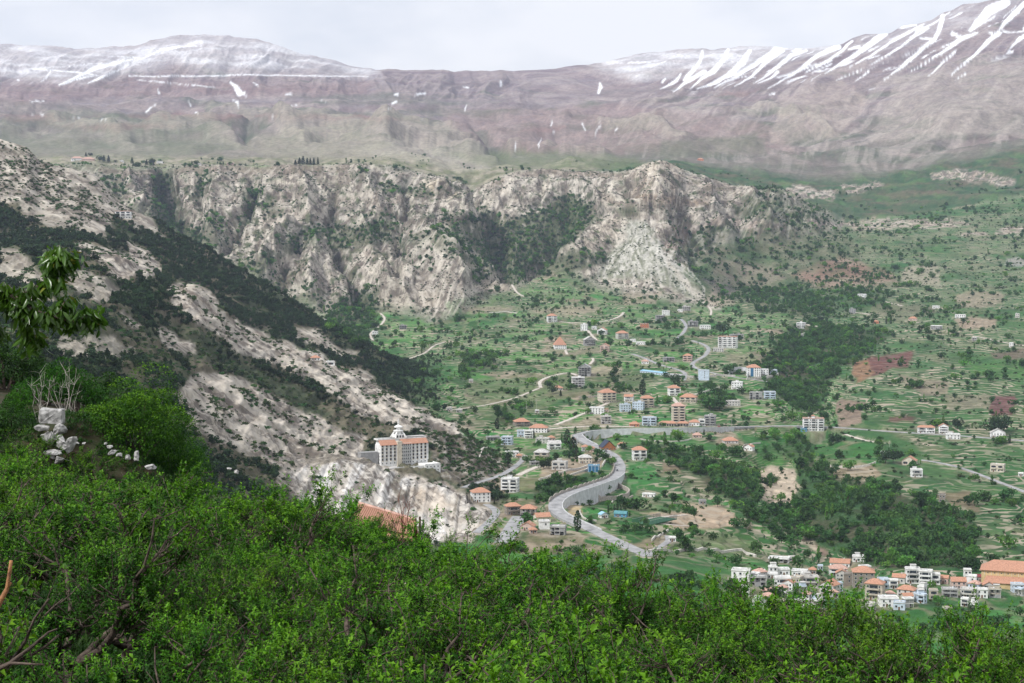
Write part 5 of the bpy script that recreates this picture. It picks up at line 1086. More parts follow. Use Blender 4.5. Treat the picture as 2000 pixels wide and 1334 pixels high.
    if style == 'arcade':
        n = max(4, round(w/3))
        for i in range(n+1): inst('column', COLM, root, (-hw+i*w/n, -2.2, 0), 0, (1,1,nf*fh))
        for i in range(n): g = MB(); g.box(-hw+(i+.15)*w/n, -hw+(i+.85)*w/n, -.08, -.005, .1, nf*fh*.75); g.build('shop_shade', M_SHADE, root)  # flat dark panel on the wall, painted shade in place of an opening
    if style == 'blank':
        for f in range(1, max(2, nf)): inst('window', WIN, root, (hw*.2, -.03, f*fh+fh*.4), 0, (1,1,1))
    Z = nf*fh; cyd = d/2
    def put(m, name, mat): 
        for i, q in enumerate(m.v): m.v[i] = (q[0], q[1]+cyd, q[2])
        return m.build(name, mat, root)
    if roof in ('hip','hippink','palehip'): put(hip(w, d, Z+.25, min(w,d)*.24+.6), 'roof', {'hip':M_ORANGE,'hippink':M_PINKR,'palehip':M_SLAB}[roof])
    elif roof == 'steep': put(hip(w, d, Z+.25, min(w,d)*.75, steep=2), 'roof', M_ORANGE)
    elif roof in ('gable','palegable','greygable','bluegable','tealgable','darksteep','maroon'):
        ax = 'x' if rr.random() < .5 and roof not in ('darksteep','greygable') else 'y'
        ri = (d if ax == 'x' else w)*(.28 if roof != 'darksteep' else .5)+.3; mt = {'gable':M_ORANGE,'palegable':M_SLAB,'greygable':M_GREYR,'bluegable':M_BLUER,'tealgable':M_TEALR,'darksteep':M_DSLATE,'maroon':M_MAROON}[roof]
        put(gable(w, d, Z+.25, ri, axis=ax), 'roof', mt)
        g = MB()
        if ax == 'x':
            for s in (-1,1): g.add([(s*hw,-d/2,Z),(s*hw,d/2,Z),(s*hw,0,Z+ri*.9)], [(0,1,2)] if s > 0 else [(2,1,0)])
        else:
            for s in (-1,1): g.add([(-hw,s*d/2,Z),(hw,s*d/2,Z),(0,s*d/2,Z+ri*.9)], [(0,1,2)] if s < 0 else [(2,1,0)])
        h_ = len(g.f)//2; n_ = len(g.v)//2
        for k in (0, 1):
            g2 = MB(); g2.v = g.v[k*n_:(k+1)*n_]; g2.f = [[q-k*n_ for q in f] for f in g.f[k*h_:(k+1)*h_]]; g2.m = [0]*len(g2.f); put(g2, 'gable_wall', wm)
    else:
        m = MB(); m.box(-hw-.35, hw+.35, -d/2-.35, d/2+.35, Z, Z+.22); put(m, 'roof', M_SLAB)
        m = MB()
        for a_ in ((-hw,hw,-d/2,-d/2+.2),(-hw,hw,d/2-.2,d/2),(-hw,-hw+.2,-d/2+.2,d/2-.2),(hw-.2,hw,-d/2+.2,d/2-.2)): m.box(*a_, Z+.22, Z+.95)
        put(m, 'parapet', {'flatorange':M_ORANGE,'flatred':M_ORANGE}.get(roof, wm))
        if w > 7: 
            for k in range(rr.choice((1,2))): inst('water_tank', TANK, root, (rr.uniform(-hw*.6, hw*.6), cyd+rr.uniform(-d*.25,d*.25), Z+.22))
        if roof in ('flatroom','turret') or (w > 11 and rr.random() < .5):
            rw = 1.9; cx = rr.uniform(-hw*.4, hw*.4) if roof != 'turret' else -.2
            box('roof_room', cx-rw, cx+rw, cyd-rw, cyd+rw, Z+.22, Z+2.9)
            m = MB(); m.box(cx-rw-.3, cx+rw+.3, cyd-rw-.3, cyd+rw+.3, Z+2.9, Z+3.08); m.build('roof_slab', M_SLAB, root)
            if roof == 'flatorange': m = hip(2*rw, 2*rw, Z+3.4, 1.2); put(Shift(m, cx, 0), 'roof_cap', M_ORANGE)
    if roof in ('hip','gable','hippink') and w > 8 and rr.random() < .6:
        m = MB(); m.box(hw*.4-.35, hw*.4+.35, cyd-.35, cyd+.35, Z+.5, Z+2.6+min(w,d)*.12); m.build('chimney', wm, root)
    if nf >= 3 and roof.startswith('hip') and rr.random() < .5: pass
    return root
def Shift(m, dx, dy):
    m.v = [(a+dx, b_+dy, c) for a,b_,c in m.v]; return m
for i, (r, (p, wm_)) in enumerate(zip(HOUSES, HP)):
    u, v, wp, hp, dr, rot, style, wc, roof, label = r
    hm_ = hp/FPX*p.y
    p = p.copy(); p.z = min(p.z, ground_at(p.x, p.y)+.3) if False else p.z
    if label == 'FILL':
        house(p, wm_, max(4.5, wm_*dr), max(2.6, hm_), rot, style, wc, roof, 'small pale town house packed among its neighbours in the lower right town', seed=i, group='closely packed houses of the town')
    else: house(p, wm_, max(4.5, wm_*dr), max(2.6, hm_), rot, style, wc, roof, label, seed=i)
# apartment house with the light blue stripe and dark red balconies: stripe and rails
# long blue roofed shed
def long_shed(pts, wd, hgt, label, roofm, wallk, name='shed'):
    a, b_ = locate(*pts[0]), locate(*pts[1]); d = b_-a; ln_ = math.hypot(d.x, d.y); root = empty(name, a, math.atan2(d.y, d.x), label, 'shed')
    sl = d.z
    m = MB(); m.add([(0,0,-2),(ln_,0,sl-2),(ln_,wd,sl-2),(0,wd,-2),(0,0,hgt),(ln_,0,sl+hgt),(ln_,wd,sl+hgt+.8),(0,wd,hgt+.8)], [(0,3,2,1),(4,5,6,7),(0,1,5,4),(1,2,6,5),(2,3,7,6),(3,0,4,7)]); m.build('wall', wallm(wallk), root)
    m = MB(); m.add([(-.5,-.6,hgt+.1),(ln_+.5,-.6,sl+hgt+.1),(ln_+.5,wd+.6,sl+hgt+1.1),(-.5,wd+.6,hgt+1.1),(-.5,-.6,hgt+.3),(ln_+.5,-.6,sl+hgt+.3),(ln_+.5,wd+.6,sl+hgt+1.3),(-.5,wd+.6,hgt+1.3)], [(0,3,2,1),(4,5,6,7),(0,1,5,4),(1,2,6,5),(2,3,7,6),(3,0,4,7)]); m.build('roof', roofm, root)
    n = int(ln_/4)
    for i in range(n): inst('window', WIN, root, ((i+.5)*ln_/n, -.03, 1.3+sl*(i+.5)/n), 0, (1.2,1,.8))
    return root
long_shed([(1250,728),(1300,734)], 9, 3.2, 'long shed with bright blue sheet roof in the terraced fields', M_BLUER, 'bluewhite')
long_shed([(1302,735),(1330,737)], 8, 2.6, 'pale grey end shed continuing the bright blue roofed one', M_GREYR, 'pale')
# fenced sports pitch
a = locate(1268,1026); b_ = locate(1322,1024); root = empty('sports_pitch', a, math.atan2(b_.y-a.y, b_.x-a.x), 'green netted sports pitch below the sandy excavation', 'sports pitch'); ln_ = (b_-a).length; dd = 16
m = MB(); m.box(0, ln_, 0, dd, -.5, .15); m.build('turf', pmat('turf', (.04,.12,.06), .9, .1, .8), root)
m = MB(); m.box(0,.12,0,.12,0,3.2); pd_ = m.build('post', pmat('green_post', (.04,.10,.09), .6), data_only=True)
for i in range(9):
    for y_ in (0, dd): inst('post', pd_, root, (i*ln_/8, y_, .1))
MN = pmat('green_net', (.03,.10,.10), .8, .1, 1)
m = MB()
for y_ in (0, dd):
    for k in range(9): m.box(0, ln_, y_, y_+.06, .15+k*.36, .15+k*.36+.13)
m.build('netting', MN, root); m = MB(); m.box(0, ln_, -.05, .14, 3.3, 3.42); m.box(0, ln_, dd-.05, dd+.14, 3.3, 3.42); m.build('top_rail', M_GREYR, root)
# ---- yellow hall with orange roofs at the right edge of the town
p = locate(1918, 1142); w = 62; root = empty('hall', p+Vector((0,2,0)), R(-14)-math.atan2(p.x,p.y)*.3, 'large yellow hall with long orange roof and lower orange aisle, right edge', 'hall')
YW = wallm('yellow'); m = MB(); m.box(0, w, 0, 18, -8, 10.5); m.build('wall', YW, root)
m = MB(); m.box(2.5, w, -8, -.01, -8, 3.2); m.build('aisle_wall', YW, root)
m = MB(); m.add([(1.5,-9,3.3),(w+1,-9,3.3),(w+1,-.02,6.6),(3.5,-.02,6.6),(1.5,-9,3.0),(w+1,-9,3.0),(w+1,-.02,6.3),(3.5,-.02,6.3)], [(0,1,2,3),(7,6,5,4),(0,4,5,1),(1,5,6,2),(3,7,4,0),(2,6,7,3)]); m.build('aisle_roof', M_ORANGE, root)
m = MB(); z0 = 10.6; m.add([(-1,-1.2,z0),(w+2,-1.2,z0),(w+2,19.2,z0),(-1,19.2,z0),(8,9,z0+6),(w+2,9,z0+6),(-1,-1.2,z0-.35),(w+2,-1.2,z0-.35),(w+2,19.2,z0-.35),(-1,19.2,z0-.35)], [(0,1,5,4),(2,3,4,5),(3,0,4),(0,6,7,1),(3,9,6,0),(2,8,9,3),(6,9,8,7),(1,7,8,2,5)]); m.build('roof', M_ORANGE, root)
for i in range(13): m = MB(); m.box(2+i*4.6, 2.4+i*4.6, -.25, -.01, 6.8, 10.2); m.build('pilaster', wallm('cream'), root)
for i in range(12): inst('window', WIN, root, (4.4+i*4.6, -.03, 8.6), 0, (.7,1,.5))
m = MB(); m.add([(30,-22,-1),(w,-22,-1),(w,-9.2,3.2),(30,-9.2,3.2),(30,-22,-1.4),(w,-22,-1.4),(w,-9.2,2.8),(30,-9.2,2.8)], [(0,1,2,3),(7,6,5,4),(0,4,5,1),(1,5,6,2),(3,7,4,0),(2,6,7,3)]); m.build('porch_roof', M_ORANGE, root)
m = MB(); m.box(31, w-1, -21, -9.2, -8, -.6); m.build('porch_wall', YW, root)
# ================================================================== MONASTERY HOTEL on the cliff
mw = wallm('white'); mcr = wallm('cream'); pM = locate(790, 905); pM.z += -1.0
root = empty('monastery', pM, R(25)-math.atan2(pM.x, pM.y), 'large white monastery with orange roofs and a statue on its dome, on the cliff top', 'monastery')
def mbx(name, *a, m=mw):
    q = MB(); q.box(*a); return q.build(name, m, root)
root.scale = (.9,.9,.95)
# main block: left wing, cream tower, centre bay, right wing (front at y=0)
fl = 3.25; H = 8.3*fl*.78
mbx('left_wing', -26, -8.2, 0, 14, -3, H-1.5); mbx('stair_tower', -8.2, -3.2, -1.8, 14, -3, H+1.5, m=mcr); mbx('centre_bay', -3.2, 7.5, -.6, 14, -3, H-.4); mbx('right_wing', 7.5, 26, 0, 14, -3, H-1.5)
def slope_roof(x0, x1, y0, y1, z0, z1):
    q = MB(); q.add([(x0,y0,z0),(x1,y0,z0),(x1,y1,z1),(x0,y1,z1),(x0,y0,z0-.3),(x1,y0,z0-.3),(x1,y1,z1-.3),(x0,y1,z1-.3)], [(0,1,2,3),(7,6,5,4),(0,4,5,1),(1,5,6,2),(3,7,4,0),(2,6,7,3)]); q.build('orange_roof', M_ORANGE, root)
slope_roof(-26.6, -8.3, -1.0, 5, H-1.4, H+3.0); slope_roof(-3.1, 26.4, -1.4, 5, H-1.2, H+3.0)
mbx('attic', -25, 25, 5.1, 14, H-1.5, H+2.6); mbx('roof_terrace', -27, 27, 5.0, 15, H+2.6, H+3.1, m=M_SLAB)
for a_ in ((-27,27,5.0,5.3),(-27,27,14.7,15),(-27,-26.7,5.3,14.7),(26.7,27,5.3,14.7)): mbx('roof_parapet', *a_, H+3.1, H+4.1)
mbx('roof_terrace_upper', -9, 27.5, 8, 16, H+4.12, H+4.6, m=M_SLAB)
for f in range(6):
    z = 1.0+f*fl
    if z+2.6 > H: break
    for i in range(5): inst('window', WIN, root, (-2.0+i*2.1, -.63, z+1.5), 0, (1.1,1,1.15))
    q = MB(); q.box(-3.4, 7.6, -1.7, -.62, z-.25, z-.05); q.box(-3.4, 7.6, -1.7, -1.58, z-.05, z+.5); q.build('balcony', M_SLAB, root)
    for i in range(4):
        for sx, x0 in ((-1,-24.3),(1,9.6)):
            cx = x0+i*4.5
            if f > 0:
                g = MB(); g.box(cx-1.25, cx+1.25, -.06, -.005, z-.1, z+2.8); g.build('recess_shade', M_SHADE, root)  # thin dark slab on the wall: shade of a recess as colour
                q = MB(); n = 8; q.prism([(cx+.95*math.cos(PI+PI*j/n), -.07+1.1*math.sin(PI+PI*j/n)) for j in range(n+1)], z-.15, z+.6); q.build('round_balcony', mcr, root)
            else: inst('window', WIN, root, (cx, -.03, z+1.2), 0, (1,1,.8))
for i in range(5):
    for x0 in (-26,7.9): q = MB(); cx = x0+i*4.45; q.box(cx-.1, cx+.75, -.7, -.01, 3.6, H-1.6); q.build('pier', mw, root)
for f in range(6): inst('window', WIN, root, (-5.7+2.0, -1.83, 2.5+f*fl), 0, (.4,1,.5))
for f in range(5):
    for j in range(3): inst('window', WIN, root, (26.03, 2.5+j*4.2, 2.3+f*fl), PI/2, (.8,1,.9)); inst('window', WIN, root, (-26.03, 2.5+j*4.2, 2.3+f*fl), -PI/2, (.8,1,.9))
# terrace and lower annex to the right
mbx('terrace', -24, 30, -17, -.02, -4.5, -1.0, m=wallm('pale')); mbx('annex', 14, 31, -19, -2, -12, .6)
for a_ in ((14,31,-19,-18.7),(30.7,31,-18.7,-2),(-24,14,-17,-16.7)): mbx('terrace_parapet', a_[0], a_[1], a_[2], a_[3], -1.0 if a_[1] == 14 else .6, .1 if a_[1] == 14 else 1.6)
mbx('annex_front', 2, 13.98, -17.6, -17.02, -10, -1.2)
for f in range(3):
    for i in range(4): inst('window', WIN, root, (16.3+i*4, -19.03, -1.2-f*3.2), 0, (1,1,.9))
    for i in range(3): inst('window', WIN, root, (31.03, -16+i*5, -1.2-f*3.2), PI/2, (1,1,.9))
for i in range(3): inst('window', WIN, root, (4+i*3.6, -17.64, -4), 0, (.9,1,.9))
for i in range(10):
    q = MB(); q.box(-.12,.12,-.12,.12,0,1.9); inst('lamp_post', q.build('lamp_post', mw, data_only=True), root, (-20+i*5.6, -16.8, -1.0))
# crown: four arched buttresses, drum, saucer, statue
cx, cyy = -2, 10; zb = H+4.0
for j in range(4):
    an = R(45+90*j); pts = []
    for t_ in np.linspace(0, 1, 7): rad = 8.5*(1-t_)+2.2*t_; pts.append((cx+rad*math.cos(an), cyy+rad*math.sin(an), zb+6.2*math.sin(t_*PI/2)))
    q = MB(); q.tube(pts, .8, 5); q.build('arched_buttress', mw, root)
q = MB(); q.box(cx-5, cx+5, cyy-5, cyy+5, zb, zb+3.2); q.build('crown_base', mw, root)
for j in range(3): g = MB(); g.box(cx-4+j*3, cx-2.4+j*3, cyy-5.06, cyy-5.005, zb+.3, zb+2.6); g.build('arch_shade', M_SHADE, root)  # dark slabs on the crown base, the shade under arches painted
q = MB(); q.lathe(cx, cyy, [(3.2,zb+3.2),(3.2,zb+6.0),(5.0,zb+6.3),(5.0,zb+7.1),(2.2,zb+7.3),(2.2,zb+9.2),(4.2,zb+9.8),(4.3,zb+10.6),(2.4,zb+11.6),(1.1,zb+12.0),(.9,zb+13)], 14); q.build('dome', mw, root, smooth=False)
q = MB(); q.lathe(cx, cyy, [(.95,zb+13),(.85,zb+14.2),(.6,zb+15.6),(.75,zb+16.4),(.7,zb+16.9),(.25,zb+17.2),(.38,zb+17.5),(.36,zb+17.9),(.12,zb+18.2)], 9); q.tube([(cx,cyy,zb+16.6),(cx-.9,cyy-.6,zb+15.8)], [.22,.12], 5); q.tube([(cx,cyy,zb+16.6),(cx+.9,cyy-.6,zb+15.8)], [.22,.12], 5); q.build('statue', mw, root, smooth=True)
q = MB(); q.box(-46, -27.2, 4, 12, -6, H*.35+6); q.build('retaining_block', wallm('grey'), root)
# ================================================================== CARS
def car(u, v, along, colr, label, Q=None, off=0):
    p = locate(u, v)
    if Q is not None:
        i = idx_of(Q, u, v); a = offs(Q, off)[i]; p = Vector(a); p.z += .16; T = Q[min(i+1,len(Q)-1)]-Q[i-1]; along = math.atan2(T[1], T[0])
    root = empty('car', p, along, label, 'car', 'cars on the roads and car parks')
    cm = pmat('car_paint_'+colr, dict(white=(.75,.75,.76), dark=(.03,.035,.04), grey=(.25,.26,.28), red=(.4,.04,.03), blue=(.05,.12,.3))[colr], .3, .03, 2, spec=.6)
    m = MB(); pr = [(-2.1,.35),(-2.1,.8),(-1.9,.95),(1.0,.95),(1.95,.78),(2.1,.6),(2.1,.35)]
    m.add([(x_,-.85,z_) for x_,z_ in pr]+[(x_,.85,z_) for x_,z_ in pr], [list(range(7)), list(range(13,6,-1))]+[[i, 7+i, 7+(i+1)%7, (i+1)%7] for i in range(7)]); m.build('body', cm, root)
    m = MB(); pr = [(-1.75,.95),(-1.3,1.45),(.2,1.47),(.95,.95)]; m.add([(x_,-.74,z_) for x_,z_ in pr]+[(x_,.74,z_) for x_,z_ in pr], [list(range(4)), list(range(7,3,-1))]+[[i, 4+i, 4+(i+1)%4, (i+1)%4] for i in range(4)]); m.build('windows', M_GLASS, root)
    m = MB(); m.box(-1.28,.18,-.7,.7,1.46,1.52); m.build('roof', cm, root)
    for x_ in (-1.35,1.35):
        for y_ in (-.8,.8):
            m = MB(); m.tube([(x_,y_-.12,.32),(x_,y_+.12,.32)], .32, 8); m.build('wheel', pmat('tyre', (.02,.02,.02), .9), root)
    return root
for u, v, cl, of, lb in [(1186,884,'dark',1.5,'dark car near the timber chalet'), (1208,903,'grey',2.2,'grey car on the outer bend, upper of three'), (1210,909,'white',2.4,'white car on the outer bend, middle of three'), (1208,919,'dark',2.4,'dark car on the outer bend, lowest of three')]: car(u, v, 0, cl, lb, Qm, of)
for u, v, cl, lb in [(1030,1010,'white','white car parked by the brown twin houses'), (1020,1009,'dark','dark car parked by the brown twin houses'), (982,1044,'white','white car on the paved yard'), (1268,833,'dark','dark car before the blue white apartment house'), (1290,833,'grey','grey car before the long arcade'), (1322,833,'dark','dark car before the tower block'), (1340,833,'grey','grey car before the short arcade'), (1375,833,'white','white car near the right end of the row'), (1405,834,'red','red car at the right end of the row')]: car(u, v, .1, cl, lb)
# ================================================================== TREES AND SHRUBS OF THE SLOPES
def leafmat(name, c1, c2, transl=.25, sc=.35, rough=.7, vr=(.62,1.45), hr=(.485,.515)):
    m = pmat(name, c2, rough, .1, sc, col2=c1, spec=.2, detail=5, transl=transl)
    t = m.node_tree                     # every tree its own tint
    oi = N(t, 'ShaderNodeObjectInfo'); mx = [n for n in t.nodes if n.type == 'MIX'][0]
    hs = N(t, 'ShaderNodeHueSaturation'); mr = N(t, 'ShaderNodeMapRange', i_To_Min=vr[0], i_To_Max=vr[1]); t.links.new(oi.outputs['Random'], mr.inputs[0]); t.links.new(mr.outputs[0], hs.inputs['Value'])
    mh = N(t, 'ShaderNodeMapRange', i_To_Min=hr[0], i_To_Max=hr[1]); mm = N(t, 'ShaderNodeMath', operation='MULTIPLY'); mm.inputs[1].default_value = 7.13; fr = N(t, 'ShaderNodeMath', operation='FRACT')
    t.links.new(oi.outputs['Random'], mm.inputs[0]); t.links.new(mm.outputs[0], fr.inputs[0]); t.links.new(fr.outputs[0], mh.inputs[0]); t.links.new(mh.outputs[0], hs.inputs['Hue'])
    outs = [l.to_socket for l in mx.outputs[2].links]
    for s in outs: t.links.new(hs.outputs[0], s)
    t.links.new(mx.outputs[2], hs.inputs['Color']); return m
M_PINE = leafmat('pine_needles', (.013,.034,.013), (.042,.080,.028), .15)
M_WOOD = leafmat('wood_leaves', (.026,.075,.020), (.065,.150,.038), .25)
M_BRIGHT = leafmat('fresh_leaves', (.05,.14,.02), (.12,.26,.045), .3)
M_SHRUB = leafmat('shrub_leaves', (.028,.05,.016), (.07,.105,.035), .2)
M_BARK = pmat('bark', (.09,.065,.045), .95, .25, 3, detail=6)
def cards(rs, P, size, up=.35, mat=0):
    """leaf clumps: bent quads scattered at points P"""
    n = len(P); a = rs.normal(size=(n,3)); a /= np.linalg.norm(a,axis=1)[:,None]; b = rs.normal(size=(n,3)); b -= a*(a*b).sum(1)[:,None]; b /= np.linalg.norm(b,axis=1)[:,None]
    s = size*rs.uniform(.6,1.3,(n,1)); V = np.stack([P-a*s-b*s*.6, P+a*s*.9-b*s*.7, P+a*s+b*s*.6+np.cross(a,b)*s*.4, P-a*s*.8+b*s*.7], 1).reshape(-1,3)
    return V, np.arange(4*n).reshape(-1,4)
def tree_mesh(name, seed, h, w, n, size, mats, shape='pine', trunk=True, data_only=True):
    rs = np.random.RandomState(seed); P = []; asp = rs.uniform(.75,1.3)
    lobes = [(rs.normal(0,.22*w), rs.normal(0,.22*w), rs.uniform(.45,.85)*h, rs.uniform(.28,.5)*w) for _ in range(7)]
    while len(P) < n:
        if shape == 'cypress':
            t = rs.uniform(.06,1); r = w*.5*math.sin(min(1,t*1.25+.12)*PI*.5)*(1-t)**.55*1.25; an = rs.uniform(0,2*PI); q = rs.uniform(.6,1)**.5*r; P.append((q*math.cos(an), q*math.sin(an), t*h)); continue
        if shape == 'conic':
            t = rs.uniform(.1,1); r = w*.55*(1-t)**.8*(.75+.25*math.sin(t*28)); an = rs.uniform(0,2*PI); q = rs.uniform(.4,1)**.5*r; P.append((q*math.cos(an), q*math.sin(an), t*h)); continue
        lb = lobes[rs.randint(7)]; d = rs.normal(size=3); d /= np.linalg.norm(d); r = lb[3]*rs.uniform(.75,1.05)
        p = (lb[0]+d[0]*r, lb[1]+d[1]*r, lb[2]+d[2]*r*(.8 if shape != 'shrub' else .6)-(0 if shape != 'shrub' else .25*h))
        if p[2] < .12*h and shape != 'shrub': continue
        if p[2] < 0: continue
        P.append(p)
    P = np.array(P); V, F = cards(rs, P, size); mi = [0]*len(F)
    if trunk:
        m = MB(); m.tube([(0,0,-1.5),(.05*w,0,.35*h),(0,.03*w,.75*h)], [.05*h*.5,.035*h*.5,.012*h], 5, 1)
        for k in range(4): an = k*1.7; m.tube([(0,0,(.3+.08*k)*h),(.25*w*math.cos(an),.25*w*math.sin(an),(.5+.08*k)*h)], [.016*h,.006*h], 4, 1)
        tv = np.array(m.v); F2 = [[len(V)+i for i in f] for f in m.f]; V = np.concatenate([V, tv]); F = F.tolist()+F2; mi = mi+[1]*len(F2)
        return mesh_np(name, V, F, mats, mi=mi, data_only=True)
    return mesh_np(name, V, F, mats, data_only=True)
PINES = [tree_mesh('pine_tree', 1+i, 8, 6.0, 190, .62, [M_PINE, M_BARK], ['round','round','conic','round'][i]) for i in range(4)]
WOODS = [tree_mesh('broadleaf_tree', 11+i, [8.5,7,9,6,8,11][i], [7.5,8.5,6,7.5,9.5,3.4][i], [210,210,190,170,230,170][i], [.68,.72,.6,.6,.75,.5][i], [[M_WOOD, M_BRIGHT, M_WOOD, M_WOOD, M_WOOD, M_BRIGHT][i], M_BARK], 'cypress' if i == 5 else 'round') for i in range(6)]
SHRUBS = [tree_mesh('shrub', 21+i, 2.2, 3.0, 60, .38, [[M_SHRUB, M_WOOD, M_SHRUB][i], M_BARK], 'shrub', trunk=False) for i in range(3)]
# where they stand
vis = np.zeros(gX.shape, bool); Ug, Vg = proj(gX, gY, gZ); mn = np.minimum.accumulate(Vg, axis=0)
vis = (Vg - mn) < 14
inview = (Ug > -60) & (Ug < 2060) & (Vg < 1260)
cA = np.zeros(gX.shape, np.float32)
e1 = np.stack([np.gradient(g, axis=0) for g in (gX,gY,gZ)], -1); e2 = np.stack([np.gradient(g, axis=1) for g in (gX,gY,gZ)], -1)
cA = np.abs(e1[...,0]*e2[...,1]-e1[...,1]*e2[...,0]).astype(np.float32)   # plan area of a cell
cS = np.linalg.norm(np.cross(e1, e2), axis=-1).astype(np.float32); steep = cS/(cA+1e-3)
road_clear = np.ones(gX.shape, np.float32)
for nm, w, Q, surf in ROAD_P:
    bb = (gX > Q[:,0].min()-14) & (gX < Q[:,0].max()+14) & (gY > Q[:,1].min()-30) & (gY < Q[:,1].max()+14); ix = np.nonzero(bb)
    d2 = np.full(len(ix[0]), 1e9, np.float32)
    for q in Q[::2]: d2 = np.minimum(d2, (gX[ix]-q[0])**2+((gY[ix]-q[1])*np.where(gY[ix] < q[1], .55, 1.0))**2)
    road_clear[ix] *= sst((w*.5+1.5), w*.5+5, np.sqrt(d2))
for (p, wm_) in HP:
    bb = np.nonzero((np.abs(gX-p.x) < wm_) & (np.abs(gY-p.y-wm_*.2) < wm_*1.6)); dx = gX[bb]-p.x; dy = gY[bb]-p.y; 
    road_clear[bb] *= 1-((np.abs(dx) < wm_*.62) & (dy > -wm_*1.1) & (dy < wm_*1.0))
bb = np.nonzero((np.abs(gX-pM.x) < 52) & (gY > pM.y-45) & (gY < pM.y+22)); road_clear[bb] = 0
rs = np.random.RandomState(77)
pale = sst(.03,.2,rock)*(gK < 9.3)
row_ = hz/6.8; rf_ = row_-np.floor(row_); rowm = sst(.22,.08,np.abs(rf_-.8))

cl = sst(-.12, .18, fbm(gX/55, gY/70, 4, 201))
left = ((m_spur+m_forest).clip(0,1))*(1-pale)*(1-cut)*(1-up*.55)*(1-bs*.5)
fdens = sst(-.16, .10, fbm(gX/60, gY/75, 4, 203)+.24*m_forest-.05)
d_pine = left*fdens/32.0
d_pine += mc*gcl*.0
d_wood = wood/30.0*(.35+.65*cl) + m_valley*(1-wood)*(sst(.16,.40,fbm(gX/60, gY/90, 4, 205))*.28+rowm*sst(-.05,.25,fbm(gX/90, gY/90, 3, 206)))/105.0 + m_valley*edge*(1-wood)/420. + mc*gcl2*(gK < 13.0)/70. + m_rplat*sst(.1,.35,fbm(gX/110, gY/150, 4, 207))/500.
d_wood += m_dark*sst(-.1,.2,fbm(gX/50,gY/60+gZ/40,3,216))/90.
d_wood *= (1-pale)*(gY < 5200)
d_shr = left/55. + pale*sst(-.1,.3,fbm(gX/30, gY/40, 3, 209))/34. + m_valley*(1-wood)/90.*(.10*veg_line+rowm*sst(-.3,.2,fbm(gX/70,gY/90,3,215))) + mc*(1-gcl)*sst(-.15,.25,fbm(gX/40, gY/50+gZ/40, 3, 211))/55. + bs/26. + up/60.
d_shr *= (gY < 5000)*(1-.93*m_cutc); d_wood *= (1-m_cutc)
def scatter(dens, cap):
    lam = (dens*np.minimum(cS, cA*3)*road_clear*(vis & inview)); n = rs.poisson(np.clip(lam, 0, 6)); 
    tot = n.sum()
    if tot > cap: n = rs.binomial(n, cap/tot)
    r, c = np.nonzero(n[:-1,:-1] > 0); rep = n[:-1,:-1][r,c]; r = np.repeat(r, rep); c = np.repeat(c, rep); a, b_ = rs.rand(len(r)), rs.rand(len(r))
    out = []
    for g in (gX,gY,gZ): out.append(g[r,c]*(1-a)*(1-b_)+g[r+1,c]*a*(1-b_)+g[r,c+1]*(1-a)*b_+g[r+1,c+1]*a*b_)
    return np.stack(out, 1), m_forest[r,c]
def gn_scatter(name, P, S, R_, K, protos, label=None):
    me = bpy.data.meshes.new(name); me.vertices.add(len(P)); me.vertices.foreach_set('co', P.astype(np.float32).ravel())
    for nm_, arr in (('siz', S), ('turn', R_)):
        at = me.attributes.new(nm_, 'FLOAT', 'POINT'); at.data.foreach_set('value', arr.astype(np.float32))
    at = me.attributes.new('pick', 'INT', 'POINT'); at.data.foreach_set('value', K.astype(np.int32)); me.update()
    o = bpy.data.objects.new(name, me); link(o); tag(o, label, kind='stuff')
    ng = bpy.data.node_groups.new(name+'_set', 'GeometryNodeTree'); ng.interface.new_socket('Geometry', in_out='INPUT', socket_type='NodeSocketGeometry'); ng.interface.new_socket('Geometry', in_out='OUTPUT', socket_type='NodeSocketGeometry')
    gi, go = N(ng,'NodeGroupInput'), N(ng,'NodeGroupOutput'); iop = N(ng,'GeometryNodeInstanceOnPoints'); g2i = N(ng,'GeometryNodeGeometryToInstance')
    for pm_ in protos[::-1]:
        po = bpy.data.objects.new('source_'+pm_.name, pm_); oi = N(ng,'GeometryNodeObjectInfo'); oi.inputs['Object'].default_value = po; oi.inputs['As Instance'].default_value = False
        ng.links.new(oi.outputs['Geometry'], g2i.inputs[0])
    def attr(nm_, dt):
        a = N(ng,'GeometryNodeInputNamedAttribute', data_type=dt); a.inputs[0].default_value = nm_; return a.outputs[0]
    cx_ = N(ng,'ShaderNodeCombineXYZ'); ng.links.new(attr('turn','FLOAT'), cx_.inputs[2])
    iop.inputs['Pick Instance'].default_value = True; ng.links.new(gi.outputs[0], iop.inputs['Points']); ng.links.new(g2i.outputs[0], iop.inputs['Instance']); ng.links.new(attr('pick','INT'), iop.inputs['Instance Index'])
    ng.links.new(cx_.outputs[0], iop.inputs['Rotation']); ng.links.new(attr('siz','FLOAT'), iop.inputs['Scale']); ng.links.new(iop.outputs[0], go.inputs[0])
    md = o.modifiers.new('scatter', 'NODES'); md.node_group = ng; return o
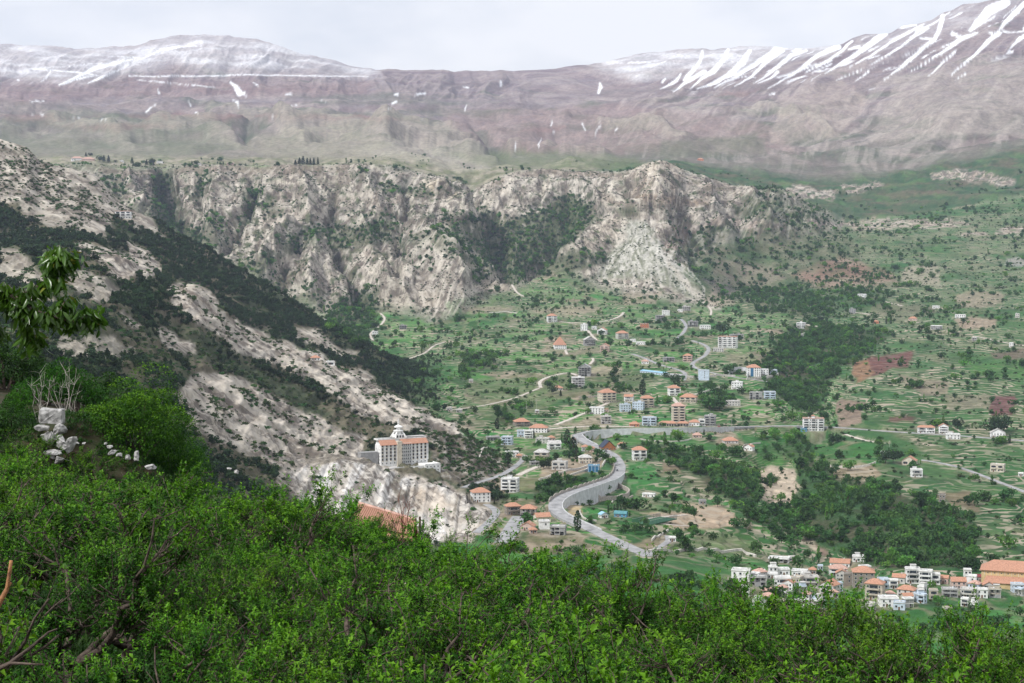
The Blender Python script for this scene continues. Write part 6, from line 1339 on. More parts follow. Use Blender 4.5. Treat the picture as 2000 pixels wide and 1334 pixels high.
def plant(dens, cap, protos, name, stuffname, labelf, cat, group, smin, smax, kp=None, nbig=300, pw=.6):
    P, F_ = scatter(dens, cap); n = len(P); S = (smin+(smax-smin)*rs.rand(n)**(1+pw))*(.7+.6*rs.rand(n)); T = rs.rand(n)*6.28; K = rs.randint(0, len(protos), n)
    if kp is not None: K = rs.choice(len(protos), n, p=kp)
    P[:,2] -= .15
    U_, V_ = proj(P[:,0], P[:,1], P[:,2]); ok = (U_ > 5) & (U_ < 1995) & (V_ < 1150) & ~((V_ > 690+U_*.36) & (U_ < 1000)) & ~((U_ >= 1000) & (V_ > 1040+(U_-1000)*.1))
    score = np.where(ok, S/P[:,1], 0); top = np.argsort(-score)[:nbig]; big = np.zeros(n, bool); big[top] = True
    for i in top:
        o = bpy.data.objects.new(name, protos[K[i]]); o.location = P[i]; o.rotation_euler = (0,0,T[i]); o.scale = (S[i],)*3; link(o)
        lb_, gp_ = labelf(U_[i], V_[i], P[i]); tag(o, lb_, cat, gp_)
    gn_scatter(stuffname, P[~big], S[~big], T[~big], K[~big], protos)
    print(name, n)
plant(d_pine, 16000, PINES, 'pine_tree', 'pine_forest', lambda u, v, p: ('dark pine beside the white monastery on its rocky spur', 'pines around the monastery') if u > 680 else (('dark pine high on the left hand mountainside', 'pines high on the left slope') if v < 560 else ('dark green pine on the left hand slope among bare pale rock', 'pines low on the left slope')), 'tree', '', .45, .9)
plant(d_wood, 16000, WOODS, 'broadleaf_tree', 'valley_woods', lambda u, v, p: ('leafy tree in the wooded ravine behind the town', 'trees of the wooded ravine') if (u > 1280 and v > 870) else (('leafy tree among the village houses and the road bends', 'trees among the village houses') if u < 1280 and v > 790 else (('leafy tree on the open fields above the roadside village', 'trees on the open fields') if u < 1480 else ('leafy tree on the broad green slope at the right', 'trees on the right hand slope'))), 'tree', '', .34, 1.25, kp=[.24,.15,.2,.2,.15,.06], pw=1.0)
plant(d_shr, 30000, SHRUBS, 'shrub', 'slope_shrubs', lambda u, v, p: ('low round shrub dotted over the rocky left hand slope', 'shrubs of the left slope') if u < 1000 else ('low round shrub along a terrace edge in the valley', 'shrubs on the valley terraces'), 'shrub', '', .6, 1.5)
# ---- trees one can single out
CYP = [tree_mesh('cypress_tree', 31+i, 12, 4.2, 260, .42, [M_PINE, M_BARK], 'cypress') for i in range(2)]
RND = tree_mesh('round_tree', 41, 10, 9, 420, .55, [M_PINE, M_BARK], 'round'); CON = tree_mesh('fir_tree', 43, 12, 8, 420, .55, [M_PINE, M_BARK], 'conic')
GRN = tree_mesh('round_tree', 45, 10, 9, 420, .6, [M_WOOD, M_BARK], 'round'); BRT = tree_mesh('round_tree', 46, 10, 9, 420, .6, [M_BRIGHT, M_BARK], 'round')
def one(u, v, hpx, mesh, h0, label, name, cat='tree', wide=1.0, group=None):
    p = locate(u, v); s = hpx/FPX*p.y/h0; o = bpy.data.objects.new(name, mesh); o.location = p-Vector((0,0,.2)); o.rotation_euler = (0,0,(u*7+v*3)%6.28); o.scale = (s*wide, s*wide, s); link(o); tag(o, label, cat, group); return o
for a_ in [(1412,655,27,RND,10,'large dark round tree alone above the white apartment block','round_tree'), (1255,771,30,CYP[0],12,'tall dark oval tree standing in the brown field','cypress_tree',1.6), (1323,752,22,RND,10,'dark round tree beside the lane end house','round_tree'),
  (1386,762,14,GRN,10,'green round tree beside the pale climbing road','round_tree'), (1108,872,34,CYP[1],12,'tallest dark cypress of the cluster, left one','cypress_tree',1.5), (1119,885,32,CYP[0],12,'broad dark cypress behind the right shoulder of its tallest neighbour','cypress_tree',1.7), (1126,897,26,CYP[1],12,'lower cypress in front of the two broad ones','cypress_tree',1.5),
  (1128,1038,42,CYP[0],12,'single black cypress beside the lower road straight','cypress_tree',1.3), (1200,1000,16,CYP[1],12,'slim cypress behind the blue roofed hut','cypress_tree',.9), (1206,998,20,CYP[0],12,'tallest of the slim cypresses by the sheds','cypress_tree',.9), (1213,1002,16,CYP[1],12,'slim cypress between two others by the sheds','cypress_tree',.9), (1221,1004,17,CYP[0],12,'slim cypress above the blue green sheds','cypress_tree',.9), (1230,1009,12,CYP[1],12,'rightmost small cypress by the sheds','cypress_tree',.9), (1188,1002,16,CYP[0],12,'slim cypress left of the blue roofed hut','cypress_tree',.9),
  (1061,917,19,RND,10,'dark tree left of the pale grey roof terrace house','round_tree'), (1072,915,18,RND,10,'dark tree touching the pale grey roof terrace house','round_tree'), (992,907,23,CYP[0],12,'dark cypress at the spur foot beside the old road','cypress_tree',2), (971,838,22,CYP[1],12,'dark oval tree below the olive green slope','cypress_tree',1.6), (1042,855,15,CYP[0],12,'small cypress before the broad white house','cypress_tree',1.4), (1045,825,8,CYP[0],12,'tiny cypress behind the broad white house','cypress_tree',1.2),
  (1628,868,24,RND,10,'dark round tree right of the big five storey block','round_tree'), (1375,850,12,CYP[1],12,'small cypress before the roadside retaining wall','cypress_tree',1.1), (1095,774,14,CON,12,'small dark fir before the low orange roof','fir_tree',.8), (1080,770,17,RND,10,'dark round tree at the bend of the field track','round_tree'), (1070,757,14,RND,10,'dark round tree just above the track bend','round_tree'),
  (1730,905,28,RND,10,'large dark tree beside the small white house on the right','round_tree'), (1745,903,26,RND,10,'dark tree left of the bright orange gable','round_tree'), (1870,838,22,RND,10,'dark pine mass above the terrace houses, left','round_tree'), (1940,850,34,RND,10,'big dark pine above the pale pitched villa, left','round_tree'), (1960,846,38,RND,10,'big dark pine above the pale pitched villa, right','round_tree'), (1972,866,18,CYP[0],12,'dark column tree right of the pale pitched villa','cypress_tree'),
  (1507,668,22,CYP[0],12,'dark pointed tree at the top of the ravine wood','cypress_tree',1.6), (1600,630,12,RND,10,'dark tree near the house beyond the ravine','round_tree'), (1588,633,12,RND,10,'smaller dark tree near the house beyond the ravine','round_tree'), (1740,633,16,CYP[0],12,'right one of two poplars in the upper orchards','cypress_tree'), (1731,633,15,CYP[1],12,'left one of two poplars in the upper orchards','cypress_tree'),
  (1385,800,28,GRN,10,'big green tree right of the tower block, left half of the grove','round_tree',1.3), (1405,800,30,GRN,10,'tallest tree of the grove right of the tower block','round_tree',1.2), (1182,822,16,BRT,10,'bright roadside tree before the open concrete frame','round_tree'), (1150,885,14,BRT,10,'bright green tree inside the road loop','round_tree'), (1187,958,12,GRN,10,'green tree at the end of the curved wall','round_tree'), (1430,890,20,GRN,10,'dark green tree below the spreading orange roofs','round_tree',1.2),
  (1438,1104,22,GRN,10,'green tree left of the broken slab roof','round_tree',1.2), (1500,900,16,GRN,10,'green tree on the lawn above the pale landslip','round_tree'), (931,953,10,RND,10,'small dark round tree beside the old road','round_tree'), (1436,1028,10,GRN,10,'lone round tree on the sandy excavation','round_tree'), (1310,940,12,GRN,10,'round bush tree right of the green terraces','round_tree')]: one(*a_[:7], wide=a_[7] if len(a_) > 7 else 1.0)
for i, (u, v, h, w) in enumerate([(577,322,10,1.4),(585,322,14,1.3),(592,322,17,1.1),(600,322,14,1.1),(606,322,13,1.0),(613,322,14,1.0),(621,322,15,.7)]): one(u, v, h, CON, 12, 'dark fir in the row of firs on the cliff rim', 'fir_tree', wide=w, group='firs on the cliff rim')
for i, (u, v, h) in enumerate([(195,316,12),(203,316,13),(212,316,13),(226,318,6),(258,320,13),(286,322,11),(294,322,13),(300,323,8),(375,322,8),(384,322,9),(425,322,7),(436,322,7),(470,324,5),(480,324,6),(168,306,9),(176,306,8)]): one(u, v, h, CON if i % 3 else RND, 12 if i % 3 else 10, 'small dark tree on the plateau rim among houses', 'fir_tree', wide=1.1, group='dark trees along the plateau rim')
# ================================================================== THE ORCHARD IN FRONT
z300 = lambda a: np.interp(a, A, gZ[0])
def near_z(x_, y_):
    x_ = np.asarray(x_, float); y_ = np.asarray(y_, float); yy = np.maximum(y_, 1.0); a = x_/np.maximum(yy, 20)
    base = -8.3-.154*(y_-18) + np.where(x_ < 0, -.17*x_, -.10*x_)
    base = base + 3.4*np.exp(-(((x_+29.6)/3.6)**2+((y_-107)/4.5)**2)) + 1.6*np.exp(-(((x_+25)/4.5)**2+((y_-106)/4)**2))
    base = base + 7.8*sst(88, 140, y_)*sst(-.12, -.25, a) + fbm(x_/14, y_/14, 3, 301)*.8
    ys = np.interp(a, [-.42,-.32,-.25,-.19,-.126,-.06,0,.1,.2,.32], [158,150,132,100,88,80,72,61,52,50])
    xs = a*ys; zs = -8.3-.154*(ys-18) + np.where(xs < 0, -.17*xs, -.10*xs) + 7.8*sst(88, 140, ys)*sst(-.12, -.25, a)
    t = np.clip((y_-ys)/(300-ys), 0, 1); far = zs+(z300(a)-zs)*t**.9
    z_ = np.where(y_ > ys, np.minimum(base, far), base)
    z_ = np.where(y_ > 285, np.minimum(z_, z300(a)-.5), z_)
    bank = -1.7-(y_-2)*.93; return np.where(y_ < 2, -1.7, np.where(y_ < 8, np.maximum(bank, z_), z_))
gx = np.arange(-150, 150.1, 1.5); gy = np.concatenate([np.arange(-30, 160, 1.4), np.arange(160, 306, 3.0)])
XX, YY = np.meshgrid(gx, gy); ZZ = near_z(XX, YY)
M_EARTH = pmat('orchard_earth', (.05,.035,.02), .95, .2, .5, col2=(.02,.032,.01), detail=8, bump=.8)
nearg = mesh_np('ground', np.stack([XX,YY,ZZ],-1).reshape(-1,3), grid_faces(len(gy), len(gx)), M_EARTH, smooth=True); tag(nearg, kind='structure')
M_LEAF = leafmat('orchard_leaves', (.005,.038,.003), (.042,.150,.005), .2, 1.5, .55, (.75,1.25), (.488,.505))
M_LITLEAF = leafmat('lit_orchard_leaves', (.036,.135,.005), (.122,.305,.010), .28, 1.5, .55, (.8,1.2), (.485,.505))  # paler leaves for crown tops: the light from above is put into the colour
M_LITLEAF.node_tree.nodes['Principled BSDF'].inputs['Specular IOR Level'].default_value = .2
M_LEAF.node_tree.nodes['Principled BSDF'].inputs['Specular IOR Level'].default_value = .14
M_LEAF2 = leafmat('dark_bush_leaves', (.010,.042,.006), (.032,.10,.012), .2, .9, .5, (.85,1.15), (.49,.505))
M_BARK2 = pmat('orchard_bark', (.14,.105,.085), .85, .3, 9, col2=(.03,.022,.018), detail=8, bump=.6)
M_CHERRY = leafmat('cherry_leaves', (.025,.085,.008), (.075,.19,.018), .35, 5, .3); M_CHERRY.node_tree.nodes['Principled BSDF'].inputs['Specular IOR Level'].default_value = .5
M_TIP = leafmat('young_leaves', (.14,.15,.02), (.22,.24,.04), .4, 5, .4)
def leaves(rs, P, Dr, L_, W_, droop=.35):
    """folded, curved leaves: base P, direction Dr"""
    n = len(P); Dr = Dr/np.linalg.norm(Dr,axis=1)[:,None]; upv = np.array([0,0,1.])+rs.normal(0,.35,(n,3)); S = np.cross(Dr, upv); S /= np.linalg.norm(S,axis=1)[:,None]+1e-9; Nn = np.cross(S, Dr)
    l = L_*rs.uniform(.65,1.2,(n,1)); w = W_*rs.uniform(.8,1.15,(n,1))*(l/L_)
    c = P+Dr*l*.5-Nn*w*.0; tip = P+Dr*l*.95-Nn*l*droop; lf = P+Dr*l*.45+S*w*.5+Nn*w*.28; rt = P+Dr*l*.45-S*w*.5+Nn*w*.28
    V = np.stack([P, lf, c, rt, tip], 1).reshape(-1,3); b_ = np.arange(n)[:,None]*5
    F = np.concatenate([b_+np.array([[0,2,1]]), b_+np.array([[0,3,2]]), b_+np.array([[2,4,1]]), b_+np.array([[2,3,4]])]); return V, F
def bez(p0, p1, bend, n, rs):
    t = np.linspace(0,1,n)[:,None]; p0 = np.array(p0); p1 = np.array(p1); return p0*(1-t)+p1*t+np.array(bend)*4*t*(1-t)*.5+np.concatenate([[[0,0,0]], rs.normal(0,.03,(n-2,3)), [[0,0,0]]])*np.linalg.norm(p1-p0)
def orchard_tree(seed, nshoot, lps, L_, W_, H=3.6, Rr=2.2, twigs=True, limbs=5, dead=0):
    rs = np.random.RandomState(seed); m = MB(); tips = []
    fork = np.array([rs.normal(0,.08), rs.normal(0,.08), .95]); m.tube(bez((0,0,-.6), fork, (.08,0,0), 4, rs), [.17,.14,.13,.14], 7)
    segs = []
    for i in range(limbs):
        an = 2*PI*i/limbs+rs.uniform(-.3,.3); r = Rr*rs.uniform(.45,.72); e = np.array([r*math.cos(an), r*math.sin(an), H*rs.uniform(.58,.72)])
        L1 = bez(fork, e, (.35*math.cos(an),.35*math.sin(an),-.25), 7, rs); m.tube(L1, list(np.linspace(.085,.035,7)), 6)
        for j in range(7):
            k = rs.randint(2,7); p0 = L1[k]; a2 = an+rs.uniform(-1.5,1.5); r2 = rs.uniform(.5,1.0)*Rr*.5; e2 = p0+np.array([r2*math.cos(a2), r2*math.sin(a2), rs.uniform(.25,1.0)*H*.28])
            L2 = bez(p0, e2, (rs.normal(0,.1),rs.normal(0,.1),-.12), 5, rs); m.tube(L2, list(np.linspace(.032,.014,5)), 5); segs.append(L2)
            for q in range(4):
                k2 = rs.randint(1,5); p0b = L2[k2]; a3 = a2+rs.uniform(-1.8,1.8); r3 = rs.uniform(.2,.6); e3 = p0b+np.array([r3*math.cos(a3), r3*math.sin(a3), rs.uniform(.0,.5)])
                L3 = bez(p0b, e3, (0,0,-.04), 4, rs); m.tube(L3, list(np.linspace(.014,.008,4)), 4); segs.append(L3); segs.append(L3)
        segs.append(L1[3:])
    P, D_, lit_top = [], [], []; clump = [segs[rs.randint(len(segs))] for _ in range(26)]
    for s in range(nshoot):
        sg = segs[rs.randint(len(segs))] if rs.rand() < .35 else clump[rs.randint(26)]; k = rs.randint(len(sg)); p = sg[k]+rs.normal(0,.09,3); out = np.array([p[0],p[1],0]); out = out/(np.linalg.norm(out)+.3)
        d = np.array([0,0,1.])*rs.uniform(.5,1.3)+out*rs.uniform(-.1,.9)+rs.normal(0,.35,3); d /= np.linalg.norm(d); ln = rs.uniform(.18,.62); b2 = p+d*ln
        if s < dead: m.tube([p, (p+b2)/2+rs.normal(0,.03,3), b2+np.array([0,0,.2])], [.012,.008,.004], 3); continue
        if twigs and rs.rand() < .55: m.tube([p, b2], [.007,.003], 3)
        n = int(lps*ln/.4); t = np.sort(rs.uniform(.12,1.02,n)); an = np.arange(n)*2.4+rs.rand()*6; u_ = np.cross(d, [.3,.5,.8]); u_ /= np.linalg.norm(u_); v_ = np.cross(d, u_)
        spread = (1.15-t*.75)[:,None]
        P.append(p+d*ln*t[:,None]+0*an[:,None]); lit_top.append((t > .62) & (p[2]+ln*d[2] > H*.72)); D_.append(d*.55+(u_*np.cos(an)[:,None]+v_*np.sin(an)[:,None])*spread*.9+rs.normal(0,.15,(n,3)))  # high leaves at the shoot ends take the painted lit colour
    P = np.concatenate(P); D_ = np.concatenate(D_); V, F = leaves(rs, P, D_, L_, W_, .38); lit_top = np.concatenate(lit_top); 
    crown = mesh_np('crown', V, F, [M_LEAF, M_LITLEAF], smooth=False, mi=np.tile(lit_top.astype(np.int32), 4), data_only=True)
    return m.build('trunk', M_BARK2, data_only=True, smooth=True), crown
NEARP = [orchard_tree(500+i, 820, 15, .088, .041) for i in range(4)]
MIDP = [orchard_tree(520+i, 600, 11, .115, .058, twigs=False) for i in range(3)]
rs = np.random.RandomState(9); cnt = 0
def tree_at(x_, y_, s, sz, near, label, group, lean=0):
    global cnt
    tk, cr_ = (NEARP[cnt % 4] if near else MIDP[cnt % 3]); cnt += 1
    r_ = bpy.data.objects.new('orchard_tree', None); r_.location = (x_, y_, float(near_z(x_, y_))); r_.rotation_euler = (rs.normal(0,.03), rs.normal(0,.03), rs.rand()*6.28); r_.scale = (s, s, sz); link(r_); tag(r_, label, 'tree', group)
    a_ = bpy.data.objects.new('trunk', tk); link(a_, r_); b_ = bpy.data.objects.new('crown', cr_); link(b_, r_); return r_
j = 0; y_ = 12.5
while y_ < 150:
    x_ = -.40*y_-4 + (j % 2)*1.8
    while x_ < .36*y_+4:
        px, py = x_+rs.normal(0,.6), y_+rs.normal(0,.6); a_ = px/max(py, 20)
        ys = float(np.interp(a_, [-.42,-.32,-.25,-.19,-.126,-.06,0,.1,.2,.32], [96,98,98,97,88,80,72,61,52,50]))
        if py < ys+2.5 and rs.rand() > .07:
            s = rs.uniform(.70,1.12) if py < ys-8 else rs.uniform(.66,.95)
            if py < 26: lb, gp = 'fruit tree of the nearest rows, single bright green leaves showing, at the bottom edge', 'nearest rows of orchard trees'
            elif a_ < -.14: lb, gp = 'bright green orchard tree on the left hand bank below the stacked white rocks', 'orchard trees of the left bank'
            elif py > ys-5: lb, gp = 'orchard tree of the last row, its top against the valley behind', 'last row of orchard trees'
            else: lb, gp = 'bright green orchard tree in the middle of the sloping orchard', 'orchard trees of the middle rows'
            tree_at(px, py, s, s*rs.uniform(.82,1.14), py < 40, lb, gp)
        x_ += 3.55+.004*y_
    y_ += 3.75+.008*y_; j += 1
def at_px(u, v, y_):
    cx_, ty, tz = ray(u, v); return Vector((cx_/ty*y_, y_, tz/ty*y_))
def top_tree(u, v, y_, s, label):
    q = at_px(u, v, y_); hh = q.z-float(near_z(q.x, y_)); return tree_at(q.x, y_, s, hh/4.0, True, label, None)
top_tree(1172, 1022, 44, .9, 'taller orchard tree whose leafy shoots rise across the lower road')
top_tree(1520, 1112, 46, .95, 'orchard tree whose top covers the left part of the town'); top_tree(1450, 1126, 48, .9, 'orchard tree before the leftmost white town houses')
top_tree(1810, 1156, 42, .9, 'orchard tree whose top stands before the middle of the town'); top_tree(1975, 1160, 40, .85, 'orchard tree before the porch of the yellow hall'); top_tree(1340, 1088, 50, .95, 'orchard tree whose top touches the low white meadow wall')
for u, v in ((668,982),(700,998),(736,1002),(770,1015),(806,1028)): top_tree(u, v, 82, .9, 'orchard tree just in front of the long orange tiled roof')['group'] = 'orchard trees before the orange roof'
print('orchard', cnt)
# grass and weeds under the fruit trees
rs2 = np.random.RandomState(12); n_ = 30000; yy_ = 11+rs2.rand(n_)**.8*110; xx_ = (rs2.rand(n_)-.5)*.86*yy_*.9; gp = np.stack([xx_, yy_, near_z(xx_, yy_)-.02], 1)
def tuft(seed, mat):
    r_ = np.random.RandomState(seed); P_ = r_.normal(0,.16,(26,3)); P_[:,2] = 0; D0 = r_.normal(0,.5,(26,3)); D0[:,2] = 1; V, F = leaves(r_, P_, D0, .34, .05, .3); return mesh_np('tuft', V, F, mat, data_only=True)
M_GRASS = leafmat('weeds', (.012,.04,.005), (.05,.12,.012), .2, 1.5, .6)
gn_scatter('undergrowth', gp, rs2.uniform(.6,1.6,n_), rs2.rand(n_)*6.28, rs2.randint(0,2,n_), [tuft(1, M_GRASS), tuft(2, M_LEAF2)])
# tall dark bushy tree, undergrowth and dead twigs on the left bank
def bush(seed, w, h, n, L_, W_, mat, nl=26, mat2=None):
    rs_ = np.random.RandomState(seed); lobes = []
    while len(lobes) < nl:
        d = rs_.normal(size=3); d /= np.linalg.norm(d); d[2] = abs(d[2]); q = rs_.uniform(.55,1.0); r = rs_.uniform(.10,.19)*w; lobes.append((d[0]*q*w*.40, d[1]*q*w*.40, max(r*.6, .12*h+d[2]*q*h*.72), r))
    P = []; D_ = []; Y_ = []
    for k in range(n):
        lb = lobes[rs_.randint(nl)]; d = rs_.normal(size=3); d /= np.linalg.norm(d); r = lb[3]*rs_.uniform(.8,1.08); p = np.array([lb[0]+d[0]*r, lb[1]+d[1]*r, lb[2]+d[2]*r*.85])
        if p[2] > 0: P.append(p); D_.append(d*.8+np.array([0,0,-.1])+rs_.normal(0,.45,3)); Y_.append(d[2] > .45 and rs_.rand() < .5)  # half the upward leaves get the second material: lit top painted in
    V, F = leaves(rs_, np.array(P), np.array(D_), L_, W_, .3); m = MB()
    for lb in lobes[::2]: m.tube([(0,0,-.5),(lb[0]*.4,lb[1]*.4,lb[2]*.5),(lb[0],lb[1],lb[2]+lb[3]*.5)], [.10,.06,.015], 5)
    return m.build('trunk', M_BARK2, data_only=True), mesh_np('crown', V, F, [mat, mat2 or M_LEAF], mi=np.tile(np.array(Y_).astype(np.int32), 4), data_only=True)
def put_bush(bm_, u, y_, s, sz, label, name='bush', cat='bush', rz=0, v=None, group=None):
    q = at_px(u, 800, y_); z_ = float(near_z(q.x, y_)) if v is None else at_px(u, v, y_).z
    r_ = empty(name, (q.x, y_, z_), rz, label, cat, group); r_.scale = (s, s, sz)
    for nm, me_ in zip(('trunk','crown'), bm_): link(bpy.data.objects.new(nm, me_), r_)
    return r_
BIG = bush(61, 8, 6.6, 24000, .15, .10, M_LEAF, 34, M_LITLEAF); BSH = [bush(63+i, 4.2, 3.0, 5600, .14, .085, M_LEAF if i else M_LEAF2, 16) for i in range(3)]
put_bush(BIG, 272, 108, 1.08, 1.0, 'big dark green bushy tree behind the rocks on the left bank', 'bushy_tree', 'tree')
put_bush(BIG, 335, 112, .78, .8, 'second dark bushy crown falling away to the right of the big one', 'bushy_tree', 'tree', 2.0)
for i, (u, y_, s, lb) in enumerate([(20,112,1.1,'green bush at the left edge below the cherry branch'), (90,128,1.25,'bright bush behind the stacked rocks, left'), (150,124,1.2,'bush with dead twigs behind the stacked rocks'), (205,130,1.3,'tall bush left of the big dark bushy tree'), (60,140,1.6,'dark bush on the left skyline of the bank'), (120,142,1.5,'green bush on the bank top under the cherry leaves'), (10,136,1.7,'dark bush at the left edge of the bank top'), (175,112,.8,'small bush right of the stacked rocks'), (400,104,.8,'low bush right of the big dark bushy tree'), (430,100,.75,'low bush above the last orchard row'), (250,138,1.5,'bright bush behind the big dark bushy tree'), (30,118,.9,'small bush left of the stacked rocks'), (480,97,.9,'green bush at the foot of the pale scree'), (540,95,1.05,'dark green bush where the orchard meets the cut cliff')]):
    put_bush(BSH[i % 3], u, y_, s, s, lb, rz=i*1.3)
# bare grey twigs
def bare(seed, h, n, spread, mat, name, label, cat, u, y_, v=None, red=False):
    rs_ = np.random.RandomState(seed); q = at_px(u, 800, y_); z_ = float(near_z(q.x, y_)) if v is None else at_px(u, v, y_).z; root = empty(name, (q.x, y_, z_), 0, label, cat)
    m = MB()
    for i in range(n):
        an = rs_.rand()*6.28; e = np.array([spread*math.cos(an)*rs_.rand(), spread*.6*math.sin(an), h*rs_.uniform(.6,1)]); Lb = bez((0,0,-.3), e, (0,0,.2), 6, rs_); m.tube(Lb, list(np.linspace(.035,.008,6)), 4)
        for k in range(7):
            p0 = Lb[rs_.randint(2,6)]; d = rs_.normal(0,.5,3)+np.array([0,0,.7]); m.tube([p0, p0+d*.35, p0+d*.7+rs_.normal(0,.1,3)], [.014,.009,.004], 3)
    m.build('stems', mat, root)
M_DEAD = pmat('dead_wood', (.42,.39,.35), .9, .15, 4); M_RED = pmat('red_twigs', (.17,.06,.04), .9, .15, 4)
bare(71, 5.0, 9, 2.2, M_DEAD, 'bare_shrub', 'leafless pale grey shrub behind the stacked rocks', 'shrub', 132, 116)
bare(72, 4.2, 6, 1.6, M_DEAD, 'bare_shrub', 'smaller leafless grey shrub nearer the left edge', 'shrub', 78, 117)
# white rocks stacked on the bank
M_ROCK = pmat('white_rock', (.52,.51,.50), .9, .2, 3.2, col2=(.17,.165,.16), detail=9, bump=.7)
import bmesh
def rockm(seed, sx, sy, sz, boxy=.5):
    rs_ = np.random.RandomState(seed); bm = bmesh.new()
    if boxy > .9: pts = [(a*rs_.uniform(.9,1), b*rs_.uniform(.9,1), c*rs_.uniform(.86,1)) for a in (-1,1) for b in (-1,1) for c in (-1,1)]+[tuple(rs_.uniform(-.9,.9,3)*np.array([1,1,1.08])) for _ in range(5)]
    else:
        pts = rs_.normal(size=(15,3)); pts /= np.linalg.norm(pts,axis=1)[:,None]; pts = np.sign(pts)*np.abs(pts)**(.85-.4*boxy); pts = pts*rs_.uniform(.8,1.1,(15,1))
    for p in pts: bm.verts.new((p[0]*sx/2, p[1]*sy/2, p[2]*sz/2))
    bmesh.ops.convex_hull(bm, input=bm.verts); bmesh.ops.delete(bm, geom=[v for v in bm.verts if not v.link_faces], context='VERTS')
    bmesh.ops.bevel(bm, geom=bm.edges[:], offset=min(sx,sy,sz)*.05, segments=1, affect='EDGES')
    bmesh.ops.triangulate(bm, faces=bm.faces[:]); bmesh.ops.subdivide_edges(bm, edges=bm.edges[:], cuts=2, use_grid_fill=True)
    for v in bm.verts:
        c = v.co; q = float(fbm(np.array([c.x*5+seed]), np.array([c.z*7+c.y*4]), 4, seed)[0]); v.co += c.normalized()*q*.16*min(sx,sz)
    me_ = bpy.data.meshes.new('rock'); bm.to_mesh(me_); bm.free(); me_.materials.append(M_ROCK); return me_
for i, (u, v, w, h, bx, rz, lb) in enumerate([(101,813,42,27,.97,.1,'square white boulder on top of the rock stack'), (113,840,38,24,.5,-.3,'rounded grey boulder under the square one'), (82,836,32,12,.3,.2,'flat white stone at the left under the square boulder'), (94,856,30,24,.4,.5,'grey pitted boulder at the left of the stack'), (122,864,26,30,.6,-.5,'upright split boulder in the middle of the stack'), (141,868,24,34,.6,.7,'leaning grey boulder at the right foot of the stack'), (104,884,40,14,.3,0,'low white rock at the bottom of the stack'), (118,900,20,16,.4,.4,'small white rock below the stack'), (102,892,12,10,.3,.4,'white stone beside the low rock')]):
    y_ = 104-(v-813)*.03; p = at_px(u, v, y_); s = y_/FPX; o = bpy.data.objects.new('boulder', rockm(700+i, w*s*1.1, w*s*.8, h*s*1.15, bx)); o.location = p; o.rotation_euler = (0, rz*.3, rz); link(o); tag(o, lb, 'boulder')
for i, (u, v, w, h, lb) in enumerate([(214,873,14,7,'flat pale stone left of the row of white stones'), (220,884,18,12,'white stone in the row below the big bushy tree'), (232,889,14,10,'broken white stone in the same row'), (250,893,14,12,'white pointed stone right of the broken one'), (266,890,12,22,'brown upright stump like rock at the end of the row'), (294,912,26,15,'white round boulder alone above the orchard tops'), (247,945,9,6,'white stone glinting between orchard crowns'), (172,952,12,8,'white stone between orchard crowns below the stack'), (462,922,12,8,'white stone near the right end of the bank'), (448,915,10,6,'small white stone near the right end of the bank'), (152,866,8,5,'small white pebble like stone right of the leaning boulder'), (165,866,9,5,'second small white stone right of the leaning boulder'), (205,866,10,5,'white stone on the brown grassy rise')]):
    y_ = 99 if v < 900 else 94; p = at_px(u, v, y_); s = y_/FPX; o = bpy.data.objects.new('stone', rockm(740+i, w*s*1.1, w*s*.9, h*s*1.1, .35)); o.location = p; o.rotation_euler = (0,0,i*.7); link(o); tag(o, lb, 'stone')
# house with the big orange tiled roof just under the orchard edge
yH = 118; pR = at_px(740, 1000, yH); root = empty('orchard_house', (pR.x, yH+1, near_z(pR.x, yH)-6), 0, 'house at the orchard edge of which only the long orange tiled roof shows', 'house')
ridge = [at_px(690, 986, yH+3.5), at_px(716, 989, yH+3), at_px(806, 1014, yH+1)]; R0, R1 = at_px(700, 984, yH+3.2), at_px(812, 1017, yH+.8)
E0, E1 = at_px(672, 1030, yH-4), at_px(806, 1052, yH-4); 
def lerp(a, b, t): return a*(1-t)+b*t
nrow, ncol = 12, 30; tile_n = (E1-E0).cross(R0-E0).normalized(); tile_n = tile_n if tile_n.z > 0 else -tile_n
m = MB(); m.add([E0-tile_n*.12, E1-tile_n*.12, R1-tile_n*.12, R0-tile_n*.12, E0-tile_n*.3, E1-tile_n*.3, R1-tile_n*.3, R0-tile_n*.3], [(0,1,2,3),(7,6,5,4),(0,4,5,1),(1,5,6,2),(2,6,7,3),(3,7,4,0)])
o = m.build('roof', M_ORANGE, None); link_loc = root.location
o.parent = root; o.location = -Vector(root.location)
tmesh = {}
uE = (E1-E0)/ncol; cell_w = uE.length
tm_ = MB(); nseg = 6; hw_ = cell_w*.46; lh = ((R0-E0).length/nrow)*1.12
for s_ in range(nseg):
    a0, a1 = PI*s_/nseg, PI*(s_+1)/nseg
    tm_.add([(hw_*math.cos(a0),0,hw_*.55*math.sin(a0)),(hw_*math.cos(a1),0,hw_*.55*math.sin(a1)),(hw_*.85*math.cos(a1),lh,hw_*.5*math.sin(a1)),(hw_*.85*math.cos(a0),lh,hw_*.5*math.sin(a0))], [(0,3,2,1)])
TILE = tm_.build('tile', M_ORANGE, data_only=True)
tilesleft = 300
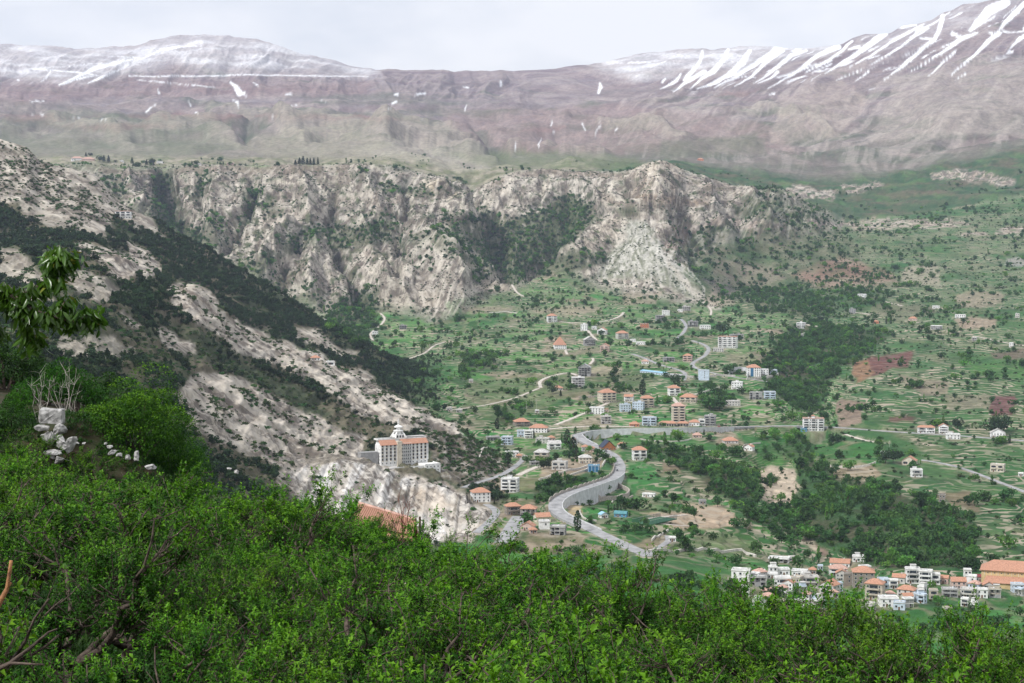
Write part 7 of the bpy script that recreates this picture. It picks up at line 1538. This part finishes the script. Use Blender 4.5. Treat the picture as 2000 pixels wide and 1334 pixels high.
for r_ in range(nrow-1, -1, -1):
    for c_ in range(ncol):
        if tilesleft <= 0: break
        t0, t1 = r_/nrow, c_/ncol; p = lerp(lerp(E0,E1,t1+.5/ncol), lerp(R0,R1,t1+.5/ncol), t0); up_ = (lerp(R0,R1,t1)-lerp(E0,E1,t1)).normalized(); xa_ = (lerp(E0,E1,1)-E0).normalized(); n_ = xa_.cross(up_).normalized(); xa_ = up_.cross(n_).normalized()
        M_ = Matrix((xa_, up_, n_)).transposed().to_4x4(); M_.translation = p-Vector(root.location)+n_*(.02-.0*r_)
        o = bpy.data.objects.new('tile', TILE); link(o, root); o.matrix_local = M_; tilesleft -= 1
m = MB(); zb_ = root.location.z
back0, back1 = R0+(R0-E0).cross(Vector((0,0,1))).cross(Vector((0,0,1))).normalized()*-4, R1+Vector((.5,5,-1.5))
m.add([E0-Vector((0,-.5,.3)), E1-Vector((0,-.5,.3)), R1+Vector((0,5,-3)), R0+Vector((0,5,-3)), Vector((E0.x,E0.y+.5,zb_)), Vector((E1.x,E1.y+.5,zb_)), Vector((R1.x,R1.y+5,zb_)), Vector((R0.x,R0.y+5,zb_))], [(0,1,5,4),(1,2,6,5),(2,3,7,6),(3,0,4,7)])
o = m.build('wall', wallm('cream'), root); o.location = -Vector(root.location)
m = MB(); m.add([R0, R1, R1+Vector((0,6,-2.6)), R0+Vector((0,6,-2.6)), R0-Vector((0,0,.3)), R1-Vector((0,0,.3)), R1+Vector((0,6,-2.9)), R0+Vector((0,6,-2.9))], [(0,1,2,3),(7,6,5,4),(1,5,6,2),(3,7,4,0),(2,6,7,3)]); o = m.build('back_roof', M_ORANGE, root); o.location = -Vector(root.location)
m = MB(); m.tube([R0+Vector((0,0,.05)), R1+Vector((0,0,.05))], .16, 6); o = m.build('ridge_cap', M_PINKR, root); o.location = -Vector(root.location)
bare(75, 2.6, 7, 2.6, M_RED, 'bare_tree', 'leafless reddish tree in front of the orange tiled roof', 'tree', 786, 100, v=1050)
def pole(u, v0, v1, y_, r, label, mat, arms=0, name='pole'):
    a_, b_ = at_px(u, v0, y_), at_px(u, v1, y_); a_.x = b_.x; root = empty(name, a_, 0, label, 'pole'); m = MB(); m.tube([(0,0,-2),(0,0,(b_-a_).z)], [r, r*.7], 6); m.build('shaft', mat, root)
    for k in range(arms): m = MB(); m.box(-.8,.8,-.06,.06,(b_-a_).z-.5-k*.6,(b_-a_).z-.38-k*.6); m.build('cross_arm', mat, root)
M_WOODP = pmat('pole_wood', (.10,.07,.05), .9, .2, 3)
pole(820, 1040, 1009, 110, .11, 'dark wooden pole standing right of the orange tiled roof', M_WOODP)
# utility poles and street lamps in the valley
for u, v, h, lb in [(1358,700,20,'thin pale utility pole at the road bend below the pinkish villa'), (1429,832,14,'tall lamp pole at the right end of the long concrete wall'), (1048,800,20,'thin pole on the olive slope'), (1028,803,20,'thin pole left of the tiny field hut'), (1092,739,14,'thin pole beside the field track'), (1011,950,12,'dark pole beside the old road'), (1159,950,14,'lamp pole behind the parapet of the road loop'), (1737,873,12,'thin pole above the small white house')]:
    p = locate(u, v); root = empty('utility_pole', p, 0, lb, 'pole'); m = MB(); hh = h/FPX*p.y; m.tube([(0,0,-1),(0,0,hh)], [.22,.16], 5); m.build('shaft', pmat('pale_pole', (.42,.40,.37), .8), root); m = MB(); m.box(-1,1,-.08,.08,hh-.9,hh-.7); m.build('cross_arm', MATS['pale_pole'], root)
# ================================================================== CHERRY BRANCH close to the camera at the left
yc = 10.0
def cp(X, Y, dy=0.0): return at_px(X/4.447, 450+Y/4.447, yc+dy)
root = empty('cherry_tree', (-5.2, yc, float(near_z(-5.2, yc))), 0, 'cherry tree reaching in from the left edge with drooping leafy branch tips', 'tree')
off_ = Vector(root.location); m = MB(); limbs = []
base = cp(-700, 900)
tr = [off_, off_+Vector((.1,0,3)), Vector((base.x-.6, yc, -2.2)), Vector((base.x, yc, base.z))]
m.tube([Vector(p)-off_ for p in tr], [.2,.15,.1,.06], 8)
def limb(pts, r0, r1):
    P = [cp(*p) for p in pts]; limbs.append(P); m.tube([p-off_ for p in P], list(np.linspace(r0, r1, len(P))), 6)
m.tube([base-off_, cp(-300,520)-off_, cp(-5,505)-off_], [.06,.035,.018], 7); m.tube([base-off_, cp(-300,860)-off_, cp(-60,830,.2)-off_], [.05,.03,.014], 7)
limb([(-300,520),(-5,505,0),(60,560,0),(150,590,-.05),(235,655,-.1),(300,700,-.1),(420,730,-.15),(500,765,-.15),(640,795,-.1),(720,765,-.1),(790,730,0)], .018, .004)
limb([(150,590,-.05),(280,505,0),(380,470,.1),(450,420,.1),(465,330,.1),(480,215,.05)], .009, .003); limb([(465,360,.1),(520,290,.1),(575,225,.1)], .006, .003)
limb([(470,755,-.15),(520,690,-.1),(560,620,-.05)], .006, .003); limb([(180,620,-.1),(200,760,-.1),(240,880,-.05),(290,930,0)], .008, .003); limb([(60,560,0),(90,640,.1),(130,740,.1)], .006, .003)
limb([(-60,830,.2),(-10,850,.2),(40,910,.2)], .008, .003); limb([(-300,520),(-40,480,.1),(0,520,.2)], .008, .003)
m.build('branches', M_BARK2, root, smooth=True)
rs = np.random.RandomState(31)
def leaves_long(rs, P, Dr, L_, W_, droop):
    n = len(P); Dr = Dr/np.linalg.norm(Dr,axis=1)[:,None]; S = np.cross(Dr, rs.normal(0,1,(n,3))); S /= np.linalg.norm(S,axis=1)[:,None]+1e-9; Nn = np.cross(S, Dr); l = L_*rs.uniform(.6,1.15,(n,1)); w = W_*rs.uniform(.8,1.15,(n,1))
    st = [(0,.06),(.22,.72),(.45,1),(.68,.85),(.86,.45),(1,.02)]; V = []
    for t_, k in st:
        c = P+Dr*l*t_-Nn*l*droop*t_*t_; V += [c+S*w*k*.5+Nn*w*k*.22, c, c-S*w*k*.5+Nn*w*k*.22]
    V = np.stack(V, 1).reshape(-1,3); b_ = np.arange(n)[:,None]*18; F = []
    for i in range(5):
        for j_ in (0,1): a_ = i*3+j_; F.append(b_+np.array([[a_, a_+1, a_+4, a_+3]]))
    return V, np.concatenate(F)
def hang(n, centres, spread, Lf, Wf, name, mat, down=1.0, parent=root):
    P = []; D_ = []
    for i in range(n):
        c_ = centres[rs.randint(len(centres))]; P.append(np.array(c_)+rs.normal(0,spread,3)); an = rs.rand()*6.28; D_.append(np.array([.7*math.cos(an), .7*math.sin(an), -down*rs.uniform(.4,1.6)]))
    V, F = leaves_long(rs, np.array(P)-np.array(off_), np.array(D_), Lf, Wf, .18)
    return mesh_np(name, V, F, mat, parent)
pts_all = []
for P in limbs:
    for a_, b_ in zip(P[:-1], P[1:]):
        n = max(2, int((b_-a_).length/.03)); pts_all += [lerp(a_, b_, k/n) for k in range(n)]
pts_all = [p for p in pts_all if p.x > -3.6]
o = hang(1050, pts_all, .026, .082, .027, 'foliage', M_CHERRY)
tipsC = [cp(485,225), cp(575,225,.1), cp(560,615), cp(785,735), cp(290,930), cp(465,430), cp(470,250), cp(530,250)]
o = hang(420, tipsC, .034, .095, .028, 'foliage', M_CHERRY, .8)
o = hang(60, tipsC, .02, .08, .024, 'young_foliage', M_TIP, .2)
# orange brown bare branch ends of the nearest fruit tree in the lower left corner
root2 = empty('pruned_branch', at_px(-12, 1172, 13), 0, 'orange brown pruned branch rising at the left edge above the orchard', 'branch'); m = MB(); o2 = Vector(root2.location)
m.tube([at_px(-60,1330,13)-o2, at_px(-8,1190,13)-o2, at_px(14,1150,13)-o2, at_px(18,1125,13)-o2, at_px(22,1095,13)-o2], [.05,.025,.018,.016,.014], 7); m.tube([at_px(14,1150,13)-o2, at_px(22,1138,13)-o2], [.012,.008], 5)
m.build('stem', pmat('orange_bark', (.42,.20,.085), .7, .25, 8, col2=(.20,.09,.05), detail=6, bump=.5), root2, smooth=True)
root2 = empty('forked_branch', at_px(20, 1295, 12.5), 0, 'brown forked branch with buds low in the lower left corner', 'branch'); m = MB(); o2 = Vector(root2.location)
m.tube([at_px(-80,1345,12.5)-o2, at_px(20,1295,12.5)-o2, at_px(60,1265,12.5)-o2, at_px(95,1235,12.5)-o2, at_px(112,1228,12.5)-o2], [.03,.018,.014,.010,.006], 6); m.tube([at_px(20,1295,12.5)-o2, at_px(60,1297,12.4)-o2, at_px(84,1298,12.4)-o2], [.014,.010,.008], 6)
m.build('stem', M_BARK2, root2, smooth=True)
# ================================================================== HAZE
zt = float(gZ.max())+30; zb = float(gZ.min())-60; xa = float(np.abs(gX).max())+200; ya = float(gY.max())+200
mb_ = MB(); mb_.box(-xa, xa, -120, ya, zb, zt)
hm = bpy.data.materials.new('haze_air'); hm.use_nodes = True; t = hm.node_tree; t.nodes.remove(t.nodes['Principled BSDF'])
pv = N(t, 'ShaderNodeVolumePrincipled'); pv.inputs['Color'].default_value = (.64,.72,1.0,1); pv.inputs['Density'].default_value = HAZE; pv.inputs['Anisotropy'].default_value = .2
t.links.new(pv.outputs[0], t.nodes['Material Output'].inputs['Volume'])
hz_o = mb_.build('haze', hm); tag(hz_o, kind='stuff')
